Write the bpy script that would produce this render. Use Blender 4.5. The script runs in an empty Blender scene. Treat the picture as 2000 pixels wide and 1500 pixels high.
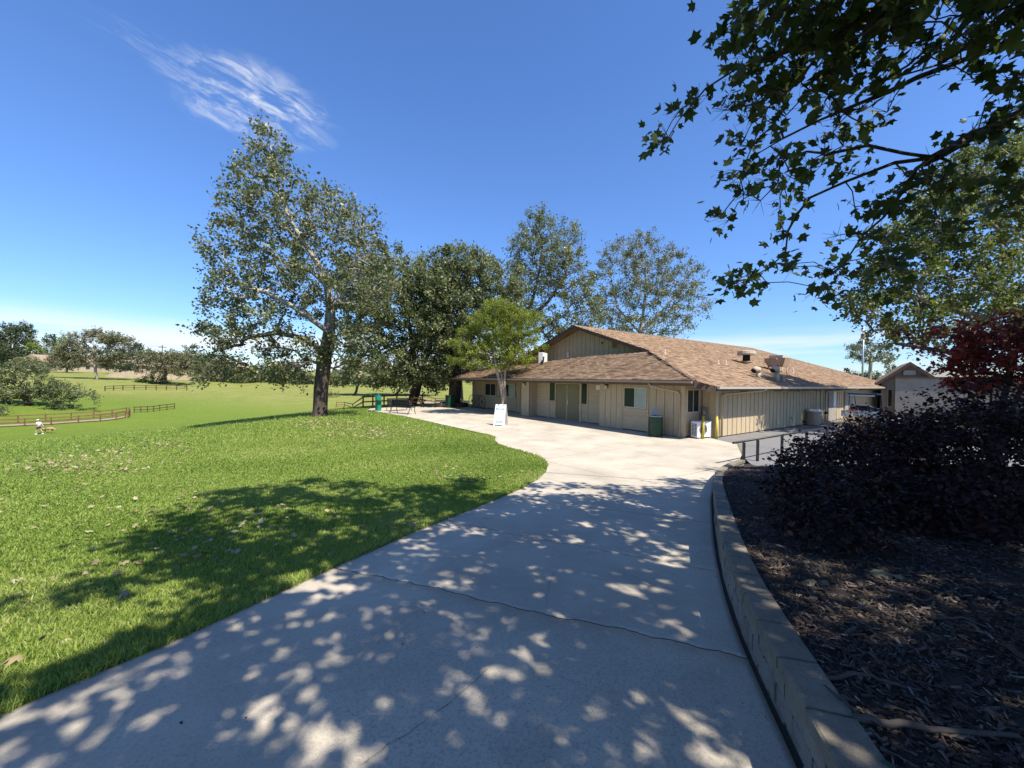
import bpy, bmesh, math, random
import numpy as np
from mathutils import Vector, Matrix
sc = bpy.context.scene
COL = sc.collection
rng = np.random.default_rng(7)
random.seed(7)
R = math.radians

# ------------------------------------------------------------------ camera, sky, sun, exposure
EYE = 2.35
F_PX = 770.0
cam_d = bpy.data.cameras.new('camera')
cam = bpy.data.objects.new('camera', cam_d)
COL.objects.link(cam)
cam_d.sensor_width = 36.0
cam_d.lens = 36.0 * F_PX / 2000.0
cam_d.clip_start = 0.05
cam_d.clip_end = 6000.0
CAM_ROT = Matrix.Rotation(R(90 - 0.67), 4, 'X') @ Matrix.Rotation(R(0.86), 4, 'Z')
cam.matrix_world = Matrix.Translation((0, 0, EYE)) @ CAM_ROT
sc.camera = cam

SUN_H = np.array([0.69, -0.72]); SUN_H /= np.linalg.norm(SUN_H)
SUN_EL = 55.0
SUN_DIR = Vector((SUN_H[0] * math.cos(R(SUN_EL)), SUN_H[1] * math.cos(R(SUN_EL)), math.sin(R(SUN_EL))))
sun_d = bpy.data.lights.new('sun', 'SUN')
sun_d.energy = 4.1
sun_d.angle = R(0.53)
sun_d.color = (1.0, 0.93, 0.82)
sun = bpy.data.objects.new('sun', sun_d)
COL.objects.link(sun)
sun.rotation_euler = SUN_DIR.to_track_quat('Z', 'Y').to_euler()

world = bpy.data.worlds.new('World')
sc.world = world
world.use_nodes = True
wn = world.node_tree
for n in list(wn.nodes):
    wn.nodes.remove(n)
def wnode(t, **kw):
    n = wn.nodes.new(t)
    for k, v in kw.items():
        setattr(n, k, v)
    return n
def wlink(a, b):
    wn.links.new(a, b)
sky = wnode('ShaderNodeTexSky', sky_type='NISHITA')
sky.sun_disc = False
sky.sun_elevation = R(SUN_EL)
sky.sun_rotation = math.atan2(SUN_H[0], SUN_H[1])
sky.altitude = 300.0
sky.air_density = 1.0
sky.dust_density = 0.4
sky.ozone_density = 3.0
SKY_STRENGTH = 0.128
CLOUD_WHITE = 3.9

def px_ray(px, py):
    v = Vector(((px - 1000) / F_PX, -(py - 750) / F_PX, -1.0))
    return (CAM_ROT.to_3x3() @ v)

def wmath(op, a, b=None):
    n = wnode('ShaderNodeMath', operation=op)
    for i, q in enumerate((a, b)):
        if q is None:
            continue
        if isinstance(q, (int, float)):
            n.inputs[i].default_value = q
        else:
            wlink(q, n.inputs[i])
    return n.outputs[0]
tc = wnode('ShaderNodeTexCoord')
DIRV = tc.outputs['Generated']
def wdot(vec):
    n = wnode('ShaderNodeVectorMath', operation='DOT_PRODUCT')
    wlink(DIRV, n.inputs[0])
    n.inputs[1].default_value = vec
    return n.outputs['Value']
def wsmooth(v, lo, hi):
    n = wnode('ShaderNodeMapRange', interpolation_type='SMOOTHSTEP')
    wlink(v, n.inputs[0])
    n.inputs[1].default_value = lo; n.inputs[2].default_value = hi
    n.inputs[3].default_value = 0; n.inputs[4].default_value = 1
    return n.outputs[0]
# one wisp of cirrus high on the left, in angular coordinates round its own centre
def cirrus(px, py, ang, half_l, half_w, strength, seed):
    N = px_ray(px, py).normalized()
    X = Vector((0, 0, 1)).cross(N).normalized() * -1
    Y = N.cross(X).normalized()
    if Y.z < 0:
        Y = -Y
    ca, sa = math.cos(R(ang)), math.sin(R(ang))
    L = X * ca + Y * sa
    W = Y * ca - X * sa
    dn = wmath('MAXIMUM', wdot(N), 0.05)
    a = wmath('DIVIDE', wdot(L), dn)
    b = wmath('DIVIDE', wdot(W), dn)
    comb = wnode('ShaderNodeCombineXYZ')
    wlink(wmath('MULTIPLY', a, 1 / half_l), comb.inputs[0])
    wlink(wmath('MULTIPLY', b, 1 / half_w), comb.inputs[1])
    comb.inputs[2].default_value = seed
    warp = wnode('ShaderNodeTexNoise'); warp.inputs['Scale'].default_value = 1.6
    warp.inputs['Detail'].default_value = 3
    wlink(comb.outputs[0], warp.inputs['Vector'])
    add = wnode('ShaderNodeVectorMath', operation='MULTIPLY_ADD')
    wlink(warp.outputs['Color'], add.inputs[0]); add.inputs[1].default_value = (.7, .7, .0)
    wlink(comb.outputs[0], add.inputs[2])
    sep = wnode('ShaderNodeSeparateXYZ'); wlink(add.outputs[0], sep.inputs[0])
    aa = wmath('SUBTRACT', sep.outputs[0], .35); bb = wmath('SUBTRACT', sep.outputs[1], .35)
    r2 = wmath('ADD', wmath('MULTIPLY', aa, aa), wmath('MULTIPLY', bb, bb))
    mask = wmath('SUBTRACT', 1.0, wsmooth(r2, 0.0, 1.0))
    st = wnode('ShaderNodeCombineXYZ')
    sk = wmath('ADD', wmath('MULTIPLY', aa, 1.3), wmath('MULTIPLY', bb, -.9))
    sk2 = wmath('ADD', wmath('MULTIPLY', bb, 2.6), wmath('MULTIPLY', aa, 1.5))
    wlink(sk, st.inputs[0]); wlink(sk2, st.inputs[1]); st.inputs[2].default_value = seed * 1.7
    nz = wnode('ShaderNodeTexNoise'); nz.inputs['Scale'].default_value = 1.6
    nz.inputs['Detail'].default_value = 6; nz.inputs['Roughness'].default_value = .62
    nz.inputs['Distortion'].default_value = .15
    wlink(st.outputs[0], nz.inputs['Vector'])
    dens = wsmooth(nz.outputs['Fac'], .38, .85)
    front = wsmooth(wdot(N), .5, .6)
    return wmath('MULTIPLY', wmath('MULTIPLY', wmath('MULTIPLY', mask, dens), strength), front)
c1 = cirrus(495, 195, -2, .155, .075, .95, 3.1)
c2 = cirrus(330, 115, -8, .12, .028, .16, 8.4)
# thin cloud low round the horizon
sepd = wnode('ShaderNodeSeparateXYZ'); wlink(DIRV, sepd.inputs[0])
bandv = wnode('ShaderNodeCombineXYZ')
wlink(wmath('MULTIPLY', sepd.outputs[0], 1.0), bandv.inputs[0]); wlink(sepd.outputs[1], bandv.inputs[1])
wlink(wmath('MULTIPLY', sepd.outputs[2], 13.0), bandv.inputs[2])
bn = wnode('ShaderNodeTexNoise'); bn.inputs['Scale'].default_value = 2.3; bn.inputs['Detail'].default_value = 7
bn.inputs['Roughness'].default_value = .55
wlink(bandv.outputs[0], bn.inputs['Vector'])
el_lo = wsmooth(sepd.outputs[2], -.02, .05)
el_hi = wmath('SUBTRACT', 1.0, wsmooth(sepd.outputs[2], .06, .125))
band = wmath('MULTIPLY', wmath('MULTIPLY', el_lo, el_hi), wsmooth(bn.outputs['Fac'], .36, .60))
band = wmath('MULTIPLY', band, .85)
cl = wmath('MINIMUM', wmath('ADD', wmath('ADD', c1, c2), band), 1.0)
mixc = wnode('ShaderNodeMixRGB')
wlink(cl, mixc.inputs[0])
hs = wnode('ShaderNodeHueSaturation')
hs.inputs['Saturation'].default_value = 1.15
wlink(sky.outputs[0], hs.inputs['Color'])
elf = wsmooth(sepd.outputs[2], -.05, .50)
tint = wnode('ShaderNodeMixRGB'); wlink(elf, tint.inputs[0])
tint.inputs[1].default_value = (.45, .555, .72, 1); tint.inputs[2].default_value = (.70, .72, .86, 1)
mul = wnode('ShaderNodeMixRGB', blend_type='MULTIPLY'); mul.inputs[0].default_value = 1.0
wlink(hs.outputs[0], mul.inputs[1]); wlink(tint.outputs[0], mul.inputs[2])
wlink(mul.outputs[0], mixc.inputs[1])
mixc.inputs[2].default_value = (CLOUD_WHITE * .95, CLOUD_WHITE * .98, CLOUD_WHITE, 1)
bg = wnode('ShaderNodeBackground')
bg.inputs['Strength'].default_value = SKY_STRENGTH
wlink(mixc.outputs[0], bg.inputs['Color'])
wo = wnode('ShaderNodeOutputWorld')
wlink(bg.outputs[0], wo.inputs['Surface'])

sc.view_settings.view_transform = 'Standard'
sc.view_settings.look = 'None'
sc.view_settings.exposure = 1.12
sc.view_settings.gamma = 1.0
sc.view_settings.use_curve_mapping = False
sc.render.engine = 'CYCLES'
sc.cycles.use_denoising = True
try:
    sc.cycles.denoiser = 'OPENIMAGEDENOISE'
    sc.cycles.denoising_prefilter = 'NONE'
except Exception:
    pass
sc.cycles.max_bounces = 6
sc.cycles.diffuse_bounces = 4
sc.cycles.glossy_bounces = 3
sc.cycles.transmission_bounces = 4
sc.cycles.sample_clamp_indirect = 6.0

# ------------------------------------------------------------------ helpers
RM = np.array(CAM_ROT.to_3x3())
def ray(px, py):
    return RM @ np.array([(px - 1000) / F_PX, -(py - 750) / F_PX, -1.0])
def at_depth(px, py, Y):
    d = ray(px, py)
    return np.array([0, 0, EYE]) + d * (Y / d[1])
def at_z(px, py, z):
    d = ray(px, py)
    return np.array([0, 0, EYE]) + d * ((z - EYE) / d[2])
def at_ground(px, py, fn):
    z = 0.0
    for _ in range(25):
        p = at_z(px, py, z)
        z = 0.5 * z + 0.5 * float(fn(p[0], p[1]))
    return at_z(px, py, z)
def project(P):
    P = np.atleast_2d(P) - np.array([0, 0, EYE])
    q = P @ RM
    w = -q[:, 2]
    ws = np.where(np.abs(w) < 1e-6, 1e-6, w)
    return 1000 + F_PX * q[:, 0] / ws, 750 - F_PX * q[:, 1] / ws, w
def in_poly(x, y, poly):
    x = np.asarray(x, float); y = np.asarray(y, float)
    ins = np.zeros(x.shape, bool)
    n = len(poly)
    for i in range(n):
        x1, y1 = poly[i]; x2, y2 = poly[(i + 1) % n]
        c = ((y1 > y) != (y2 > y)) & (x < (x2 - x1) * (y - y1) / ((y2 - y1) if y2 != y1 else 1e-9) + x1)
        ins ^= c
    return ins
def seg_dist(x, y, poly, closed=True):
    x = np.asarray(x, float); y = np.asarray(y, float)
    best = np.full(x.shape, 1e9)
    n = len(poly)
    for i in range(n if closed else n - 1):
        ax, ay = poly[i]; bx, by = poly[(i + 1) % n]
        dx, dy = bx - ax, by - ay
        t = np.clip(((x - ax) * dx + (y - ay) * dy) / (dx * dx + dy * dy + 1e-12), 0, 1)
        best = np.minimum(best, np.hypot(x - ax - t * dx, y - ay - t * dy))
    return best
def smooth(a, lo, hi):
    t = np.clip((a - lo) / (hi - lo), 0, 1)
    return t * t * (3 - 2 * t)

def set_props(o, label=None, cat=None, group=None, kind=None):
    if label: o['label'] = label
    if cat: o['category'] = cat
    if group: o['group'] = group
    if kind: o['kind'] = kind
    return o
def empty(name, loc, label, cat, group=None, rz=0.0):
    o = bpy.data.objects.new(name, None)
    COL.objects.link(o)
    o.empty_display_size = .2
    o.location = loc
    o.rotation_euler = (0, 0, rz)
    return set_props(o, label, cat, group)
def link(name, me, parent=None):
    o = bpy.data.objects.new(name, me)
    COL.objects.link(o)
    if parent is not None:
        o.parent = parent
    return o
def np_mesh(name, V, Fs, mat, attr=None, flat=True):
    """V (n,3); Fs (m,k) array of equal-size faces or a list of such arrays; attr: per-face float named 'v'."""
    if not isinstance(Fs, list):
        Fs = [Fs]
    me = bpy.data.meshes.new(name)
    V = np.asarray(V, np.float32)
    loops = np.concatenate([f.ravel() for f in Fs]).astype(np.int32)
    sizes = np.concatenate([np.full(len(f), f.shape[1], np.int32) for f in Fs])
    starts = np.concatenate([[0], np.cumsum(sizes)[:-1]]).astype(np.int32)
    me.vertices.add(len(V)); me.vertices.foreach_set('co', V.ravel())
    me.loops.add(len(loops)); me.loops.foreach_set('vertex_index', loops)
    me.polygons.add(len(sizes)); me.polygons.foreach_set('loop_start', starts)
    me.polygons.foreach_set('loop_total', sizes)
    if attr is not None:
        a = me.attributes.new('v', 'FLOAT', 'FACE')
        a.data.foreach_set('value', np.asarray(attr, np.float32))
    if not flat:
        me.polygons.foreach_set('use_smooth', np.ones(len(sizes), bool))
    me.update(calc_edges=True)
    me.validate()
    if mat:
        me.materials.append(mat)
    return me

class MB:
    def __init__(self):
        self.v = []; self.f = []; self.sm = []
    def add(self, vs, fs, smooth_=False):
        o = len(self.v)
        self.v += [tuple(p) for p in vs]
        self.f += [tuple(i + o for i in f) for f in fs]
        self.sm += [smooth_] * len(fs)
        return self
    def box(self, x0, x1, y0, y1, z0, z1, M=None):
        vs = [(x, y, z) for z in (z0, z1) for y in (y0, y1) for x in (x0, x1)]
        if M is not None:
            vs = [tuple(M @ Vector(p)) for p in vs]
        return self.add(vs, [(0, 2, 3, 1), (4, 5, 7, 6), (0, 1, 5, 4), (2, 6, 7, 3), (0, 4, 6, 2), (1, 3, 7, 5)])
    def bev(self, x0, x1, y0, y1, z0, z1, b, M=None):
        """box with chamfered vertical and top edges"""
        def ringpts(i, z):
            return [(x0 + i + b, y0 + i, z), (x1 - i - b, y0 + i, z), (x1 - i, y0 + i + b, z), (x1 - i, y1 - i - b, z),
                    (x1 - i - b, y1 - i, z), (x0 + i + b, y1 - i, z), (x0 + i, y1 - i - b, z), (x0 + i, y0 + i + b, z)]
        vs = ringpts(0, z0) + ringpts(0, z1 - b) + ringpts(b, z1)
        fs = [tuple(range(7, -1, -1)), tuple(range(16, 24))]
        for k in (0, 8):
            for i in range(8):
                j = (i + 1) % 8
                fs.append((k + i, k + j, k + 8 + j, k + 8 + i))
        if M is not None:
            vs = [tuple(M @ Vector(p)) for p in vs]
        return self.add(vs, fs)
    def tube(self, pts, rad, n=8, cap=True):
        pts = [Vector(p) for p in pts]
        if not hasattr(rad, '__len__'):
            rad = [rad] * len(pts)
        vs = []; up = None
        for i, p in enumerate(pts):
            a = pts[max(i - 1, 0)]; b = pts[min(i + 1, len(pts) - 1)]
            d = (b - a).normalized()
            if up is None:
                up = d.orthogonal().normalized()
            up = (up - d * up.dot(d))
            up = up.normalized() if up.length > 1e-6 else d.orthogonal().normalized()
            s = d.cross(up)
            for k in range(n):
                t = 2 * math.pi * k / n
                vs.append(p + (up * math.cos(t) + s * math.sin(t)) * rad[i])
        fs = []
        for i in range(len(pts) - 1):
            for k in range(n):
                j = (k + 1) % n
                fs.append((i * n + k, i * n + j, (i + 1) * n + j, (i + 1) * n + k))
        self.add(vs, fs, True)
        if cap:
            o = len(self.v) - len(vs)
            self.f.append(tuple(o + k for k in range(n - 1, -1, -1))); self.sm.append(False)
            o += (len(pts) - 1) * n
            self.f.append(tuple(o + k for k in range(n))); self.sm.append(False)
        return self
    def lathe(self, prof, n=20, c=(0, 0, 0)):
        vs = []
        for r, z in prof:
            for k in range(n):
                t = 2 * math.pi * k / n
                vs.append((c[0] + r * math.cos(t), c[1] + r * math.sin(t), c[2] + z))
        fs = []
        for i in range(len(prof) - 1):
            for k in range(n):
                j = (k + 1) % n
                fs.append((i * n + k, i * n + j, (i + 1) * n + j, (i + 1) * n + k))
        self.add(vs, fs, False)
        o = len(self.v) - len(vs)
        if prof[0][0] > 1e-4:
            self.f.append(tuple(o + k for k in range(n - 1, -1, -1))); self.sm.append(False)
        if prof[-1][0] > 1e-4:
            o += (len(prof) - 1) * n
            self.f.append(tuple(o + k for k in range(n))); self.sm.append(False)
        return self
    def prism(self, poly, off):
        """poly: list of 3d points (ccw seen from outside), extruded by vector off"""
        n = len(poly); off = Vector(off)
        a = [Vector(p) for p in poly]; b = [p + off for p in a]
        fs = [tuple(range(n)), tuple(range(2 * n - 1, n - 1, -1))]
        for i in range(n):
            j = (i + 1) % n
            fs.append((j, i, n + i, n + j))
        return self.add(a + b, fs)
    def ring(self, c, axis, Rm, r, n=24, m=6):
        axis = Vector(axis).normalized(); u = axis.orthogonal().normalized(); w = axis.cross(u)
        vs = []; fs = []
        for i in range(n):
            t = 2 * math.pi * i / n
            d = u * math.cos(t) + w * math.sin(t)
            for k in range(m):
                s = 2 * math.pi * k / m
                vs.append(Vector(c) + d * (Rm + r * math.cos(s)) + axis * r * math.sin(s))
        for i in range(n):
            for k in range(m):
                i2 = (i + 1) % n; k2 = (k + 1) % m
                fs.append((i * m + k, i2 * m + k, i2 * m + k2, i * m + k2))
        return self.add(vs, fs, True)
    def mesh(self, name, mat):
        me = bpy.data.meshes.new(name)
        me.from_pydata([tuple(p) for p in self.v], [], self.f)
        me.polygons.foreach_set('use_smooth', self.sm)
        bm = bmesh.new(); bm.from_mesh(me)
        bmesh.ops.recalc_face_normals(bm, faces=bm.faces)
        bm.to_mesh(me); bm.free()
        if mat: me.materials.append(mat)
        return me
    def build(self, name, mat, parent=None):
        return link(name, self.mesh(name, mat), parent)

# ------------------------------------------------------------------ materials
def mat_new(name):
    m = bpy.data.materials.new(name)
    m.use_nodes = True
    nt = m.node_tree
    b = nt.nodes['Principled BSDF']
    return m, nt, b
def nd(nt, t, **kw):
    n = nt.nodes.new(t)
    for k, v in kw.items():
        setattr(n, k, v)
    return n
def coords(nt, space='Object'):
    return nd(nt, 'ShaderNodeTexCoord').outputs[space]
def noise(nt, vec, scale, detail=4, rough=.55, dist=0.0):
    n = nd(nt, 'ShaderNodeTexNoise')
    n.inputs['Scale'].default_value = scale
    n.inputs['Detail'].default_value = detail
    n.inputs['Roughness'].default_value = rough
    n.inputs['Distortion'].default_value = dist
    if vec is not None:
        nt.links.new(vec, n.inputs['Vector'])
    return n.outputs['Fac']
def ramp(nt, fac, stops):
    r = nd(nt, 'ShaderNodeValToRGB')
    e = r.color_ramp.elements
    while len(e) < len(stops):
        e.new(.5)
    for i, (p, c) in enumerate(stops):
        e[i].position = p
        e[i].color = (c[0], c[1], c[2], 1) if hasattr(c, '__len__') else (c, c, c, 1)
    nt.links.new(fac, r.inputs[0])
    return r.outputs[0]
def mixc_(nt, fac, a, b, mode='MIX'):
    n = nd(nt, 'ShaderNodeMixRGB', blend_type=mode)
    for i, q in enumerate((fac, a, b)):
        if isinstance(q, (int, float)):
            n.inputs[i].default_value = q
        elif isinstance(q, tuple):
            n.inputs[i].default_value = (*q, 1)
        else:
            nt.links.new(q, n.inputs[i])
    return n.outputs[0]
def bump(nt, b, h, strength=.3, dist=.01):
    n = nd(nt, 'ShaderNodeBump')
    n.inputs['Strength'].default_value = strength
    n.inputs['Distance'].default_value = dist
    nt.links.new(h, n.inputs['Height'])
    nt.links.new(n.outputs[0], b.inputs['Normal'])
def paint(name, col, rough=.6, var=.12, scale=6.0, bump_s=.1, metal=0.0, spec=.4, stretch=None):
    m, nt, b = mat_new(name)
    co = coords(nt)
    if stretch:
        mp = nd(nt, 'ShaderNodeMapping'); mp.inputs['Scale'].default_value = stretch
        nt.links.new(co, mp.inputs[0]); co = mp.outputs[0]
    f = noise(nt, co, scale, 6, .6)
    oi = nd(nt, 'ShaderNodeObjectInfo')
    lo = tuple(max(c * (1 - var), 0) for c in col); hi = tuple(min(c * (1 + var), 1) for c in col)
    c = ramp(nt, f, [(.3, lo), (.7, hi)])
    c2 = mixc_(nt, 1.0, c, ramp(nt, oi.outputs['Random'], [(0, 1 - var * .6), (1, 1.0)]), 'MULTIPLY')
    nt.links.new(c2, b.inputs['Base Color'])
    b.inputs['Roughness'].default_value = rough
    b.inputs['Metallic'].default_value = metal
    b.inputs['Specular IOR Level'].default_value = spec
    if bump_s:
        bump(nt, b, noise(nt, co, scale * 8, 4), bump_s, .004)
    return m
def leafmat(name, stops, rough=.5, trans=.35, trans_col=None, spec=.35):
    """stops: colour ramp over the per-leaf attribute v"""
    m, nt, b = mat_new(name)
    at = nd(nt, 'ShaderNodeAttribute'); at.attribute_name = 'v'
    oi = nd(nt, 'ShaderNodeObjectInfo')
    col = ramp(nt, at.outputs['Fac'], stops)
    nt.links.new(col, b.inputs['Base Color'])
    b.inputs['Roughness'].default_value = rough
    b.inputs['Specular IOR Level'].default_value = spec
    tr = nd(nt, 'ShaderNodeBsdfTranslucent')
    if trans_col:
        nt.links.new(mixc_(nt, 1.0, col, trans_col, 'MULTIPLY'), tr.inputs['Color'])
    else:
        nt.links.new(col, tr.inputs['Color'])
    mx = nd(nt, 'ShaderNodeMixShader'); mx.inputs[0].default_value = trans
    nt.links.new(b.outputs[0], mx.inputs[1]); nt.links.new(tr.outputs[0], mx.inputs[2])
    nt.links.new(mx.outputs[0], nt.nodes['Material Output'].inputs['Surface'])
    return m

M = {}
# lawn
m, nt, b = mat_new('lawn_soil_and_turf'); co = coords(nt)
f1 = noise(nt, co, 45, 5, .7); f2 = noise(nt, co, .35, 4, .6); f3 = noise(nt, co, 2.2, 5, .65)
g = ramp(nt, f1, [(.25, (.050, .085, .010)), (.5, (.115, .165, .022)), (.78, (.190, .230, .045))])
g = mixc_(nt, ramp(nt, f3, [(.42, 0), (.75, .35)]), g, (.20, .24, .055))
g = mixc_(nt, ramp(nt, f2, [(.35, 0), (.7, .30)]), g, (.075, .135, .018))
sp = nd(nt, 'ShaderNodeSeparateXYZ'); nt.links.new(co, sp.inputs[0])
mr = nd(nt, 'ShaderNodeMapRange', interpolation_type='SMOOTHSTEP'); nt.links.new(sp.outputs[1], mr.inputs[0])
mr.inputs[1].default_value = 62; mr.inputs[2].default_value = 84
dry = mixc_(nt, 1.0, mr.outputs[0], ramp(nt, f2, [(.3, .15), (.6, .5)]), 'MULTIPLY')
g = mixc_(nt, dry, g, (.30, .26, .10))
nt.links.new(g, b.inputs['Base Color']); b.inputs['Roughness'].default_value = .9
b.inputs['Specular IOR Level'].default_value = .1
bump(nt, b, noise(nt, co, 30, 5, .7), .9, .05)
M['lawn'] = m
# concrete
def concrete(name, base, dark=.72, speck=.5):
    m, nt, b = mat_new(name); co = coords(nt)
    oi = nd(nt, 'ShaderNodeObjectInfo')
    geo = nd(nt, 'ShaderNodeNewGeometry'); co = geo.outputs['Position']
    big = noise(nt, co, .8, 6, .62, .4); mid = noise(nt, co, 5, 6, .65); fine = noise(nt, co, 160, 3, .7)
    c = ramp(nt, big, [(.3, tuple(x * dark for x in base)), (.62, base)])
    c = mixc_(nt, ramp(nt, mid, [(.40, .0), (.75, .22)]), c, tuple(x * .70 for x in base))
    c = mixc_(nt, ramp(nt, fine, [(.52, 0), (.72, speck)]), c, tuple(x * .45 for x in base))
    pit = noise(nt, co, 55, 5, .8)
    wear = noise(nt, co, .55, 4, .6)
    c = mixc_(nt, mixc_(nt, 1.0, ramp(nt, pit, [(.50, 0), (.62, .55)]), ramp(nt, wear, [(.40, .25), (.62, 1.0)]), 'MULTIPLY'), c, tuple(x * .42 for x in base))
    pale = noise(nt, co, 38, 4, .7)
    c = mixc_(nt, ramp(nt, pale, [(.60, 0), (.75, .35)]), c, tuple(min(x * 1.3, .8) for x in base))
    st = noise(nt, co, 1.7, 3, .5, 1.2)
    c = mixc_(nt, ramp(nt, st, [(.66, 0), (.74, .22)]), c, (.16, .14, .11))
    c = mixc_(nt, 1.0, c, ramp(nt, oi.outputs['Random'], [(0, .93), (1, 1.0)]), 'MULTIPLY')
    nt.links.new(c, b.inputs['Base Color']); b.inputs['Roughness'].default_value = .85
    b.inputs['Specular IOR Level'].default_value = .25
    bump(nt, b, mixc_(nt, .5, noise(nt, co, 90, 5, .7), mid), .25, .006)
    return m
M['concrete'] = concrete('broom_finished_concrete', (.53, .47, .37), .68, .7)
M['gutter'] = concrete('darkened_edge_concrete', (.25, .235, .21), .65, .6)
M['asphalt'] = concrete('worn_grey_asphalt', (.21, .205, .20), .8, .8)
M['dirt'] = paint('dark_debris', (.030, .024, .018), .95, .4, 30, .5)  # crack and bed dirt; also painted shade in slab gaps and wall joints
M['dirt_pale'] = concrete('grimy_edge_concrete', (.11, .10, .085), .5, .8)
M['joint_dirt'] = concrete('leaf_dirt_in_joint', (.065, .055, .044), .5, .8)
M['block'] = concrete('split_concrete_block', (.32, .285, .235), .55, .8)
M['cap'] = concrete('weathered_cap_block', (.30, .26, .195), .5, .9)
for nm_, amt_ in (('cap', .5), ('block', .25)):
    m = M[nm_]; nt = m.node_tree; b = nt.nodes['Principled BSDF']
    src = b.inputs['Base Color'].links[0].from_socket
    geo = nd(nt, 'ShaderNodeNewGeometry')
    fl = noise(nt, geo.outputs['Position'], 70, 4, .75)
    c = mixc_(nt, ramp(nt, fl, [(.60, 0), (.70, amt_)]), src, (.46, .44, .40))
    mo = noise(nt, geo.outputs['Position'], 6, 6, .7)
    c = mixc_(nt, ramp(nt, mo, [(.48, 0), (.72, .5)]), c, (.060, .055, .035))
    nt.links.new(c, b.inputs['Base Color'])
    bump(nt, b, noise(nt, geo.outputs['Position'], 120, 6, .8), .8, .008)
# mulch
m, nt, b = mat_new('mulch_bed_soil'); co = coords(nt)
f = noise(nt, co, 60, 6, .75); f2 = noise(nt, co, 3, 4)
c = ramp(nt, f, [(.3, (.012, .009, .007)), (.6, (.050, .036, .027)), (.8, (.12, .09, .065))])
c = mixc_(nt, ramp(nt, f2, [(.4, 0), (.7, .5)]), c, (.03, .022, .017))
nt.links.new(c, b.inputs['Base Color']); b.inputs['Roughness'].default_value = .95
bump(nt, b, f, 1.0, .04)
M['mulch'] = m
def attr_mat(name, stops, rough=.85, spec=.2):
    m, nt, b = mat_new(name)
    at = nd(nt, 'ShaderNodeAttribute'); at.attribute_name = 'v'
    c = ramp(nt, at.outputs['Fac'], stops)
    nt.links.new(c, b.inputs['Base Color'])
    b.inputs['Roughness'].default_value = rough; b.inputs['Specular IOR Level'].default_value = spec
    return m
M['chips'] = attr_mat('bark_chips', [(0, (.020, .015, .012)), (.5, (.070, .053, .042)), (.85, (.155, .124, .100)), (1, (.31, .27, .225))])
M['shingle'] = attr_mat('asphalt_shingles', [(0, (.095, .060, .037)), (.2, (.160, .104, .064)), (.55, (.235, .156, .098)), (.8, (.295, .205, .135)), (1, (.16, .118, .080))], .9)
M['roofdeck'] = paint('roof_underlay', (.24, .16, .105), .9, .2, 8)
M['wood_tan'] = paint('tan_painted_siding', (.435, .350, .225), .7, .10, 3, .15, stretch=(6, 6, .8))
M['wood_tan2'] = paint('tan_painted_lap', (.435, .350, .225), .7, .10, 3, .15, stretch=(.8, 6, 6))
M['trim'] = paint('tan_trim', (.45, .36, .235), .6, .08, 3, .1)
M['backing'] = paint('dark_siding_groove', (.10, .075, .05), .8, .2, 5)
M['fascia'] = paint('brown_fascia', (.105, .070, .048), .7, .2, 4)
M['gutter_paint'] = paint('grey_brown_gutter', (.26, .20, .155), .45, .15, 3)
M['door'] = paint('olive_brown_door', (.185, .165, .085), .5, .08, 2)
M['white'] = paint('white_enamel', (.72, .72, .70), .45, .05, 5, .05)
M['plastic_white'] = paint('white_plastic', (.70, .70, .69), .45, .04, 5, .03)
M['alu'] = paint('pale_window_frame', (.50, .46, .39), .4, .05, 5, .03)
M['black'] = paint('black_metal', (.018, .018, .020), .45, .2, 8, .05)
M['dark'] = paint('dark_interior', (.012, .012, .012), .8, .2, 4)
M['steel'] = paint('galvanised_steel', (.42, .43, .43), .4, .1, 6, .05, .6)
M['green'] = paint('green_enamel', (.008, .045, .022), .4, .15, 4, .05)
M['teal'] = paint('teal_green_casting', (.010, .20, .135), .4, .15, 5, .05)
M['yellow'] = paint('yellow_post_paint', (.46, .37, .045), .5, .12, 5, .05)
M['orange'] = paint('orange_plastic', (.75, .12, .02), .4, .08, 4, .03)
M['redwood'] = paint('red_stained_rail', (.175, .080, .045), .8, .25, 5, .2)
M['darkwood'] = paint('dark_brown_rail', (.075, .042, .026), .8, .25, 5, .2)
M['tyre'] = paint('rubber', (.02, .02, .02), .85, .2, 8)
M['concrete_bin'] = paint('exposed_aggregate', (.33, .275, .20), .9, .25, 30, .4)
M['lamp_glass'] = paint('frosted_lamp', (.55, .50, .38), .3, .1, 5, .0)
M['copper'] = paint('brown_vent_metal', (.36, .25, .17), .6, .15, 6, .1)
M['tile'] = paint('faded_clay_tile', (.30, .215, .145), .9, .2, 2)
M['stucco'] = paint('cream_stucco', (.44, .37, .28), .9, .12, 2)
M['fence_grey'] = paint('grey_shed_siding', (.27, .245, .21), .8, .12, 3, .1)
M['print_a'] = paint('pale_print', (.62, .76, .78), .5, .06, 6, 0)
M['print_teal'] = paint('teal_print', (.16, .32, .31), .5, .08, 6, 0)
M['print_grey'] = paint('grey_print', (.34, .40, .42), .5, .08, 6, 0)
M['print_pink'] = paint('pink_print', (.72, .52, .58), .5, .08, 6, 0)
M['text'] = paint('dark_lettering', (.07, .055, .035), .7, .1, 6, 0)
m, nt, b = mat_new('window_glass')
b.inputs['Base Color'].default_value = (.022, .030, .032, 1); b.inputs['Roughness'].default_value = .06
b.inputs['Specular IOR Level'].default_value = .3
nz = noise(nt, coords(nt), 1.5, 2); bump(nt, b, nz, .03, .02)
M['glass'] = m
M['blind'] = paint('pale_window_blind', (.30, .35, .33), .25, .1, 2, 0, spec=.8)
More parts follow.
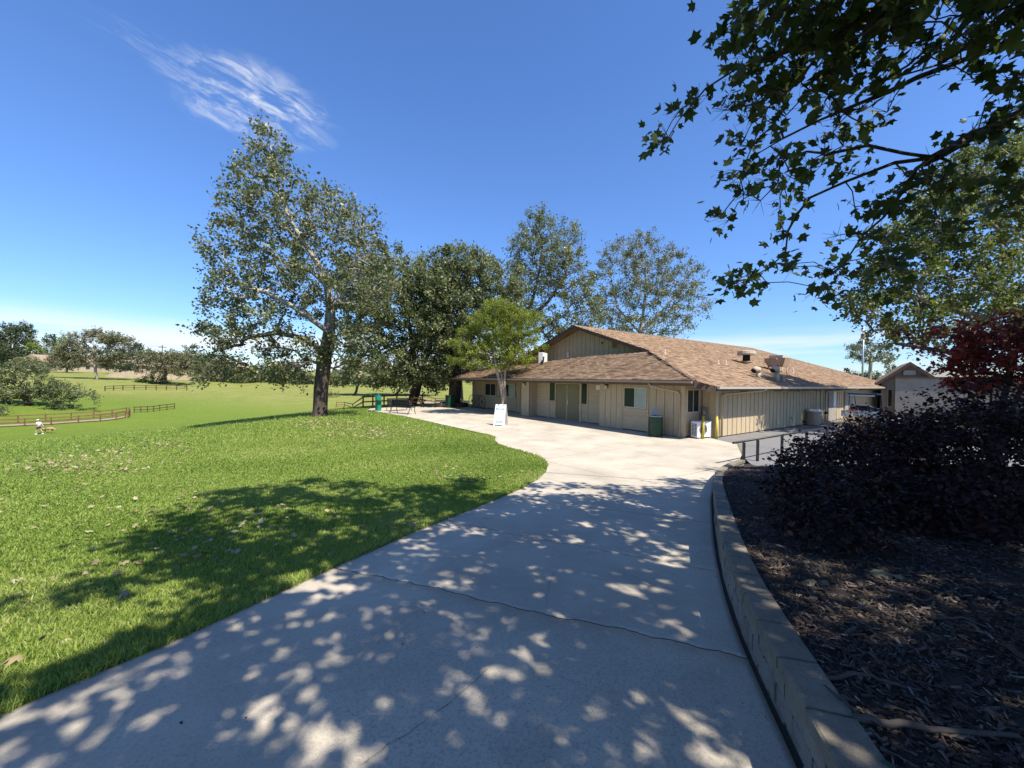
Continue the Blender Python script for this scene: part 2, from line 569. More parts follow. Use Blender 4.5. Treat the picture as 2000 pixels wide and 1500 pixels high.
def bark(name, dark, pale, z0, z1, scale=9):
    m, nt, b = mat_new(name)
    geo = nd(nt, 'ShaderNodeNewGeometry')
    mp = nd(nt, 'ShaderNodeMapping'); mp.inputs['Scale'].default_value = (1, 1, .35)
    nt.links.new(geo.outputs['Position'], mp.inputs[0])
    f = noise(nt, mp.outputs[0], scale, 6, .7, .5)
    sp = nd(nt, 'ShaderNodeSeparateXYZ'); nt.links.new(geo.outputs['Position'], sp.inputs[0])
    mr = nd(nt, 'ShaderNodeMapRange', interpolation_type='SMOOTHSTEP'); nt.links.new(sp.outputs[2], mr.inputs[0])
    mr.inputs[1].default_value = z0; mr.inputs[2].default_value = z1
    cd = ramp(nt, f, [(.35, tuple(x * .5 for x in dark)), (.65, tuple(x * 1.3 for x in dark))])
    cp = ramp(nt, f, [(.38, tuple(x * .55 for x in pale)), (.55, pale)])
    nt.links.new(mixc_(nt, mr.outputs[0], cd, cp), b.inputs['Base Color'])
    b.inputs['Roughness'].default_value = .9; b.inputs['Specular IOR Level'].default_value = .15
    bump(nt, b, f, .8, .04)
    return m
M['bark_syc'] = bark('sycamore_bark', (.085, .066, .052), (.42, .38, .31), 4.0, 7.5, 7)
M['bark_oak'] = bark('oak_bark', (.07, .055, .045), (.10, .08, .065), 2, 9, 8)
M['bark_pale'] = bark('pale_bark', (.24, .19, .14), (.36, .31, .25), 0, 3, 8)
M['bark_twig'] = bark('limb_bark', (.075, .058, .045), (.13, .105, .08), 2, 7, 14)
M['stick'] = paint('dry_stick', (.080, .062, .050), .9, .3, 12, .2)
M['leaf_syc'] = leafmat('sycamore_leaves', [(0, (.065, .085, .030)), (.45, (.138, .158, .060)), (.8, (.225, .235, .10)), (1, (.37, .355, .20))], .42, .36)
M['leaf_oak'] = leafmat('oak_leaves', [(0, (.08, .105, .038)), (.5, (.158, .185, .075)), (.85, (.255, .28, .13)), (1, (.38, .38, .23))], .38, .38)
M['leaf_olive'] = leafmat('olive_toned_leaves', [(0, (.085, .105, .040)), (.5, (.160, .175, .075)), (1, (.28, .27, .14))], .5, .33)
M['leaf_bright'] = leafmat('bright_spring_leaves', [(0, (.10, .155, .012)), (.5, (.205, .26, .024)), (1, (.33, .36, .06))], .5, .4)
M['leaf_right'] = leafmat('yellow_green_leaves', [(0, (.055, .080, .014)), (.5, (.125, .155, .028)), (.85, (.21, .225, .050)), (1, (.30, .29, .10))], .45, .42)
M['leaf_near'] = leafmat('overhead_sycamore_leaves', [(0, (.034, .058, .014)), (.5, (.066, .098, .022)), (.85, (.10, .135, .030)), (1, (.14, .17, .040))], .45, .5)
M['leaf_purple'] = leafmat('dark_purple_leaves', [(0, (.012, .006, .006)), (.5, (.031, .013, .013)), (.85, (.062, .025, .022)), (1, (.07, .055, .028))], .5, .15, spec=.2)
M['leaf_red'] = leafmat('crimson_leaves', [(0, (.08, .012, .010)), (.5, (.19, .024, .018)), (.85, (.30, .05, .034)), (1, (.38, .10, .06))], .45, .35)
M['leaf_brown'] = leafmat('brownish_far_leaves', [(0, (.075, .082, .034)), (.5, (.15, .15, .068)), (1, (.24, .22, .11))], .6, .25)
M['leaf_dark'] = leafmat('dark_far_leaves', [(0, (.030, .048, .020)), (.5, (.068, .092, .040)), (1, (.12, .145, .065))], .6, .2)
M['leaf_dry'] = leafmat('dry_fallen_leaves', [(0, (.20, .15, .075)), (.5, (.34, .28, .155)), (1, (.46, .42, .28))], .8, .2, spec=.15)
M['leaf_mulch'] = leafmat('faded_leaves_on_bark', [(0, (.16, .12, .07)), (.6, (.22, .20, .12)), (1, (.06, .12, .07))], .8, .1, spec=.15)
M['grass'] = leafmat('grass_blades', [(0, (.135, .22, .032)), (.4, (.265, .36, .066)), (.8, (.38, .45, .11)), (.95, (.46, .46, .17)), (1, (.55, .49, .26))], .5, .45, spec=.25)
M['plume'] = leafmat('dry_plume_grass', [(0, (.20, .15, .09)), (1, (.38, .31, .21))], .8, .3)
M['hill'] = paint('dry_far_hill', (.23, .22, .17), .95, .2, .02, 0)
M['tan_bank'] = paint('dry_tan_bank', (.27, .22, .14), .95, .2, .5, .3)
M['wire'] = paint('cable', (.10, .10, .10), .6, .1, 4, 0)
M['skin'] = paint('skin', (.45, .27, .19), .6, .05, 4, 0)
M['cloth_white'] = paint('white_cloth', (.70, .68, .64), .9, .06, 8, .1)
M['cloth_navy'] = paint('navy_cloth', (.03, .04, .09), .9, .1, 8, .1)
M['fur'] = paint('tan_fur', (.40, .27, .13), .9, .25, 6, .3)
M['fur_dark'] = paint('dark_fur', (.035, .028, .022), .9, .25, 6, .3)

# ------------------------------------------------------------------ ground heights
_py = np.array([-60, -12, -4, 0, 1.6, 4.8, 9, 11.5, 14, 20, 400.])
_pz = np.array([3.2, 1.6, 1.12, .90, .80, .42, .10, .02, 0, 0, 0])
_ty = np.linspace(-60, 400, 9201)
_tz = np.interp(_ty, _py, _pz)
_k = np.exp(-np.linspace(-2, 2, 41) ** 2); _k /= _k.sum()
_tz = np.convolve(np.pad(_tz, 20, 'edge'), _k, 'valid')
def P(y):
    return np.interp(y, _ty, _tz)
def softplus(x, k):
    return np.log1p(np.exp(np.clip(x / k, -40, 40))) * k
def G(x, y):
    x = np.asarray(x, float); y = np.asarray(y, float)
    r = np.hypot(x, y)
    z = P(y)
    lin = .135 * softplus(-x - 12.5, 2.2)
    z = z - 7 * np.tanh(lin / 7)
    z = z - 2.6 * np.tanh(.075 * softplus(y - 37, 2.0) / 2.6) * smooth(-x, -8, 4)
    z = z + .14 * np.exp(-((x + 11.5) ** 2 + (y - 23.6) ** 2) / 18.0)
    tgt = np.interp(r, [0, 62, 100, 114, 140, 200, 420, 700], [-4.6, -4.6, -1.9, -1.6, .6, 2.6, 8, 8.5])
    tgt = tgt * smooth(-x + y * .35, -20, 10)
    w = smooth(r, 60, 92) * smooth(-x + y * .3, -15, 5)
    z = z * (1 - w) + tgt * w
    z = z + .03 * np.sin(x * .31 + 1.3) * np.sin(y * .27) * smooth(r, 6, 14)
    return z

# outline of the paving, traced on the slope it lies on
EDGE_PX = [(0, 1397), (180, 1319), (340, 1252), (500, 1178), (660, 1105), (800, 1042), (900, 1003), (970, 975), (1020, 953),
           (1050, 936), (1066, 920), (1069, 908), (1062, 897), (1045, 889), (1020, 881), (990, 873), (972, 866), (966, 859), (968, 853),
           (952, 848), (900, 837), (850, 826), (800, 815), (750, 806), (732, 803)]
fP = lambda x, y: P(y)
EDGE = [tuple(at_ground(px, py, fP)[:2]) for px, py in EDGE_PX]
e0 = np.array(EDGE[0]); ed = e0 - np.array(EDGE[2]); ed /= np.linalg.norm(ed)
LEFT = [tuple(e0 + ed * 9), tuple(e0 + ed * 4)] + EDGE
WALL_PX = [(1580, 1500), (1540, 1418), (1500, 1336), (1470, 1272), (1440, 1200), (1418, 1130), (1404, 1065), (1397, 1005), (1396, 965), (1405, 935), (1425, 918), (1446, 907)]
WB = [at_ground(px, py, fP)[:2] for px, py in WALL_PX]
wd = WB[0] - WB[2]; wd /= np.linalg.norm(wd)
WALLC = [WB[0] + wd * 8, WB[0] + wd * 3.5, WB[0] + wd * 1.2] + WB
def catmull(pts, n):
    pts = [np.array(p, float) for p in pts]
    pts = [2 * pts[0] - pts[1]] + pts + [2 * pts[-1] - pts[-2]]
    out = []
    for i in range(1, len(pts) - 2):
        p0, p1, p2, p3 = pts[i - 1:i + 3]
        for k in range(n):
            t = k / n
            out.append(.5 * ((2 * p1) + (p2 - p0) * t + (2 * p0 - 5 * p1 + 4 * p2 - p3) * t * t + (3 * p1 - p0 - 3 * p2 + p3) * t ** 3))
    out.append(pts[-2])
    return np.array(out)
WALL = catmull(WALLC, 8)
def resample(pts, step):
    pts = np.asarray(pts); s = np.concatenate([[0], np.cumsum(np.linalg.norm(np.diff(pts, axis=0), axis=1))])
    q = np.arange(0, s[-1], step)
    return np.stack([np.interp(q, s, pts[:, 0]), np.interp(q, s, pts[:, 1])], 1), q
def wall_top(y):
    return np.interp(y, [-10, 0, 1.6, 4.8, 7.0, 9.2, 11.5], [2.0, 1.22, 1.085, .86, .58, .33, .16])
# the building stands square to these axes: local x runs along its front towards the camera, local y into its depth
BC = np.array([7.26, 16.58]); BU = np.array([-.585, .811]); BV = np.array([.811, .585])
def uv(u, v, z=0.0):
    p = BC + BU * u + BV * v
    return (p[0], p[1], z)
def uv2(u, v):
    return tuple((BC + BU * u + BV * v))
BROT = math.atan2(-.811, .585)

LEFT_C = [tuple(p) for p in LEFT]
PAVE = LEFT_C + [(-10.35, 28.3), (-10.6, 29.6), (-9.6, 31.2), (-7.0, 34.2), uv2(22.4, 2.0), uv2(20.2, 2.0), uv2(0.4, 2.0), uv2(.05, 1.25), uv2(-.3, 1.1),
                 (8.62, 15.01), uv2(-3.2, -2.0), tuple(WALL[-1])] + [tuple(p) for p in WALL[::-1]]
MULCH = [tuple(p) for p in WALL] + [(7.5, 11.0), (9.0, 10.1), (11.5, 8.6), (14.5, 6.0), (17, 2), (17, -8), (0, -9)]
ASPH = [uv2(-.05, 1.12), (8.62, 15.01), uv2(-3.2, -2.0), (6.9, 11.2), (8.6, 9.8), (12, 7.4), (16, 4), (60, 4), (60, 40), uv2(-.6, 31)]

def mulch_z(x, y):
    x = np.asarray(x, float); y = np.asarray(y, float)
    xw = np.interp(y, WALL[:, 1], WALL[:, 0])
    z = wall_top(y) - .045 + .075 * np.clip(x - xw - .2, 0, 6) - .02 * np.clip(x - xw - 3, 0, 9) ** 2 * .2
    back = seg_dist(x, y, [(6.7, 11.5), (7.5, 11.0), (9.0, 10.1), (11.5, 8.6), (14.5, 6.0), (17, 2)], False)
    k = smooth(back, 0, 2.2)
    z = z * k + (.02 + .0 * z) * (1 - k)
    z = z + .018 * np.sin(x * 5.1 + y * 2.2) * np.sin(y * 4.3 - x) * k
    return z

# terrain: rings round the viewpoint, fine near and coarse far
rr = np.concatenate([np.geomspace(.35, 16, 190), np.geomspace(16.3, 120, 170), np.geomspace(124, 1500, 46)])
th = np.concatenate([np.linspace(R(20), R(168), 430), np.linspace(R(170), R(378), 70)])
RRm, TH = np.meshgrid(rr, th, indexing='ij')
X = RRm * np.cos(TH); Y = RRm * np.sin(TH)
Z = G(X, Y) - .012
mask = in_poly(X, Y, PAVE)
dp = seg_dist(X, Y, PAVE)
Z = np.where(mask, Z - .10 * smooth(dp, .0, .12), Z)
for poly in (MULCH, ASPH):
    mk = in_poly(X, Y, poly)
    Z = np.where(mk & ~mask, Z - .16 * smooth(seg_dist(X, Y, poly), 0, .3), Z)
Z = np.where(seg_dist(X, Y, [tuple(p) for p in WALL], False) < .35, Z - .14, Z)
Z = np.where(np.hypot(X - 7.0, Y - 11.5) < 1.6, np.minimum(Z, -.14), Z)
nr, ntt = X.shape
V = np.stack([X, Y, Z], -1).reshape(-1, 3)
ii, jj = np.meshgrid(np.arange(nr - 1), np.arange(ntt), indexing='ij')
j2 = (jj + 1) % ntt
Fq = np.stack([ii * ntt + jj, (ii + 1) * ntt + jj, (ii + 1) * ntt + j2, ii * ntt + j2], -1).reshape(-1, 4)
c0 = len(V)
V = np.concatenate([V, [[0, 0, float(G(0, 0)) - .11]]])
Ft = np.stack([np.full(ntt, c0), np.arange(ntt), (np.arange(ntt) + 1) % ntt], -1)
ter = link('lawn_ground', np_mesh('lawn_ground', V, [Fq, Ft], M['lawn'], flat=False))
set_props(ter, 'mown green lawn sloping down from the path into the park', None, None, 'structure')

# ------------------------------------------------------------------ concrete path and plaza, one object per slab
path = link('concrete_path', None)
set_props(path, 'pale concrete walk with cracked slabs widening into a forecourt', None, None, 'structure')
LA = np.array(LEFT_C[:14]); 
def arc(pts):
    s = np.concatenate([[0], np.cumsum(np.linalg.norm(np.diff(pts, axis=0), axis=1))])
    return s
RA = WALL.copy()
# right edge of the slabs runs a hand's breadth off the wall; a darker gutter strip fills between
def offset_curve(c, d):
    t = np.gradient(c, axis=0); t /= np.linalg.norm(t, axis=1)[:, None]
    return c + np.stack([-t[:, 1], t[:, 0]], 1) * d
RS = offset_curve(RA, .046)
ls = arc(LA); rs = arc(RS)
def Lp(s): return np.array([np.interp(s, ls, LA[:, 0]), np.interp(s, ls, LA[:, 1])]).T
def Rp(s): return np.array([np.interp(s, rs, RS[:, 0]), np.interp(s, rs, RS[:, 1])]).T
def near_s(c, s, pxy):
    p = at_ground(pxy[0], pxy[1], fP)[:2]
    return s[np.argmin(np.linalg.norm(c - p, axis=1))] if len(c) > 60 else float(np.interp(np.argmin([np.linalg.norm(c - p, axis=1)]), range(len(s)), s))
def near_on(fn, smax, pxy):
    q = np.linspace(0, smax, 4000); c = fn(q); p = at_ground(pxy[0], pxy[1], fP)[:2]
    return q[np.argmin(np.linalg.norm(c - p, axis=1))]
JPX = [((655, 1107), (1420, 1278)), ((868, 1015), (1396, 1115)), ((985, 968), (1392, 1022)), ((1064, 922), (1405, 945))]
JS = [(.0, .0), (near_on(Lp, ls[-1], (60, 1372)) - 2.2, near_on(Rp, rs[-1], (1560, 1500)) - 2.6)]
JS += [(near_on(Lp, ls[-1], a), near_on(Rp, rs[-1], b_)) for a, b_ in JPX]
wob = {2: .026, 3: .012, 4: .006, 5: .004, 1: .004, 0: 0}
def wobble(k, n):
    if wob[k] == 0: return np.zeros(n)
    r_ = np.random.default_rng(50 + k)
    w = np.zeros(n); t = np.linspace(0, 1, n)
    for f, a in ((2, .6), (5, .45), (11, .3), (23, .22), (47, .12)):
        w += a * np.sin(2 * math.pi * (f * t + r_.random())) * (.6 + .8 * r_.random())
    return w * wob[k]
NS = 90
def slab_mesh(V, F, boundary, name, mat, depth=.07):
    V = np.asarray(V, float); n = len(V)
    b = np.asarray(boundary)
    low = V[b].copy(); low[:, 2] -= depth
    V2 = np.concatenate([V, low])
    nb = len(b)
    Fs = np.stack([b, np.arange(nb) + n, (np.arange(nb) + 1) % nb + n, np.roll(b, -1)], -1)
    me = np_mesh(name, V2, [np.asarray(F), Fs], mat)
    me.materials.append(M['dirt'])  # slab sides coloured dark so the open gaps read as shaded
    mi = np.zeros(len(me.polygons), np.int32); mi[len(F):] = 1
    me.polygons.foreach_set('material_index', mi)
    return me
for k in range(len(JS) - 1):
    rows = 26
    (la, ra), (lb, rb) = JS[k], JS[k + 1]
    tt = np.linspace(0, 1, rows); ss = np.linspace(0, 1, NS)
    gap = .003 if k + 1 != 2 else .0052
    gap0 = .003 if k != 2 else .0052
    Vg = np.zeros((rows, NS, 3))
    wa, wb_ = wobble(k, NS), wobble(k + 1, NS)
    for i, t in enumerate(tt):
        l = Lp(la + (lb - la) * t); r_ = Rp(ra + (rb - ra) * t)
        dirv = (Lp(lb) - Lp(la)) + (Rp(rb) - Rp(ra)); dirv = dirv / np.linalg.norm(dirv)
        xy = l[None] * (1 - ss[:, None]) + r_[None] * ss[:, None]
        off = wa * max(0, 1 - t * 4) + wb_ * max(0, 1 - (1 - t) * 4)
        if i == 0: off = off + gap0
        if i == rows - 1: off = off - gap
        xy = xy + dirv[None] * off[:, None]
        Vg[i, :, :2] = xy
        Vg[i, :, 2] = P(xy[:, 1])
    Vv = Vg.reshape(-1, 3)
    a, c = np.meshgrid(np.arange(rows - 1), np.arange(NS - 1), indexing='ij')
    Fv = np.stack([a * NS + c, a * NS + c + 1, (a + 1) * NS + c + 1, (a + 1) * NS + c], -1).reshape(-1, 4)
    bd = list(range(0, NS)) + [i * NS + NS - 1 for i in range(1, rows)] + [(rows - 1) * NS + i for i in range(NS - 2, -1, -1)] + [i * NS for i in range(rows - 2, 0, -1)]
    link('slab', slab_mesh(Vv, Fv, bd, 'slab', M['concrete']), path)
# hairline cracks in the near slabs: narrow recess filled with dirt
def hairline(pxs, w, seed):
    pts = catmull([at_ground(px, py, fP)[:2] for px, py in pxs], 14)
    r_ = np.random.default_rng(seed)
    pts = pts + np.cumsum(r_.normal(0, .0035, pts.shape), axis=0) * .7
    t = np.gradient(pts, axis=0); t /= np.linalg.norm(t, axis=1)[:, None] + 1e-9
    nrm = np.stack([-t[:, 1], t[:, 0]], 1); ww = (w * (.4 + .6 * r_.random(len(pts))))[:, None]
    a = pts + nrm * ww; b_ = pts - nrm * ww
    V = np.concatenate([np.c_[a, P(a[:, 1]) + .0015], np.c_[b_, P(b_[:, 1]) + .0015]])
    n = len(pts); F = np.stack([np.arange(n - 1), np.arange(n - 1) + n, np.arange(n - 1) + n + 1, np.arange(n - 1) + 1], -1)
    link('crack', np_mesh('crack', V, F, M['dirt']), path)
hairline([(1085, 1110), (1070, 1150), (1068, 1180)], .0011, 3)
hairline([(705, 1495), (800, 1435), (900, 1360), (960, 1310)], .0014, 4)
# debris filled joint along the foot of the wall
n = len(RA)
gi = offset_curve(RA, .16); go = offset_curve(RA, -.1)
gz = lambda c: np.c_[c, P(c[:, 1]) - .014]
o = link('debris', np_mesh('debris', np.concatenate([gz(gi), gz(go)]), np.stack([np.arange(n - 1), np.arange(n - 1) + 1, np.arange(n - 1) + n + 1, np.arange(n - 1) + n], -1), M['joint_dirt']), path)
set_props(o, kind='stuff')
# forecourt: the rest of the paved outline cut into square slabs
js_l, js_r = JS[-1]
far_outline = [tuple(Lp(js_l))] + [p for p in LEFT_C if arc(np.array(LEFT_C))[LEFT_C.index(p)] > js_l + .02] + PAVE[len(LEFT_C):PAVE.index(tuple(WALL[-1]))] + [tuple(q) for q in offset_curve(RA, .046)[::-1] if near_on(Rp, rs[-1], (1405, 945)) is not None and q[1] > Rp(js_r)[1] + .02] + [tuple(Rp(js_r))]
bm0 = bmesh.new()
fv = [bm0.verts.new((x, y, 0)) for x, y in far_outline]
bm0.faces.new(fv)
bmesh.ops.triangulate(bm0, faces=bm0.faces[:])
tmp_me = bpy.data.meshes.new('tmp'); bm0.to_mesh(tmp_me); bm0.free()
us = [-8, -3.9, -.35, 3.6, 7.4, 11.2, 15.0, 18.8, 24]; vs_ = [-14, -8.2, -4.6, -1.05, 4]
for iu in range(len(us) - 1):
    for iv in range(len(vs_) - 1):
        bm = bmesh.new(); bm.from_mesh(tmp_me)
        for co_, no in ((uv(us[iu] + .005, 0), BU), (uv(us[iu + 1] - .005, 0), -BU), (uv(0, vs_[iv] + .005), BV), (uv(0, vs_[iv + 1] - .005), -BV)):
            bmesh.ops.bisect_plane(bm, geom=bm.verts[:] + bm.edges[:] + bm.faces[:], plane_co=co_, plane_no=(-no[0], -no[1], 0), clear_outer=True)
        if not bm.faces:
            bm.free(); continue
        for yy in np.arange(8, 15, .45):
            bmesh.ops.bisect_plane(bm, geom=bm.verts[:] + bm.edges[:] + bm.faces[:], plane_co=(0, yy, 0), plane_no=(0, 1, 0))
        for v in bm.verts:
            v.co.z = float(P(v.co.y))
        bd = [e for e in bm.edges if e.is_boundary]
        ex = bmesh.ops.extrude_edge_only(bm, edges=bd)
        for f in ex['geom']:
            if isinstance(f, bmesh.types.BMFace):
                f.material_index = 1
        for v in ex['geom']:
            if isinstance(v, bmesh.types.BMVert):
                v.co.z -= .07
        me = bpy.data.meshes.new('slab'); bm.to_mesh(me); bm.free()
        me.materials.append(M['concrete']); me.materials.append(M['dirt'])  # dark cut sides stand in for shade inside the joints
        link('slab', me, path)
bpy.data.meshes.remove(tmp_me)
dn_ = MB().add([(x, y, float(P(y)) - .05) for x, y in far_outline], [tuple(range(len(far_outline)))])
o = dn_.build('joint_bed', M['dirt'], path); set_props(o, kind='stuff')

# asphalt service drive and hard lot
bm = bmesh.new(); bm.faces.new([bm.verts.new((x, y, -.015)) for x, y in ASPH])
bmesh.ops.triangulate(bm, faces=bm.faces[:])
for yy in np.arange(4, 16, 1.0):
    bmesh.ops.bisect_plane(bm, geom=bm.verts[:] + bm.edges[:] + bm.faces[:], plane_co=(0, yy, 0), plane_no=(0, 1, 0))
me = bpy.data.meshes.new('asphalt_drive'); bm.to_mesh(me); bm.free(); me.materials.append(M['asphalt'])
set_props(link('asphalt_drive', me), 'grey asphalt service drive along the board sided wall', None, None, 'structure')

# mulch bed surface
bx = np.arange(-5, 17.2, .11); by = np.arange(-9, 11.7, .11)
BX, BY = np.meshgrid(bx, by, indexing='ij')
xin = np.interp(BY, WALL[:, 1], WALL[:, 0]) + .09
ins = in_poly(BX, BY, MULCH)
BXs = np.where(BX < xin, xin, BX)
MZ = mulch_z(BXs, BY) + rng.normal(0, .008, BX.shape)
ny = BX.shape[1]
a, c = np.meshgrid(np.arange(BX.shape[0] - 1), np.arange(ny - 1), indexing='ij')
q = np.stack([a * ny + c, (a + 1) * ny + c, (a + 1) * ny + c + 1, a * ny + c + 1], -1).reshape(-1, 4)
keep = ins.ravel()[q].any(1)
q = q[keep]
used = np.unique(q); remap = np.full(BX.size, -1); remap[used] = np.arange(len(used))
VV = np.stack([BXs, BY, MZ], -1).reshape(-1, 3)[used]
set_props(link('mulch_bed', np_mesh('mulch_bed', VV, remap[q], M['mulch'], flat=False)), 'raised bed of dark bark mulch behind the block wall', None, None, 'structure')

# ------------------------------------------------------------------ low block retaining wall, block by block
wallroot = empty('retaining_wall', (float(WALL[40][0]), float(WALL[40][1]), float(P(WALL[40][1]))), 'low curved concrete block wall between the path and the mulch bed', 'retaining wall')
def wpart(name, me):
    o = link(name, me, wallroot)
    o.location = (-wallroot.location.x, -wallroot.location.y, -wallroot.location.z)
    return o
WT, qs = resample(WALL, .02)
tw = np.gradient(WT, axis=0); tw /= np.linalg.norm(tw, axis=1)[:, None]
nw = np.stack([-tw[:, 1], tw[:, 0]], 1)       # towards the path
def wall_block(s0, s1, z0a, z1f, inner, outer, mat, name, jitter):
    i0 = int(np.clip(s0 / .02, 0, len(WT) - 2)); i1 = int(np.clip(s1 / .02, i0 + 1, len(WT) - 1))
    idx = np.unique(np.linspace(i0, i1, 3).astype(int))
    r_ = np.random.default_rng(int(s0 * 1000) % 100000 + int(z0a(0) * 1000))
    jo = r_.normal(0, jitter)
    vs = []; e = .008
    for ki, i in enumerate(idx):
        p = WT[i]; nn = nw[i]; y = p[1]
        sh = tw[i] * (e if ki == 0 else (-e if ki == len(idx) - 1 else 0))
        zz0 = z0a(y); zz1 = z1f(y) - .008
        for off, z in ((outer + jo, zz0), (outer + jo, zz1 - .008), (outer + jo - .010, zz1 + r_.normal(0, .0015)), (inner, zz1 + r_.normal(0, .0015)), (inner, zz0)):
            q_ = p + nn * off + sh
            vs.append((q_[0], q_[1], z))
    fs = []
    for k in range(len(idx) - 1):
        for m_ in range(5):
            fs.append((k * 5 + m_, k * 5 + (m_ + 1) % 5, (k + 1) * 5 + (m_ + 1) % 5, (k + 1) * 5 + m_))
    fs.append((0, 1, 2, 3, 4)); L_ = (len(idx) - 1) * 5
    fs.append((L_ + 4, L_ + 3, L_ + 2, L_ + 1, L_))
    mb = MB().add(vs, fs)
    wpart(name, mb.mesh(name, mat))
CAPH = .075
cv = WT[160:]; cn = nw[160:]; n = len(cv)
ca_ = cv + cn * .004; zt_ = np.array([wall_top(y) for y in cv[:, 1]]) - .03; zb_ = P(cv[:, 1]) - .1
wpart('mortar_core', np_mesh('mortar_core', np.concatenate([np.c_[ca_, zb_], np.c_[ca_, zt_]]), np.stack([np.arange(n - 1), np.arange(n - 1) + 1, np.arange(n - 1) + n + 1, np.arange(n - 1) + n], -1), M['dirt']))  # dark sheet added behind the blocks, puts shade into their open joints
smax = qs[-1]
s = 3.2
while s < smax - .05:
    L_ = .34
    y_mid = WT[int(min(s + L_ / 2, smax - .03) / .02)][1]
    wall_block(s, min(s + L_, smax), lambda y: wall_top(y) - CAPH, lambda y: wall_top(y), -.125, .035, M['cap'], 'cap_block', .004)
    s += L_
for course in range(6):
    s = 3.2 + (.11 if course % 2 else 0)
    while s < smax - .05:
        ym = WT[int(min(s + .11, smax - .03) / .02)][1]
        if wall_top(ym) - CAPH - .105 * course > P(ym) - .08:
            wall_block(s, min(s + .22, smax), lambda y, c=course: wall_top(y) - CAPH - .105 * (c + 1), lambda y, c=course: wall_top(y) - CAPH - .105 * c, -.10, .015, M['block'], 'wall_block', .003)
        s += .22

# ------------------------------------------------------------------ the long low building
bld = empty('community_building', (BC[0], BC[1], 0), 'long low tan board sided building with a brown shingled gable roof', 'building', rz=BROT)
def bp(name, mb, mat, parent=None):
    return mb.build(name, mat, parent or bld)
def ubox(mb, u0, u1, v0, v1, z0, z1):
    return mb.box(-max(u0, u1), -min(u0, u1), min(v0, v1), max(v0, v1), z0, z1)
def L3(u, v, z):
    return (-u, v, z)
S_M, S_F = .3365, .39
def zm(u): return 2.2 + S_M * (u + 1.5) if u <= 10 else 2.2 + S_M * (21.5 - u)
def zf(v): return 2.42 + S_F * (v + .75)
main_r = [(-1.5, -.38), (-1.5, 30), (10, 30), (10, 3.3), (4.16, 3.3), (-.85, -.75)]
main_l = [(10, 3.3), (10, 30), (21.5, 30), (21.5, 3.3)]
front_top = [(4.16, 3.3), (6, 3.28), (8, 3.02), (10.4, 2.55), (13, 1.84), (16, 1.52), (20.2, 1.30)]
front_p = [(-.85, -.75)] + front_top + [(20.2, -.75)]
mb = MB().prism([L3(u, v, zm(u)) for u, v in main_r], (0, 0, -.16))
mb.prism([L3(u, v, zm(u)) for u, v in main_l[::-1]], (0, 0, -.16))
mb.prism([L3(u, v, zf(v)) for u, v in front_p[::-1]], (0, 0, -.15))
cr = []
for i in range(len(front_top) - 1):
    (ua, va), (ub, vb) = front_top[i], front_top[i + 1]
    za, zb = zf(va), zf(vb)
    ca, cb = max(za - .16 - .12 * (4 - va), 2.5), max(zb - .16 - .12 * (4 - vb), 2.5)
    mb.add([L3(ua, va, za - .002), L3(ub, vb, zb - .002), L3(ub, 4.1, cb), L3(ua, 4.1, ca)], [(0, 1, 2, 3)])
roof = bp('roof', mb, M['roofdeck'])
# shingle tabs laid in courses on the two slopes in view
def shingle_field(poly2, zfun, axis_along, expo, wid, seed, slope):
    """poly2 in (u,v); axis_along 'v': courses run along v and climb u; 'u': the other way"""
    r_ = np.random.default_rng(seed)
    us = [p[0] for p in poly2]; vs = [p[1] for p in poly2]
    if axis_along == 'v': a0, a1, b0, b1 = min(vs), max(vs), min(us), max(us)
    else: a0, a1, b0, b1 = min(us), max(us), min(vs), max(vs)
    run = expo / math.sqrt(1 + slope * slope)
    nb_ = int((b1 - b0) / run); na = int((a1 - a0) / wid)
    A, B = np.meshgrid(np.arange(na), np.arange(nb_), indexing='ij')
    jit = (np.arange(nb_) % 2 * .5 + r_.uniform(-.15, .15, nb_))[None, :]
    ca = a0 + (A + .5 + jit) * wid; cb = b0 + (B + .5) * run
    ca = ca.ravel(); cb = cb.ravel()
    uu, vv = (cb, ca) if axis_along == 'v' else (ca, cb)
    ok = in_poly(uu, vv, poly2)
    ca, cb = ca[ok], cb[ok]
    n_ = len(ca)
    hw = wid * .5 * r_.uniform(.86, 1.0, n_)
    low = cb - run * .5 - r_.uniform(0, .018, n_); hi = cb + run * .75
    lift = r_.uniform(.010, .022, n_)
    def pt(a_, b_, dz):
        u_, v_ = (b_, a_) if axis_along == 'v' else (a_, b_)
        z_ = zfun(u_, v_) + dz
        return np.stack([-u_, v_, z_], -1)
    p = [pt(ca - hw, low, lift), pt(ca + hw, low, lift), pt(ca + hw, hi, .003), pt(ca - hw, hi, .003), pt(ca - hw, low, 0 * lift), pt(ca + hw, low, 0 * lift)]
    V = np.stack(p, 1).reshape(-1, 3)
    o = np.arange(n_)[:, None] * 6
    F = np.concatenate([o + np.array([0, 1, 2, 3]), o + np.array([4, 5, 1, 0]), o + np.array([4, 0, 3, 3])[None][:, [0, 1, 2, 2]] * 1], 0)
    F = F[:2 * n_]
    at = r_.random(n_) * .75 + .25 * r_.random(n_) ** 3
    return V, F, np.concatenate([at, at])
zmu = lambda u, v: 2.2 + S_M * (u + 1.5)
zfv = lambda u, v: 2.42 + S_F * (v + .75)
V1, F1, a1_ = shingle_field(main_r, zmu, 'v', .15, .30, 21, S_M)
V2, F2, a2_ = shingle_field(front_p, zfv, 'u', .15, .30, 22, S_F)
o = link('shingles', np_mesh('shingles', np.concatenate([V1, V2]), np.concatenate([F1, F2 + len(V1)]), M['shingle'], np.concatenate([a1_, a2_])), roof)
set_props(o, kind='stuff')
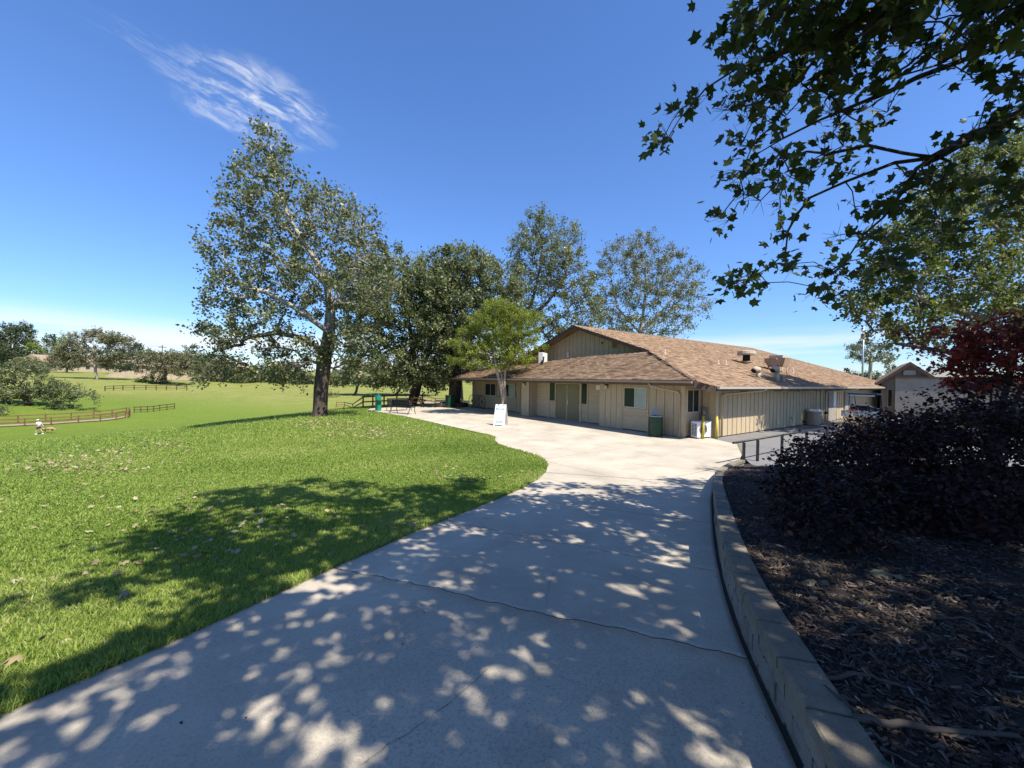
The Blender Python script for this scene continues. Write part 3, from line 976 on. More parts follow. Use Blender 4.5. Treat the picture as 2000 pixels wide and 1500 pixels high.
# stepped flashing along the hip between both slopes
for k in range(26):
    t0, t1 = k / 26, (k + .72) / 26
    a = Vector(L3(-.85 + 5.01 * t0, -.75 + 4.05 * t0, 2.42 + 1.58 * t0 + .012)); b_ = Vector(L3(-.85 + 5.01 * t1, -.75 + 4.05 * t1, 2.42 + 1.58 * t1 + .030))
    d = (b_ - a).normalized(); s_ = d.cross(Vector((0, 0, 1))).normalized() * .085
    mb = MB().prism([a - s_, b_ - s_, b_ + s_, a + s_], (0, 0, -.05))
    bp('hip_cap', mb, M['fascia'], roof)
# ridge caps
mb = MB()
for k in range(89):
    v0 = 3.3 + k * .30
    mb.prism([L3(10, v0, 6.095), L3(10, v0 + .29, 6.085), L3(9.82, v0 + .29, 6.03), L3(9.82, v0, 6.035)], (0, 0, -.02))
    mb.prism([L3(10.18, v0, 6.035), L3(10.18, v0 + .29, 6.03), L3(10, v0 + .29, 6.085), L3(10, v0, 6.095)], (0, 0, -.02))
o = bp('ridge_caps', mb, M['roofdeck'], roof); set_props(o, kind='stuff')
# fascias and gutters
mb = MB(); ubox(mb, -.83, 20.2, -.79, -.755, 2.19, 2.385); bp('fascia', mb, M['fascia'])
mb = MB(); mb.prism([L3(-.80, -.90, 2.30), L3(-.80, -.79, 2.30), L3(-.80, -.79, 2.392), L3(-.80, -.92, 2.392)], (-21.0, 0, 0)); bp('eave_gutter', mb, M['gutter_paint'])
mb = MB(); mb.prism([L3(-1.5, -.36, 2.02), L3(-1.535, -.36, 2.02), L3(-1.535, -.36, 2.185), L3(-1.5, -.36, 2.185)], (0, 30.3, 0)); bp('fascia', mb, M['fascia'])
mb = MB(); mb.prism([L3(-1.537, -.36, 2.10), L3(-1.63, -.36, 2.10), L3(-1.65, -.36, 2.19), L3(-1.537, -.36, 2.19)], (0, 30.3, 0)); bp('eave_gutter', mb, M['alu'])
def board3(name, a, b_, h, th, mat, parent=None, drop=.0):
    a, b_ = Vector(a), Vector(b_); n_ = (b_ - a).cross(Vector((0, 0, 1))).normalized() * th
    mb = MB().prism([a + Vector((0, 0, -drop)), b_ + Vector((0, 0, -drop)), b_ + Vector((0, 0, -drop - h)), a + Vector((0, 0, -drop - h))], n_)
    return bp(name, mb, mat, parent)
board3('rake_board', L3(-1.52, -.40, zm(-1.5)), L3(-.86, -.78, zm(-.86)), .27, .035, M['fascia'], drop=.012)
board3('rake_board', L3(4.0, 3.27, zm(4.0)), L3(10, 3.27, zm(10)), .21, .04, M['fascia'], drop=.012)
board3('rake_board', L3(10, 3.27, zm(10)), L3(21.5, 3.27, zm(21.5)), .21, .04, M['fascia'], drop=.012)
# walls: dark backing with single boards in front of it
mb = MB()
ubox(mb, .02, 4.62, .004, .14, 0, 2.56)                      # right front section
ubox(mb, 4.50, 4.62, .14, .62, 0, 2.56); ubox(mb, 10.5, 11.3, .004, .14, 0, 2.55)
ubox(mb, 10.5, 10.62, .14, .72, 0, 2.55); ubox(mb, 11.2, 11.3, .14, 1.27, 0, 2.55)
ubox(mb, 4.62, 10.5, .604, .72, 0, 2.75)                     # door alcove
ubox(mb, 11.3, 19.85, 1.254, 1.37, 0, 2.95)                  # left front wall
ubox(mb, .0, .12, .14, 1.25, 0, 2.50)                        # return with the side window
ubox(mb, -.68, -.56, 1.37, 29.7, 0, 2.28)                    # long side wall
ubox(mb, -.68, .12, 1.254, 1.37, 0, 2.42)
ubox(mb, 19.73, 19.85, 1.37, 29.7, 0, 2.5); ubox(mb, -.56, 19.73, 29.58, 29.7, 0, 2.28)
bp('wall', mb, M['backing'])
mb = MB().prism([L3(3.6, 4.0, 3.2), L3(16.4, 4.0, 3.2), L3(16.4, 4.0, 3.75), L3(10, 4.0, 5.88), L3(3.6, 4.0, 3.75)], (0, .12, 0)); bp('gable_wall', mb, M['backing'])
def vboard(u0, u1, v, z0, z1, z1b=None, th=.024, mat=None, name='siding_board'):
    """vertical board on a wall facing the front (plane v), top may slope from z1 (at u0) to z1b (at u1)"""
    z1b = z1 if z1b is None else z1b
    mb = MB().prism([L3(u0, v - th, z0), L3(u1, v - th, z0), L3(u1, v - th, z1b), L3(u0, v - th, z1)], (0, th, 0))
    return bp(name, mb, mat or M['wood_tan'])
def sboard(v0, v1, u, z0, z1, th=.024, mat=None, name='siding_board'):
    """vertical board on a wall facing the drive (plane u)"""
    mb = MB(); ubox(mb, u - th, u, v0, v1, z0, z1)
    return bp(name, mb, mat or M['wood_tan'])
GAP = .011
def row_front(edges, v, z0, z1):
    for a, b_ in zip(edges[:-1], edges[1:]):
        vboard(a + GAP, b_ - GAP, v + random.uniform(-.003, .003), z0, z1)
def laps(u0, u1, v, z0, z1, h=.205, side=None):
    z = z0
    while z < z1 - .02:
        t = min(z + h, z1)
        if side is None:
            mb = MB().prism([L3(u0, v, z + .004), L3(u0, v - .030, z + .004), L3(u0, v - .008, t), L3(u0, v, t)], (u0 - u1, 0, 0))
        else:
            mb = MB().prism([L3(v, u0, z + .004), L3(v - .030, u0, z + .004), L3(v - .008, u0, t), L3(v, u0, t)], (0, u1 - u0, 0))
        bp('lap_plank', mb, M['wood_tan2'])
        z = t
def window_front(u0, u1, v, z0, z1, panes=2, blinds=()):
    fr = MB(); w = .05; d0, d1 = v - .045, v - .002
    ubox(fr, u0 - w, u1 + w, d0, d1, z0 - w, z0); ubox(fr, u0 - w, u1 + w, d0, d1, z1, z1 + w)
    ubox(fr, u0 - w, u0, d0, d1, z0, z1); ubox(fr, u1, u1 + w, d0, d1, z0, z1)
    win = bp('window', fr, M['alu'])
    step = (u1 - u0) / panes
    for k in range(panes):
        a, b_ = u0 + k * step, u0 + (k + 1) * step
        m_ = MB(); ubox(m_, a + .022, b_ - .022, v - .018, v - .006, z0 + .002, z1 - .002)
        bp('pane', m_, M['blind'] if k in blinds else M['glass'], win)
        if k:
            m_ = MB(); ubox(m_, a - .022, a + .022, v - .036, v - .004, z0, z1); bp('mullion', m_, M['alu'], win)
    return win
# right front section
row_front([3.24, 3.55, 3.9, 4.25, 4.64], 0, .02, 2.53)
row_front([.17, .47, .90, 1.32, 1.70], 0, .02, 2.53)
mb = MB(); ubox(mb, -.03, .16, -.045, 0, 0.01, 2.50); ubox(mb, -.03, 0, 0, .14, 0.01, 2.48); bp('corner_trim', mb, M['trim'])
laps(1.80, 3.14, 0, .06, 1.06); laps(1.80, 3.14, 0, 2.08, 2.50)
mb = MB(); ubox(mb, 1.71, 1.79, -.036, 0, .02, 2.5); bp('panel_trim', mb, M['trim'])
mb = MB(); ubox(mb, 3.15, 3.23, -.036, 0, .02, 2.5); bp('panel_trim', mb, M['trim'])
window_front(1.87, 3.07, 0, 1.13, 2.02, 2, (0,))
# alcove
laps(4.64, 5.98, .6, .05, 2.6); laps(9.32, 10.48, .6, .05, 2.6)
for a, b_ in ((5.99, 6.08), (6.50, 6.66), (8.63, 8.72), (9.20, 9.31)):
    mb = MB(); ubox(mb, a, b_, .555, .6, .0, 2.6); bp('door_trim', mb, M['trim'])
mb = MB(); ubox(mb, 6.67, 8.62, .56, .6, 2.12, 2.6); hd = bp('door_head', mb, M['trim'])
laps(6.09, 6.49, .6, .05, .98); laps(8.73, 9.19, .6, .05, 1.03)
def sidelight(u0, u1, z0, z1):
    fr = MB(); ubox(fr, u0, u1, .552, .598, z0 - .05, z0); ubox(fr, u0, u1, .552, .598, z1, z1 + .05)
    w_ = bp('sidelight', fr, M['trim']); m_ = MB(); ubox(m_, u0 + .004, u1 - .004, .578, .590, z0 + .002, z1 - .002); bp('pane', m_, M['glass'], w_)
sidelight(6.09, 6.49, 1.04, 2.42); sidelight(8.73, 9.19, 1.09, 2.42)
for a, b_, s_ in ((6.69, 7.63, 1), (7.67, 8.60, -1)):
    mb = MB(); ubox(mb, a, b_, .565, .60, .02, 2.10); dr = bp('door', mb, M['door'])
    for hz in (.3, 1.1, 1.9):
        hu = a + .01 if s_ > 0 else b_ - .01
        mb = MB(); ubox(mb, hu - .02, hu + .02, .553, .566, hz - .06, hz + .06); bp('hinge', mb, M['black'], dr)
    if s_ > 0:
        mb = MB(); ubox(mb, 7.56, 7.62, .545, .566, .92, 1.22); bp('latch_guard', mb, M['steel'], dr)
        mb = MB().tube([L3(7.50, .566, 1.03), L3(7.50, .52, 1.03), L3(7.42, .50, 1.03)], .013, 6); bp('handle', mb, M['black'], dr)
mb = MB(); ubox(mb, 7.632, 7.668, .55, .60, .02, 2.10); bp('door_astragal', mb, M['steel'])
mb = MB(); ubox(mb, 6.66, 8.64, .50, .60, .004, .018); bp('threshold', mb, M['steel'])
# worn lettering over the door: too small to read, a row of short dark strokes
r_ = random.Random(5)
lt = MB(); uu_ = 8.45
while uu_ > 6.85:
    wlen = r_.uniform(.18, .34); e_ = uu_ - wlen
    while uu_ > e_:
        g_ = r_.uniform(.022, .036); ubox(lt, uu_ - g_, uu_, .554, .5595, 2.19, 2.19 + r_.uniform(.075, .09)); uu_ -= g_ + .014
    uu_ -= .10
bp('door_lettering', lt, M['text'], hd)
# column
row_front([10.5, 10.86, 11.3], 0, .02, 2.52)
for a, b_ in ((.02, .30), (.30, .58)):
    sboard(a + .008, b_ - .008, 10.5, .02, 2.6)
# left front wall
row_front([11.3, 11.75, 12.2, 12.65, 13.1, 13.5], 1.25, .02, 2.9); row_front([17.98, 18.35, 18.72, 19.1, 19.48, 19.85], 1.25, .02, 2.9)
laps(13.62, 17.86, 1.25, .05, 1.02); laps(13.62, 17.86, 1.25, 2.02, 2.9)
row_front([15.33, 15.72, 16.15], 1.25, 1.06, 2.0)
mb = MB(); ubox(mb, 13.52, 13.61, 1.214, 1.25, .02, 2.9); bp('panel_trim', mb, M['trim'])
mb = MB(); ubox(mb, 17.87, 17.96, 1.214, 1.25, .02, 2.9); bp('panel_trim', mb, M['trim'])
window_front(13.75, 15.22, 1.25, 1.08, 1.96, 2, (0,)); window_front(16.28, 17.75, 1.25, 1.08, 1.96, 2)
# gable boards
u = 4.30
while u < 15.8:
    a, b_ = u + .013, u + .40 - .013
    za, zb = zm(a) - .19, zm(b_) - .19
    if min(za, zb) > 3.3:
        vboard(a, b_, 4.0 + random.uniform(-.002, .002), 3.2, za, zb)
    u += .40
lv = MB(); ubox(lv, 6.85, 7.2, 3.955, 3.975, 4.40, 4.92); vent = bp('louvre_vent', lv, M['dark'])
for k in range(6):
    m_ = MB().prism([L3(6.86, 3.955, 4.42 + k * .083), L3(7.19, 3.955, 4.42 + k * .083), L3(7.19, 3.925, 4.455 + k * .083), L3(6.86, 3.925, 4.455 + k * .083)], (0, .012, .01)); bp('louvre', m_, M['trim'], vent)
m_ = MB(); ubox(m_, 6.79, 6.84, 3.93, 3.976, 4.36, 4.96); ubox(m_, 7.21, 7.26, 3.93, 3.976, 4.36, 4.96); ubox(m_, 6.84, 7.21, 3.93, 3.976, 4.925, 4.96); ubox(m_, 6.84, 7.21, 3.93, 3.976, 4.36, 4.395); bp('frame', m_, M['trim'], vent)
# side return with window, corner post, short wall, long side wall
laps(.16, 1.24, -0.0, .06, 1.04, side=1); laps(.16, 1.24, -0.0, 2.06, 2.44, side=1)
fr = MB(); ubox(fr, -.045, -.002, .14, 1.16, 1.03, 1.08); ubox(fr, -.045, -.002, .14, 1.16, 2.0, 2.05); ubox(fr, -.045, -.002, .14, .20, 1.08, 2.0); ubox(fr, -.045, -.002, 1.10, 1.16, 1.08, 2.0)
sw = bp('window', fr, M['alu'])
for a, b_ in ((.205, .635), (.665, 1.095)):
    m_ = MB(); ubox(m_, -.018, -.006, a, b_, 1.082, 1.998); bp('pane', m_, M['glass'], sw)
m_ = MB(); ubox(m_, -.036, -.004, .636, .664, 1.08, 2.0); bp('mullion', m_, M['alu'], sw)
mb = MB(); ubox(mb, -.11, -.003, 1.16, 1.249, 0.01, 2.36); bp('corner_post', mb, M['gutter_paint'])
for a, b_ in ((-.66, -.40), (-.40, -.12)):
    vboard(a + .008, b_ - .008, 1.25, .02, 2.36)
mb = MB(); ubox(mb, -.725, -.66, 1.222, 1.40, .01, 2.27); bp('corner_trim', mb, M['trim'])
v = 1.41; k = 0
while v < 29.5:
    sboard(v + .012, v + .43 - .012, -.70 + random.uniform(-.003, .003) + .02, .03, 2.28)
    v += .43
mb = MB()
for vv in np.arange(1.84, 29.5, .43):
    ubox(mb, -.722, -.681, vv - .020, vv + .020, .03, 2.27)
# battens one by one
for vv in np.arange(1.84, 29.5, .43):
    m_ = MB(); ubox(m_, -.728, -.7045, vv - .021, vv + .021, .03, 2.27); bp('batten', m_, M['wood_tan'])
# rafter tails under the front and side eaves
for u_ in (.9, 2.35, 3.7, 5.4, 7.2, 9.1, 11.0, 12.9, 14.8, 16.6, 18.4):
    vb = 1.25 if u_ > 11.3 else (.6 if 4.6 < u_ < 10.5 else 0)
    mb = MB().prism([L3(u_ - .06, vb, zf(vb) - .17), L3(u_ - .06, -.73, zf(-.73) - .16), L3(u_ - .06, -.73, zf(-.73) - .22), L3(u_ - .06, -.45, zf(-.45) - .36), L3(u_ - .06, vb, zf(vb) - .42)], (-.12, 0, 0)); bp('rafter_tail', mb, M['fascia'])
for v_ in np.arange(2.4, 29, 1.75):
    mb = MB().prism([L3(-.73, v_ - .05, zm(-.73) - .17), L3(-1.48, v_ - .05, zm(-1.48) - .17), L3(-1.48, v_ - .05, zm(-1.48) - .22), L3(-1.2, v_ - .05, zm(-1.2) - .33), L3(-.73, v_ - .05, zm(-.73) - .36)], (0, .1, 0)); bp('rafter_tail', mb, M['fascia'])
# downspouts
def spout(pts, mat=M['trim'], r=.04):
    mb = MB().tube([L3(*p) for p in pts], r, 8); bp('downspout', mb, mat)
spout([(1.15, -.84, 2.28), (1.10, -.80, 2.15), (.45, -.20, 1.98), (.22, -.10, 1.92), (.16, -.09, 1.8), (.16, -.09, .06), (.16, -.18, .03)])
spout([(-1.58, 3.9, 2.08), (-1.52, 3.8, 2.02), (-.84, 1.75, 1.86), (-.79, 1.58, 1.80), (-.79, 1.57, 1.7), (-.79, 1.57, .05)])
spout([(-1.58, 17.6, 2.08), (-1.5, 17.2, 2.0), (-.84, 14.6, 1.88), (-.79, 14.4, 1.80), (-.79, 14.4, .05)])
spout([(-.77, 13.6, 2.2), (-.77, 13.6, .05)], r=.035)
# side doors and the pale panel by the cart
mb = MB(); ubox(mb, -.745, -.729, 13.0, 13.95, .02, 2.05); bp('side_door', mb, M['trim'])
mb = MB(); ubox(mb, -.75, -.729, 15.1, 16.7, .02, 2.1); sd = bp('side_door', mb, M['fence_grey'])
mb = MB(); ubox(mb, -.765, -.751, 16.0, 16.5, .9, 2.05); bp('notice_board', mb, M['plastic_white'], sd)
mb = MB(); ubox(mb, -.80, -.729, 18.2, 20.0, .02, 2.2); bp('side_door', mb, M['fence_grey'])
# lamps, plaque, flood light, meter
def wall_lamp(u_, z_):
    mb = MB(); ubox(mb, u_ - .05, u_ + .05, -.06, -.03, z_ - .12, z_ + .10); l = bp('wall_lamp', mb, M['black'])
    bp('lamp_shade', MB().lathe([(.075, -.02), (.09, -.12), (.06, -.20)], 10, L3(u_, -.12, z_ + .06)), M['lamp_glass'], l)
    bp('lamp_cap', MB().lathe([(.09, -.02), (.07, .02), (.01, .07)], 10, L3(u_, -.12, z_ + .06)), M['black'], l)
wall_lamp(10.95, 2.08); wall_lamp(4.15, 2.08)
mb = MB(); ubox(mb, 5.15, 5.42, .555, .569, 1.86, 2.12); bp('wall_plaque', mb, M['plastic_white'])
mb = MB(); ubox(mb, -.98, -.73, 9.55, 9.85, 1.94, 2.14); fl = bp('flood_light', mb, M['black']); mb = MB(); ubox(mb, -.995, -.981, 9.58, 9.82, 1.97, 2.11); bp('lens', mb, M['steel'], fl)
mb = MB(); ubox(mb, -.36, -.18, 1.12, 1.224, .92, 1.25); mt = bp('meter_box', mb, M['gutter']); mb = MB(); ubox(mb, -.33, -.22, 1.105, 1.121, .98, 1.12); bp('meter_glass', mb, M['steel'], mt)
mb = MB(); ubox(mb, 9.62, 9.74, 3.94, 3.976, 4.62, 4.74); bp('gable_lamp', mb, M['lamp_glass'])
mb = MB(); ubox(mb, 8.02, 8.09, 3.93, 3.976, 4.72, 4.86); bp('gable_socket', mb, M['black'])
mb = MB(); ubox(mb, 11.05, 11.25, 3.92, 3.976, 3.95, 4.35); bp('disconnect_box', mb, M['steel'])

# ------------------------------------------------------------------ things on the roof
def on_roof(u_, v_):
    return uv(u_, v_, zm(u_) - .02)
def roof_thing(name, u_, v_, label, cat, group=None):
    return empty(name, on_roof(u_, v_), label, cat, group, BROT)
t = roof_thing('mushroom_vent', 2.55, 11.4, 'round capped tan roof vent, left of the bulky exhaust hood', 'roof vent')
MB().lathe([(.30, -.15), (.30, .12), (.34, .13), (.34, .20)], 14).build('base', M['copper'], t)
MB().lathe([(.22, .2), (.20, .62)], 14).build('neck', M['dark'], t)
MB().lathe([(.52, .60), (.54, .68), (.50, .84), (.15, .90), (.0, .905)], 16).build('cap', M['stucco'], t)
t = roof_thing('exhaust_hood', 1.2, 12.6, 'bulky tan exhaust hood with round side blower on short legs', 'exhaust hood')
MB().prism([(-.42, -.40, .30), (.42, -.40, .30), (.55, -.40, .85), (-.55, -.40, .85)], (0, .8, 0)).build('housing', M['copper'], t)
MB().box(-.38, .38, -.34, .34, .85, 1.02).build('cap', M['stucco'], t)
mb = MB().prism([(-.62, -.402, .62), (-.40, -.402, .35), (.30, -.55, .40), (.30, -.55, .72), (-.55, -.55, .80)], (0, -.02, .04)); mb.build('scoop', M['copper'], t)
mb = MB(); mb.tube([(0, -.40, .58), (0, -.60, .58)], .25, 16); mb.build('blower_drum', M['copper'], t)
for x_, y_ in ((-.38, -.35), (.38, -.35), (-.38, .35), (.38, .35)):
    MB().tube([(x_, y_, -.30), (x_, y_, .31)], .035, 6).build('leg', M['stucco'], t)
for i_, (u_, v_, lab) in enumerate(((-.26, 6.3, 'small goose neck roof pipe with open mouth, the lower left one'), (-.66, 7.5, 'small goose neck roof pipe below the exhaust hood'))):
    t = roof_thing('vent_pipe', u_, v_, lab, 'roof vent', 'goose neck roof pipes')
    h_ = .30 if i_ == 0 else .48
    MB().tube([(0, 0, -.1), (0, 0, h_)], .11, 10).build('stem', M['stucco'], t)
    MB().tube([(0, 0, h_), (0, -.06, h_ + .14), (-.05, -.2, h_ + .16), (-.08, -.34, h_ + .06)], [.12, .15, .16, .15], 10).build('hood', M['stucco'], t)
    MB().tube([(-.081, -.342, h_ + .058), (-.083, -.352, h_ + .05)], .13, 10).build('mouth', M['dark'], t)
for u_, v_, h_, lab in ((-.6, 8.5, .34, 'short tan plumbing pipe nearest the side eave'), (2.0, 6.75, .26, 'thin plumbing pipe on the open roof slope, left of a close pair'), (1.95, 7.5, .28, 'thin plumbing pipe on the open roof slope, right of a close pair'), (.95, 14.3, .32, 'lone thin plumbing pipe right of the exhaust hood'), (3.5, 3.9, .26, 'thin plumbing pipe just behind the gable corner')):
    t = roof_thing('plumbing_pipe', u_, v_, lab, 'roof pipe', 'plumbing pipes through the roof')
    MB().tube([(0, 0, -.1), (0, 0, h_)], .035, 8).build('pipe', M['stucco'], t)
    MB().lathe([(.10, -.05), (.085, .04), (.04, .10)], 8).build('flashing', M['stucco'], t)
def condenser(name, loc, rz, label, w=.85, h=.62, d=.34, feet=.10):
    t = empty(name, loc, label, 'air conditioner', None, rz)
    MB().bev(-w / 2, w / 2, -d / 2, d / 2, feet, feet + h, .02).build('casing', M['plastic_white'], t)
    g_ = MB()
    for rr_ in (.05, .10, .15, .20, .235):
        g_.ring((-.10, -d / 2 - .012, feet + h * .5), (0, 1, 0), rr_, .006, 20, 5)
    for k in range(8):
        a_ = k * math.pi / 8
        c_, s_ = math.cos(a_) * .235, math.sin(a_) * .235
        g_.tube([(-.10 - c_, -d / 2 - .012, feet + h * .5 - s_), (-.10 + c_, -d / 2 - .012, feet + h * .5 + s_)], .004, 4)
    g_.build('fan_grille', M['steel'], t)
    MB().lathe([(.0, 0), (.225, 0), (.225, .004), (0, .004)], 20).build('fan_opening', M['dark'], t).matrix_local = Matrix.Translation((-.10, -d / 2 - .001, feet + h * .5)) @ Matrix.Rotation(R(90), 4, 'X')
    for k in range(9):
        for q_ in range(2):
            MB().box(-w / 2 - .004, -w / 2 + .001, -d / 2 + .05 + q_ * .13, -d / 2 + .16 + q_ * .13, feet + .06 + k * .058, feet + .095 + k * .058).build('louvre', M['dark'], t)
    for x_ in (-w / 2 + .12, w / 2 - .12):
        MB().box(x_ - .03, x_ + .03, -d / 2 - .03, d / 2 + .03, 0, feet).build('foot', M['steel'], t)
    return t
zc = zf(2.0) - .30
t = condenser('condenser', uv(12.25, 2.55, zf(1.95) - .28), BROT - R(60), 'white condenser unit on a small timber curb before the gable', .9, .75, .36, .32)
MB().box(-.5, .5, -.24, .24, -.1, .30).build('curb', M['copper'], t)
MB().tube([(.45, .1, .5), (.9, .3, .35), (1.3, .5, .4), (1.5, .6, .7)], .05, 8).build('hose', M['black'], t)
condenser('condenser', uv(-.42, .62, .0), BROT + R(80), 'white ground condenser tucked beneath the side window', .86, .66, .34, .06)

# ------------------------------------------------------------------ vegetation tools
def rot_from_normals(n_, yaw):
    """orthonormal frames (N,3,3): columns x (along leaf), y (across), z (normal)"""
    n_ = n_ / np.linalg.norm(n_, axis=1)[:, None]
    ref = np.where(np.abs(n_[:, 2:3]) < .9, np.array([[0, 0, 1.]]), np.array([[1., 0, 0]]))
    x = np.cross(ref, n_); x /= np.linalg.norm(x, axis=1)[:, None]
    y = np.cross(n_, x)
    c, s_ = np.cos(yaw)[:, None], np.sin(yaw)[:, None]
    x2 = x * c + y * s_; y2 = np.cross(n_, x2)
    return np.stack([x2, y2, n_], -1)
KITE_V = np.array([[0, 0, 0], [.45, .36, .07], [1, 0, -.02], [.45, -.36, .07]], float)
KITE_F = np.array([[0, 2, 1], [0, 3, 2]])
def star_leaf(curl=.12, seed=0):
    r_ = np.random.default_rng(seed)
    ang = [180, 150, 118, 88, 56, 30, 0, -30, -56, -88, -118, -150]
    rad = [.34, .32, .43, .31, .55, .33, .64, .33, .55, .31, .43, .32]
    V_ = [[.40, 0, .03]]
    for a_, r0 in zip(ang, rad):
        r0 = r0 * r_.uniform(.92, 1.1)
        V_.append([.40 + r0 * math.cos(R(a_)), r0 * math.sin(R(a_)), -curl * r0 * r0 * 2.2 + r_.normal(0, .015)])
    F_ = [[0, i, i % 12 + 1] for i in range(1, 13)]
    return np.array(V_), np.array(F_)
STAR_V, STAR_F = star_leaf()
def leaf_cloud(pos, size, up_bias, seed, tmpl=(KITE_V, KITE_F), var=None, droop=0.0):
    r_ = np.random.default_rng(seed)
    n_ = len(pos)
    nr_ = r_.normal(0, 1, (n_, 3)); nr_[:, 2] += up_bias
    Rm = rot_from_normals(nr_, r_.uniform(0, 2 * math.pi, n_))
    sz = size * r_.uniform(.5, 1.3, n_)
    tv, tf = tmpl
    V = np.einsum('nij,kj->nki', Rm, tv) * sz[:, None, None] + pos[:, None, :]
    if droop:
        V[:, :, 2] -= droop * sz[:, None] * tv[None, :, 0] ** 2
    k = len(tv)
    F = (tf[None] + (np.arange(n_) * k)[:, None, None]).reshape(-1, tf.shape[1])
    if var is None:
        var = np.clip(r_.normal(.45, .22, n_), 0, 1)
    return V.reshape(-1, 3), F, np.repeat(var, len(tf))
def poisson_ell(ells, spacing, seed, nmax=900):
    """ells: list of (centre(3), radii(3)); cluster centres kept apart"""
    r_ = np.random.default_rng(seed)
    vol = np.array([np.prod(e[1]) for e in ells]); pr = vol / vol.sum()
    want = min(40000, nmax * 30)
    out = []
    cell = {}
    idx = r_.choice(len(ells), want, p=pr)
    for i in idx:
        c, rad = ells[i][:2]; yw = ells[i][2] if len(ells[i]) > 2 else 0.0
        d = r_.normal(0, 1, 3); d /= np.linalg.norm(d)
        q0 = d * np.array(rad) * r_.random() ** .42
        p = np.array(c) + np.array([q0[0] * math.cos(yw) - q0[1] * math.sin(yw), q0[0] * math.sin(yw) + q0[1] * math.cos(yw), q0[2]])
        key = tuple((p / spacing).astype(int))
        bad = False
        for dx in (-1, 0, 1):
            for dy in (-1, 0, 1):
                for dz in (-1, 0, 1):
                    for q_ in cell.get((key[0] + dx, key[1] + dy, key[2] + dz), ()):
                        if np.sum((q_ - p) ** 2) < spacing * spacing:
                            bad = True; break
                    if bad: break
                if bad: break
            if bad: break
        if bad: continue
        cell.setdefault(key, []).append(p)
        out.append(p)
        if len(out) >= nmax: break
    return np.array(out)
def ell_px(lst, D, depth=None, shrink=0.0):
    """ellipsoids given by where they show from the path, at real distance D, turned to face it"""
    out = []
    for e in lst:
        px, py, rx, ry = e[:4]
        dd = D + (e[4] if len(e) > 4 else 0)
        c = at_depth(px, py, dd)
        yaw = math.atan2(-c[0], c[1])
        w = rx * dd / F_PX * math.cos(yaw) ** 2 + .0; h = ry * dd / F_PX
        w = w / max(math.cos(yaw), .3)
        sk = min(shrink, .55 * min(w, h))
        w -= sk; h -= sk
        out.append((c, (w, min(depth, 1.6 * max(w, h)) if depth else max(w, h) * .9, h), yaw))
    return out
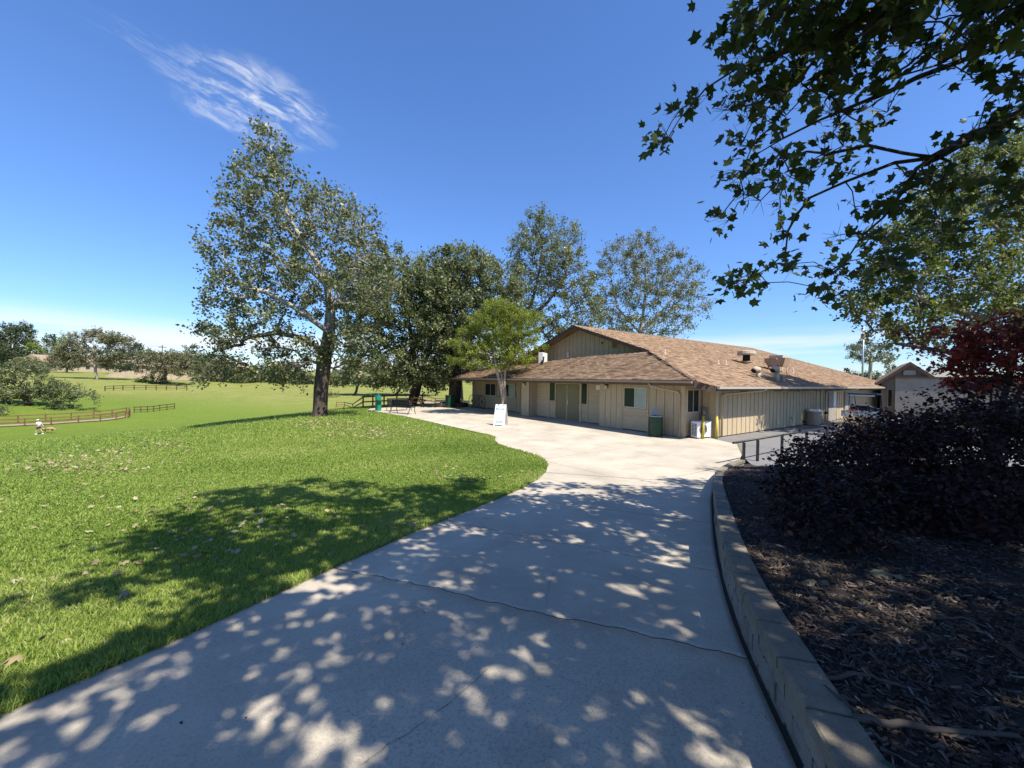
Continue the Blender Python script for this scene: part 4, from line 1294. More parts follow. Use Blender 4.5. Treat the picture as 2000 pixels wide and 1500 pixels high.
def grow(trunk, clusters, r_base, r_tip=.012, seed=0, rise=.35, sides=6, expo=.5):
    """trunk: list of points (main axes joined at their starts). Returns tubes mesh data for limbs reaching every cluster."""
    r_ = np.random.default_rng(seed)
    nodes = []; parent = []
    for axis in trunk:
        axis = np.array(axis, float)
        seg = []
        for i in range(len(axis) - 1):
            m_ = max(2, int(np.linalg.norm(axis[i + 1] - axis[i]) / .45))
            for k in range(m_):
                seg.append(axis[i] + (axis[i + 1] - axis[i]) * k / m_)
        seg.append(axis[-1])
        if nodes:
            dd = np.linalg.norm(np.array(nodes) - seg[0], axis=1); par = int(np.argmin(dd))
        else:
            par = -1
        for p in seg:
            nodes.append(p); parent.append(par); par = len(nodes) - 1
    ntr = len(nodes)
    arr = np.zeros((len(nodes) + len(clusters) * 12, 3)); arr[:ntr] = nodes
    par = np.full(len(arr), -1); par[:ntr] = parent
    n_ = ntr
    base_z = arr[0, 2]; H = arr[:ntr, 2].max() - base_z
    ok_from = 0
    d0 = np.array([np.min(np.linalg.norm(arr[:ntr] - c, axis=1)) for c in clusters])
    lowcut = base_z + H * .18
    for ci in np.argsort(d0):
        c = clusters[ci]
        v = arr[:n_] - c
        dist = np.linalg.norm(v, axis=1)
        pen = dist + np.where(v[:, 2] > 0, rise * 2.2 * v[:, 2], -0.0) + np.where(arr[:n_, 2] < lowcut, 3.0, 0)
        j = int(np.argmin(pen))
        a = arr[j]; L_ = np.linalg.norm(c - a)
        m_ = int(np.clip(L_ / .45, 2, 11))
        side = r_.normal(0, .07 * L_, 3); side[2] = abs(side[2]) * .8 + .06 * L_
        prev = j
        for k in range(1, m_ + 1):
            t_ = k / m_
            p = a + (c - a) * t_ + side * math.sin(math.pi * t_) + r_.normal(0, .02 * min(L_, 2), 3) * (k < m_)
            arr[n_] = p; par[n_] = prev; prev = n_; n_ += 1
            if n_ >= len(arr) - 12: break
        if n_ >= len(arr) - 14: break
    arr = arr[:n_]; par = par[:n_]
    load = np.ones(n_) * .15
    child = np.zeros(n_, int)
    for i in range(n_ - 1, -1, -1):
        if par[i] >= 0:
            load[par[i]] += load[i] if child[i] or True else 0
    rad = r_base * (load / load[0]) ** expo
    rad = np.maximum(rad, r_tip)
    # edges to frustums
    e = np.nonzero(par >= 0)[0]
    A = arr[par[e]]; B = arr[e]
    d = B - A; ln = np.linalg.norm(d, axis=1); good = ln > 1e-5
    e, A, B, d = e[good], A[good], B[good], d[good] / ln[good][:, None]
    ra = np.minimum(rad[par[e]], rad[e] * 1.45); rb = rad[e]
    ref = np.where(np.abs(d[:, 2:3]) < .9, np.array([[0, 0, 1.]]), np.array([[1., 0, 0]]))
    x = np.cross(ref, d); x /= np.linalg.norm(x, axis=1)[:, None]; y = np.cross(d, x)
    t_ = np.arange(sides) * 2 * math.pi / sides
    circ = x[:, None] * np.cos(t_)[None, :, None] + y[:, None] * np.sin(t_)[None, :, None]
    VA = A[:, None] - d[:, None] * (ra * .25)[:, None, None] + circ * ra[:, None, None]
    VB = B[:, None] + d[:, None] * (rb * .25)[:, None, None] + circ * rb[:, None, None]
    V = np.concatenate([VA, VB], 1).reshape(-1, 3)
    k = np.arange(sides)
    f = np.stack([k, (k + 1) % sides, (k + 1) % sides + sides, k + sides], -1)
    F = (f[None] + (np.arange(len(e)) * 2 * sides)[:, None, None]).reshape(-1, 4)
    return V, F
def flare_tube(pts, radii, seed=0, n=14, lobes=5, amp=.06):
    """a trunk with fluted root flare"""
    r_ = random.Random(seed); ph = r_.random() * 6
    mb = MB(); mb.tube(pts, radii, n)
    for i in range(len(pts)):
        for k in range(n):
            v = Vector(mb.v[i * n + k]); c = Vector(pts[i])
            a_ = 2 * math.pi * k / n
            w = 1 + (amp + .16 * max(0, 1 - i / 2.0)) * math.sin(lobes * a_ + ph) + .04 * math.sin(3 * a_ + i)
            mb.v[i * n + k] = tuple(c + (v - c) * w)
    return mb
def sprays(cl, leaf_n, spread, size, seed, flat_, axes):
    """leaves set along short twigs that leave every clump outwards"""
    r_ = np.random.default_rng(seed + 300)
    ax = np.concatenate([np.asarray(a) for a in axes])
    ctr = cl.mean(0) - np.array([0, 0, .15 * (cl[:, 2].max() - cl[:, 2].min())])
    nearest = ax[np.argmin(np.linalg.norm(cl[:, None] - ax[None], axis=2), axis=1)]
    out = (cl - nearest); out /= np.linalg.norm(out, axis=1)[:, None] + 1e-6
    o2 = cl - ctr; o2 /= np.linalg.norm(o2, axis=1)[:, None] + 1e-6
    out = out * .5 + o2 * .7
    amt = r_.gamma(2.6, 1 / 2.6, len(cl))
    ntw = 6
    P_, V_, A_, B_ = [], [], [], []
    cvar = np.clip(r_.normal(.45, .15, len(cl)), 0, 1)
    d = out[:, None, :] * .9 + r_.normal(0, .75, (len(cl), ntw, 3)) * np.array([1, 1, flat_]) + np.array([0, 0, .18])
    d /= np.linalg.norm(d, axis=2)[:, :, None]
    L_ = spread * 2.1 * r_.uniform(.5, 1.25, (len(cl), ntw))
    A = np.repeat(cl[:, None], ntw, 1); B = A + d * L_[:, :, None]
    for k in range(ntw):
        n_ = r_.poisson(np.maximum(.2, leaf_n / ntw * amt))
        idx = np.repeat(np.arange(len(cl)), n_)
        t_ = r_.random(len(idx)) ** .75
        p = A[idx, k] + d[idx, k] * (L_[idx, k] * t_)[:, None]
        p = p + r_.normal(0, 1, p.shape) * (size * .55 + .10 * spread)
        P_.append(p)
        V_.append(np.clip(cvar[idx] + r_.normal(0, .17, len(idx)), 0, 1))
    return np.concatenate(P_), np.concatenate(V_), (A.reshape(-1, 3), B.reshape(-1, 3))
def twig_mesh(A, B, r0):
    d = B - A; d /= np.linalg.norm(d, axis=1)[:, None] + 1e-9
    ref = np.where(np.abs(d[:, 2:3]) < .9, np.array([[0, 0, 1.]]), np.array([[1., 0, 0]]))
    x = np.cross(ref, d); x /= np.linalg.norm(x, axis=1)[:, None]; y = np.cross(d, x)
    t_ = np.arange(3) * 2 * math.pi / 3
    circ = x[:, None] * np.cos(t_)[None, :, None] + y[:, None] * np.sin(t_)[None, :, None]
    B = A + (B - A) * .72
    V = np.concatenate([A[:, None] + circ * r0, B[:, None] + circ * r0 * .35], 1).reshape(-1, 3)
    k = np.arange(3); f = np.stack([k, (k + 1) % 3, (k + 1) % 3 + 3, k + 3], -1)
    return V, (f[None] + (np.arange(len(A)) * 6)[:, None, None]).reshape(-1, 4)
def tree(name, base, axes, clusters, r_base, leaf_n, spread, size, leafm, barkm, label, cat='tree', group=None, up=.35, seed=0, r_tip=.012, flare=True, tmpl=(KITE_V, KITE_F), sides=6, droop=0.0, flat_=.8):
    """a tree: empty > trunk, crown"""
    r_ = np.random.default_rng(seed + 100)
    t = empty(name, tuple(base), label, cat, group)
    base = np.array(base, float)
    axes = [np.array(a, float) for a in axes]
    V, F = grow(axes, clusters, r_base, r_tip, seed, sides=sides)
    if flare:
        a0 = axes[0]
        m_ = min(len(a0), 4)
        pts = [a0[0] + np.array([0, 0, -.25])] + [a0[0] + (a0[1] - a0[0]) * q_ for q_ in (0, .06, .2, .6)]
        mb = flare_tube([tuple(p) for p in pts], [r_base * 1.55, r_base * 1.35, r_base * 1.12, r_base * 1.02, r_base * .9], seed)
        fv = np.array([tuple(v) for v in mb.v]); 
        ff = [f for f in mb.f if len(f) == 4]
        V2 = np.concatenate([V, fv]); F2 = np.concatenate([F, np.array(ff) + len(V)])
    else:
        V2, F2 = V, F
    link('trunk', np_mesh('trunk', V2 - base, F2, barkm, flat=False), t)
    pos, var, tw = sprays(np.asarray(clusters), leaf_n, spread, size, seed, flat_, axes)
    Vl, Fl, al = leaf_cloud(pos - base, size, up, seed + 5, tmpl, var, droop)
    link('crown', np_mesh('crown', Vl, Fl, leafm, al), t)
    Vt, Ft = twig_mesh(tw[0] - base, tw[1] - base, max(r_tip * .8, .006))
    o_ = link('twigs', np_mesh('twigs', Vt, Ft, barkm), t)
    o_['kind'] = 'stuff'
    return t
def axis_px(lst, D):
    return [at_depth(p[0], p[1], D + (p[2] if len(p) > 2 else 0)) for p in lst]

# the big sycamore on the crest of the lawn
D = 23.6
bz = float(G(-11.5, 23.6)) + .0
base = at_depth(625, 806, D); base[2] = float(G(base[0], base[1])) - .05
ax1 = [base] + axis_px([(627, 760), (634, 700), (643, 650), (646, 600), (640, 560), (618, 510), (592, 470), (566, 430), (548, 380), (538, 330), (528, 285)], D)
ax2 = axis_px([(645, 610), (672, 570), (690, 530), (700, 480), (712, 430)], D)
ax3 = axis_px([(643, 650), (610, 625), (575, 600), (520, 570), (470, 560)], D - 1)
ax4 = axis_px([(640, 690), (590, 660), (540, 650), (480, 660)], D)
ax5 = axis_px([(640, 560), (610, 530), (560, 515), (500, 480), (460, 430)], D + .8)
big = ell_px([(528, 318, 52, 62), (500, 372, 70, 62), (468, 440, 66, 78), (560, 420, 85, 85), (640, 440, 72, 72), (692, 468, 60, 68), (715, 520, 48, 50), (425, 470, 36, 40), (440, 560, 52, 80), (520, 540, 80, 80),
              (600, 540, 90, 90), (690, 560, 70, 70), (740, 560, 40, 60), (440, 650, 55, 60), (520, 640, 80, 60), (590, 680, 70, 48), (680, 660, 58, 50), (440, 715, 66, 42), (545, 725, 72, 34), (400, 735, 36, 24), (690, 710, 48, 40), (600, 735, 34, 26)], D, 3.0, .30)
cl = poisson_ell(big, .92, 11)
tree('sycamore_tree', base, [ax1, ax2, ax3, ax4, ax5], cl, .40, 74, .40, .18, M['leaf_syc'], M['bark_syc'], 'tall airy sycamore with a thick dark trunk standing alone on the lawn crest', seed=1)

# oaks behind the forecourt
def ground_pt(px, Y):
    p = at_depth(px, 700, Y); p[2] = float(G(p[0], p[1])) - .05
    return p
D = 34.0
b_ = ground_pt(803, D)
ell = ell_px([(770, 545, 52, 52), (735, 600, 48, 62), (800, 600, 66, 66), (850, 560, 50, 60), (830, 650, 80, 60), (750, 670, 52, 50), (790, 715, 78, 42), (730, 730, 34, 28), (850, 720, 46, 44), (700, 690, 30, 40), (705, 570, 36, 44), (700, 630, 34, 40)], D, 4.2, .12)
cl = poisson_ell(ell, .95, 12)
tree('oak_tree', b_, [[b_] + axis_px([(812, 765), (818, 735), (808, 690), (800, 640), (790, 580), (780, 540)], D), axis_px([(818, 735), (840, 680), (850, 610), (852, 560)], D), axis_px([(812, 720), (760, 680), (735, 640)], D)], cl, .42, 125, .42, .20, M['leaf_oak'], M['bark_oak'], 'dense dark oak with a leaning trunk beyond the two benches', seed=2)
D = 33.2
b_ = ground_pt(888, D)
ell = ell_px([(905, 535, 48, 46), (870, 585, 54, 66), (940, 555, 52, 50), (975, 575, 36, 44), (930, 620, 66, 54), (880, 660, 56, 56), (870, 715, 26, 38), (985, 620, 34, 44), (990, 565, 30, 40), (960, 680, 40, 40)], D, 4.0, .12)
cl = poisson_ell(ell, .95, 13)
tree('oak_tree', b_, [[b_] + axis_px([(889, 760), (889, 720), (892, 670), (900, 620), (908, 560)], D), axis_px([(890, 690), (935, 640), (960, 590)], D)], cl, .55, 125, .42, .20, M['leaf_oak'], M['bark_oak'], 'dense oak growing in the planter ring at the far end of the building', seed=3)
D = 44.0
b_ = ground_pt(985, D)
ell = ell_px([(1062, 458, 44, 38), (1035, 500, 40, 45), (1110, 480, 30, 36), (1080, 530, 60, 52), (1130, 560, 32, 46), (1040, 590, 46, 45), (1120, 605, 44, 34), (1020, 540, 24, 40), (1068, 440, 20, 16), (1150, 610, 28, 44), (1095, 640, 50, 30), (1000, 600, 26, 44)], D, 4.6, .25)
cl = poisson_ell(ell, 1.15, 14)
tree('oak_tree', b_, [[b_] + axis_px([(1000, 700), (1020, 630), (1042, 580), (1055, 520), (1062, 460)], D), axis_px([(1020, 630), (1070, 590), (1105, 540), (1112, 490)], D), axis_px([(1010, 660), (1060, 640), (1110, 610)], D)], cl, .36, 84, .50, .22, M['leaf_oak'], M['bark_oak'], 'tall open crowned dark oak rising left of the gable peak', seed=4)
D = 56.0
b_ = ground_pt(1235, D)
ell = ell_px([(1215, 505, 44, 36), (1250, 495, 50, 34), (1180, 540, 24, 30), (1300, 520, 42, 40), (1335, 560, 44, 50), (1260, 570, 60, 48), (1200, 600, 46, 48), (1370, 600, 26, 28), (1310, 625, 50, 38), (1240, 640, 60, 34), (1225, 486, 30, 16)], D, 6.0, .45)
cl = poisson_ell(ell, 1.4, 15)
tree('sycamore_tree', b_, [[b_] + axis_px([(1240, 720), (1250, 650), (1258, 600), (1262, 550), (1255, 500)], D), axis_px([(1250, 650), (1300, 600), (1330, 560)], D), axis_px([(1250, 650), (1205, 600), (1195, 550)], D)], cl, .38, 88, .56, .23, M['leaf_olive'], M['bark_pale'], 'pale olive sycamore with a broad sparse crown behind the roof ridge', seed=5)

# young bright tree in front of the left windows
D = 25.6
b_ = ground_pt(982, D); b_[2] = 0.0
ell = ell_px([(975, 606, 34, 18), (1015, 628, 40, 22), (1046, 622, 14, 14), (945, 632, 30, 22), (915, 650, 20, 12), (900, 672, 22, 10), (985, 652, 50, 22), (935, 684, 40, 18), (1000, 690, 34, 18), (903, 706, 26, 9), (940, 712, 30, 10), (1030, 664, 22, 14), (1052, 678, 14, 8), (1020, 702, 26, 10), (985, 715, 20, 8), (1040, 650, 14, 8)], D, 1.3, .10)
cl = poisson_ell(ell, .36, 16)
axs = [[b_ + np.array([dx, 0, 0])] + axis_px([(982 + dx * 22, 780), (977 + dx * 30, 750), (970 + dx * 60, 722), (965 + dx * 140, 690), (965 + dx * 230, 650)], D) for dx in (0.0, .14, .28)]
tree('crape_myrtle', b_, axs, cl, .15, 118, .19, .08, M['leaf_bright'], M['bark_pale'], 'small bright green multi stemmed tree growing behind the folding sign', seed=6, flare=False, r_tip=.006)

# the lit yellow green sycamore on the right, beyond the drive
D = 17.5
b_ = np.array([24.5, 18.5, -.1])
ell = ell_px([(1905, 350, 95, 60), (1980, 420, 70, 90), (1850, 440, 85, 70), (1780, 480, 60, 50), (1730, 560, 70, 48), (1820, 570, 90, 70), (1910, 560, 80, 80), (1680, 600, 36, 36), (1990, 560, 60, 80), (1960, 300, 60, 50), (1790, 635, 80, 36), (1900, 640, 90, 46), (1700, 630, 36, 24),
              (2080, 420, 110, 130), (2120, 560, 110, 110)], D, 2.6, .12)
cl = poisson_ell(ell, .80, 17)
tree('sycamore_tree', b_, [[b_] + [np.array(q) for q in ((24.4, 18.4, 2.2), (24.2, 18.3, 4.0), (23.9, 18.0, 6.4), (23.4, 17.8, 9.4))], [np.array(q) for q in ((24.2, 18.3, 4.0), (21.4, 17.9, 5.4), (18.2, 17.6, 6.2))], [np.array(q) for q in ((24.4, 18.4, 3.0), (21.5, 17.8, 3.6), (17.0, 17.5, 4.2))]],
     cl, .34, 165, .38, .15, M['leaf_right'], M['bark_syc'], 'leafy yellow green sycamore rising over the service drive behind the red maple', seed=7, tmpl=(KITE_V, KITE_F))

# ------------------------------------------------------------------ the near sycamore whose limbs hang into the view
nt_base = np.array([8.6, 2.4, 0.0]); nt_base[2] = float(mulch_z(8.6, 2.4)) - .1
def pxd(lst):
    return [at_depth(p[0], p[1], p[2]) for p in lst]
def ndepth(y):
    return 3.1 + 2.3 * np.clip(y, 0, 620) / 600.0
crotch = np.array([8.3, 2.7, 3.6])
limbs = [
    [nt_base, np.array([8.55, 2.5, 1.6]), np.array([8.4, 2.6, 2.6]), crotch, np.array([7.9, 2.4, 5.4]), np.array([7.3, 1.8, 7.6]), np.array([6.9, 1.2, 9.8])],
    [crotch, np.array([7.0, 3.6, 5.6])] + pxd([(2060, 80, 4.6), (1946, 93, 4.3), (1877, 119, 4.1), (1790, 152, 3.9), (1738, 178, 3.8), (1686, 199, 3.7), (1600, 235, 3.7), (1530, 270, 3.7), (1480, 300, 3.8)]),
    [np.array([7.0, 3.6, 5.6])] + pxd([(2060, -40, 4.2), (1985, 0, 4.0), (1920, 74, 3.9), (1833, 126, 3.8), (1720, 160, 3.7)]),
    [crotch, np.array([7.4, 4.2, 4.5])] + pxd([(2120, 180, 5.2), (2000, 217, 5.0), (1911, 260, 4.8), (1825, 308, 4.6), (1764, 299, 4.5), (1695, 284, 4.4), (1620, 300, 4.3)]),
    pxd([(1825, 308, 4.6), (1747, 318, 4.55), (1651, 355, 4.5), (1582, 386, 4.5), (1556, 420, 4.6), (1539, 451, 4.7), (1534, 494, 4.8), (1500, 524, 4.9), (1461, 546, 5.0), (1418, 552, 5.05)]),
    pxd([(1825, 308, 4.6), (1790, 329, 4.7), (1764, 373, 4.8), (1725, 425, 4.95), (1686, 459, 5.05), (1651, 511, 5.2), (1600, 545, 5.3)]),
    [np.array([7.9, 2.4, 5.4]), np.array([5.0, 2.6, 6.2])] + pxd([(1677, -10, 3.4), (1660, 43, 3.35), (1608, 91, 3.3), (1540, 100, 3.4), (1439, 134, 3.5), (1378, 173, 3.6), (1352, 204, 3.65), (1326, 234, 3.7), (1300, 278, 3.75)]),
    pxd([(1608, 91, 3.3), (1560, 160, 3.4), (1500, 210, 3.5), (1455, 320, 3.8), (1440, 380, 4.0), (1405, 425, 4.1)]),
    [np.array([7.9, 2.4, 5.4]), np.array([5.4, .6, 7.0]), np.array([2.6, -.6, 7.8]), np.array([.4, -1.2, 8.2])],
    [np.array([7.3, 1.8, 7.6]), np.array([5.6, 3.8, 8.6]), np.array([4.2, 5.6, 9.2])],
    [np.array([7.3, 1.8, 7.6]), np.array([4.4, 2.2, 9.0]), np.array([2.0, 2.0, 9.6]), np.array([0.0, 1.6, 9.9])],
    [np.array([7.4, 4.2, 4.5]), np.array([8.4, 6.4, 6.0]), np.array([8.8, 8.6, 7.0])],
    [np.array([8.3, 2.7, 3.6]), np.array([9.8, 1.4, 6.0]), np.array([10.5, -.5, 8.0])],
]
# clumps that show, by where they hang in the view
BLOBS = [(1545, 60, 95, 62), (1680, 60, 105, 66), (1820, 30, 120, 44), (1950, 45, 55, 48), (1630, 170, 100, 62), (1510, 170, 60, 62), (1462, 60, 22, 60), (1480, 255, 48, 36), (1425, 215, 26, 20), (1355, 212, 26, 18), (1300, 258, 20, 22),
         (1540, 320, 80, 42), (1440, 335, 30, 22), (1630, 285, 52, 30), (1490, 385, 52, 28), (1410, 425, 26, 14), (1560, 375, 40, 26), (1740, 240, 44, 22), (1830, 120, 60, 24), (1910, 140, 56, 18), (1905, 90, 50, 30),
         (1660, 340, 44, 14), (1700, 415, 44, 24), (1745, 395, 50, 36), (1670, 460, 44, 26), (1640, 505, 44, 22), (1585, 535, 40, 18), (1530, 528, 26, 18), (1480, 546, 36, 16), (1430, 560, 18, 14), (1525, 445, 14, 12),
         (1850, 300, 60, 24), (1925, 270, 50, 34), (1970, 220, 40, 44), (1990, 165, 30, 26), (1800, 350, 52, 40), (1615, 565, 26, 12), (1725, 480, 50, 42), (1850, 410, 70, 50), (1740, 540, 30, 40), (1950, 350, 56, 50), (1980, 20, 40, 40)]
r_ = np.random.default_rng(31)
vis = []
for (bx_, by_, rx, ry) in BLOBS:
    k = max(2, int(rx * ry / 330.0))
    for _ in range(k):
        a_ = r_.uniform(0, 2 * math.pi); q = math.sqrt(r_.random())
        x_, y_ = bx_ + rx * q * math.cos(a_), by_ + ry * q * math.sin(a_)
        dd = float(ndepth(y_)) + r_.normal(0, .28) + (.35 if x_ > 1850 else 0)
        vis.append(at_depth(x_, y_, max(dd, 2.3)))
vis = np.array(vis)
def in_blobs(px, py, grow_=1.15):
    ok = np.zeros(len(px), bool)
    for (bx_, by_, rx, ry) in BLOBS:
        ok |= ((px - bx_) / (rx * grow_)) ** 2 + ((py - by_) / (ry * grow_)) ** 2 < 1
    return ok
# the rest of the crown stands above and behind the viewpoint and throws the shade on path, lawn and mulch
SHADE = [(1072, 906), (980, 902), (880, 912), (760, 925), (640, 930), (560, 945), (470, 958), (400, 985), (330, 1005), (300, 1040), (240, 1080), (175, 1118), (150, 1150), (290, 1165), (400, 1150), (430, 1180), (330, 1212), (180, 1235),
         (60, 1290), (0, 1345), (0, 1400), (200, 1330), (400, 1260), (430, 1300), (330, 1350), (150, 1420), (-100, 1500), (-400, 1700), (2600, 1700), (2600, 900), (2000, 840), (1560, 905), (1450, 880), (1380, 900), (1200, 912)]
K_SUN = np.array([SUN_H[0], SUN_H[1]]) / math.tan(R(SUN_EL))
cand = []
while len(cand) < 5200:
    gx, gy = r_.uniform(-6.5, 10.5), r_.uniform(-3.0, 13.5)
    gz = float(P(gy)) if gx < 3 else float(P(gy)) + .5
    px_, py_, w_ = project((gx, gy, gz))
    if w_[0] > .6:
        if not in_poly(px_, py_, SHADE)[0]: continue
    elif gx < -2.2: continue
    h = r_.uniform(4.2, 7.6)
    p = np.array([gx + K_SUN[0] * h, gy + K_SUN[1] * h, gz + h])
    if p[0] > 13: continue
    qx, qy, qw = project(p)
    if qw[0] > .2:
        near = -160 < qx[0] < 2160 and -170 < qy[0] < 1600
        if near: continue
    cand.append((*p, gx))
cand = np.array(cand)
# thin to an even spacing so that light gets through between clumps
sel = []
for *p, gx in cand:
    p = np.array(p)
    sp2 = (.32 if gx > 2.2 else .40) ** 2
    if not sel or np.min(np.sum((np.array(sel) - p) ** 2, axis=1)) > sp2: sel.append(p)
    if len(sel) >= 1150: break
off = np.array(sel)
near_tree = empty('sycamore_tree', tuple(nt_base), 'large overhanging sycamore with star shaped leaves reaching in above the mulch bed', 'tree')
allc = np.concatenate([vis, off])
Vb, Fb = grow([np.array(l) for l in limbs], allc, .34, .0055, 9, rise=.05, sides=6, expo=.72)
link('trunk', np_mesh('trunk', Vb - nt_base, Fb, M['bark_twig'], flat=False), near_tree)
pv, av, tv_ = sprays(vis, 11, .125, .10, 41, .9, [np.array(l) for l in limbs[1:8]])
Vt, Ft = twig_mesh(tv_[0] - nt_base, tv_[1] - nt_base, .0035)
o = link('twigs', np_mesh('twigs', Vt, Ft, M['bark_twig']), near_tree); o['kind'] = 'stuff'
LEAF_SIZE = .116
# the 300 leaves that show largest are objects of their own
dist = np.linalg.norm(pv - np.array([0, 0, EYE]), axis=1)
lx, ly, lw = project(pv)
inside = (lx > 0) & (lx < 2000) & (ly > 0) & (ly < 1500) & (lw > 0)
order = np.argsort(np.where(inside, dist, 99))[:300]
lone = np.zeros(len(pv), bool); lone[order] = True
leaf_mes = []
for k in range(6):
    tvk, tfk = star_leaf(.05 + .14 * k, 70 + k)
    stem = np.array([[0, .012, 0], [-.42, .0, .05], [0, -.012, 0]])
    vk = np.concatenate([tvk, stem]); fk = np.concatenate([tfk, [[13, 14, 15]]])
    leaf_mes.append(np_mesh('leaf', vk, fk, M['leaf_near'], np.full(len(fk), .15 + .14 * k)))
nrm = r_.normal(0, 1, (300, 3)); nrm[:, 2] += .55
fr = rot_from_normals(nrm, r_.uniform(0, 6.28, 300))
szs = LEAF_SIZE * r_.uniform(.6, 1.25, 300)
for k, i in enumerate(order):
    m4 = Matrix([[*(fr[k][0] * szs[k]), pv[i][0] - nt_base[0]], [*(fr[k][1] * szs[k]), pv[i][1] - nt_base[1]], [*(fr[k][2] * szs[k]), pv[i][2] - nt_base[2]], [0, 0, 0, 1]])
    o = bpy.data.objects.new('leaf', leaf_mes[int(r_.integers(0, 6))]); COL.objects.link(o); o.parent = near_tree; o.matrix_local = m4
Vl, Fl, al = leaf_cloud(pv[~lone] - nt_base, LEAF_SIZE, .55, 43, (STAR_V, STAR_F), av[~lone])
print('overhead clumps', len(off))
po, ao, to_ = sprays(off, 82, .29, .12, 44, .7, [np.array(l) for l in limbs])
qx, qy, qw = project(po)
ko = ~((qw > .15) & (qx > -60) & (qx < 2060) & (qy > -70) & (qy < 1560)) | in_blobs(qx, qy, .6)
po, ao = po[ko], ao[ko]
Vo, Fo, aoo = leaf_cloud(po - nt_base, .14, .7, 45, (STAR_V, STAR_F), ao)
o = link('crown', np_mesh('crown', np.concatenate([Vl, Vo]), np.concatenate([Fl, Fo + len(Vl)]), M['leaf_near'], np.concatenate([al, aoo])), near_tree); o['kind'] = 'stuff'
# seed balls hanging on threads
for k in range(16):
    i = int(r_.integers(0, len(vis))); p = vis[i] + r_.normal(0, .05, 3) - np.array([0, 0, .16])
    mb = MB(); mb.lathe([(0, -.016), (.012, -.010), (.016, 0), (.012, .010), (0, .016)], 8, tuple(p - nt_base)); mb.tube([tuple(p - nt_base), tuple(p - nt_base + np.array([.01, 0, .15]))], .0015, 3)
    mb.build('seed_ball', M['bark_twig'], near_tree)

# ------------------------------------------------------------------ shrubs on the mulch bed
def shrub(name, base, ells, spacing, leaf_n, spread, size, mat, label, cat, seed, group=None, up=.9, flat_=.45, nmax=900, stems=5, tmpl=(KITE_V, KITE_F), sz_r=.035):
    r2 = np.random.default_rng(seed)
    base = np.array(base, float)
    cl = poisson_ell(ells, spacing, seed, nmax)
    cl = cl[cl[:, 2] > mulch_z(cl[:, 0], cl[:, 1]) + .04]
    t = empty(name, tuple(base), label, cat, group)
    top = cl[:, 2].max()
    axes = []
    for k in range(stems):
        e = cl[int(r2.integers(0, len(cl)))]
        axes.append([base + r2.normal(0, .06, 3) * np.array([1, 1, 0]), base * .6 + e * .4 + np.array([0, 0, .12]), e])
    V, F = grow(axes, cl, sz_r, .004, seed, sides=5, rise=.1)
    link('stems', np_mesh('stems', V - base, F, M['bark_twig'], flat=False), t)
    p, v, tw = sprays(cl, leaf_n, spread, size, seed, flat_, axes)
    ok = p[:, 2] > mulch_z(p[:, 0], p[:, 1]) + .01
    p, v = p[ok], v[ok]
    Vl, Fl, al = leaf_cloud(p - base, size, up, seed + 5, tmpl, v)
    link('crown', np_mesh('crown', Vl, Fl, mat, al), t)
    Vt, Ft = twig_mesh(tw[0] - base, tw[1] - base, .003)
    o = link('twigs', np_mesh('twigs', Vt, Ft, M['bark_twig']), t); o['kind'] = 'stuff'
    return t
def mb_pt(x, y): return (x, y, float(mulch_z(x, y)) - .03)
LP_ = M['leaf_purple']
shrub('purple_shrub', mb_pt(4.2, 4.7), [((4.55, 4.9, 1.22), (.75, .8, .27)), ((3.65, 4.5, 1.10), (.55, .6, .24)), ((4.8, 5.3, 1.28), (.8, .7, .28)), ((4.5, 5.7, 1.15), (.4, .4, .16)), ((2.85, 3.5, 1.06), (.42, .35, .17)), ((3.3, 3.9, 1.12), (.5, .4, .24)), ((3.9, 3.9, 1.15), (.6, .4, .26))], .20, 62, .16, .055, LP_,
      'spreading dark purple shrub closest to the block wall', 'shrub', 61, nmax=700, flat_=.28)
shrub('purple_shrub', mb_pt(5.0, 4.2), [((5.3, 4.3, 1.62), (.8, .7, .40)), ((5.9, 4.7, 1.75), (.9, .7, .42)), ((4.4, 3.5, 1.22), (.7, .45, .28)), ((5.2, 3.6, 1.4), (.8, .45, .36)), ((5.15, 4.9, 1.75), (.5, .4, .10)), ((5.0, 4.5, 1.45), (.5, .5, .14))], .22, 58, .17, .058, LP_,
      'taller dark purple shrub to the side of the bed, beneath the red maple', 'shrub', 62, nmax=650, flat_=.28)
shrub('purple_shrub', mb_pt(6.6, 7.3), [((6.0, 7.2, 1.0), (.36, .4, .16)), ((6.6, 7.3, 1.12), (.6, .6, .22)), ((7.4, 7.6, 1.35), (.8, .7, .28)), ((5.4, 7.4, .93), (.2, .1, .04))], .22, 58, .16, .06, LP_,
      'dark purple shrub beside the black handrail with one branch reaching over the paving', 'shrub', 63, nmax=550, flat_=.28)
shrub('purple_shrub', mb_pt(7.6, 6.4), [((7.5, 6.4, 1.65), (1.0, .9, .22)), ((8.6, 6.6, 1.75), (.9, .9, .26))], .26, 55, .17, .06, LP_,
      'dark leafy shrub at the rear of the bed with gaps that show the lot', 'shrub', 64, nmax=400, flat_=.28)
mp = mb_pt(8.9, 7.3)
ell = ell_px([(1930, 690, 64, 30), (1970, 665, 50, 30), (1880, 716, 44, 18), (1830, 686, 26, 10), (1970, 735, 60, 34), (1890, 655, 30, 14), (1920, 752, 50, 16), (2060, 690, 70, 60), (1790, 668, 18, 6), (1840, 655, 24, 8)], 7.3, .9, .04)
shrub('red_maple', mp, ell, .20, 46, .18, .075, M['leaf_red'], 'crimson leaved maple standing over the purple shrubs', 'tree', 65, up=.8, stems=4, tmpl=(STAR_V, STAR_F), sz_r=.06, nmax=500)
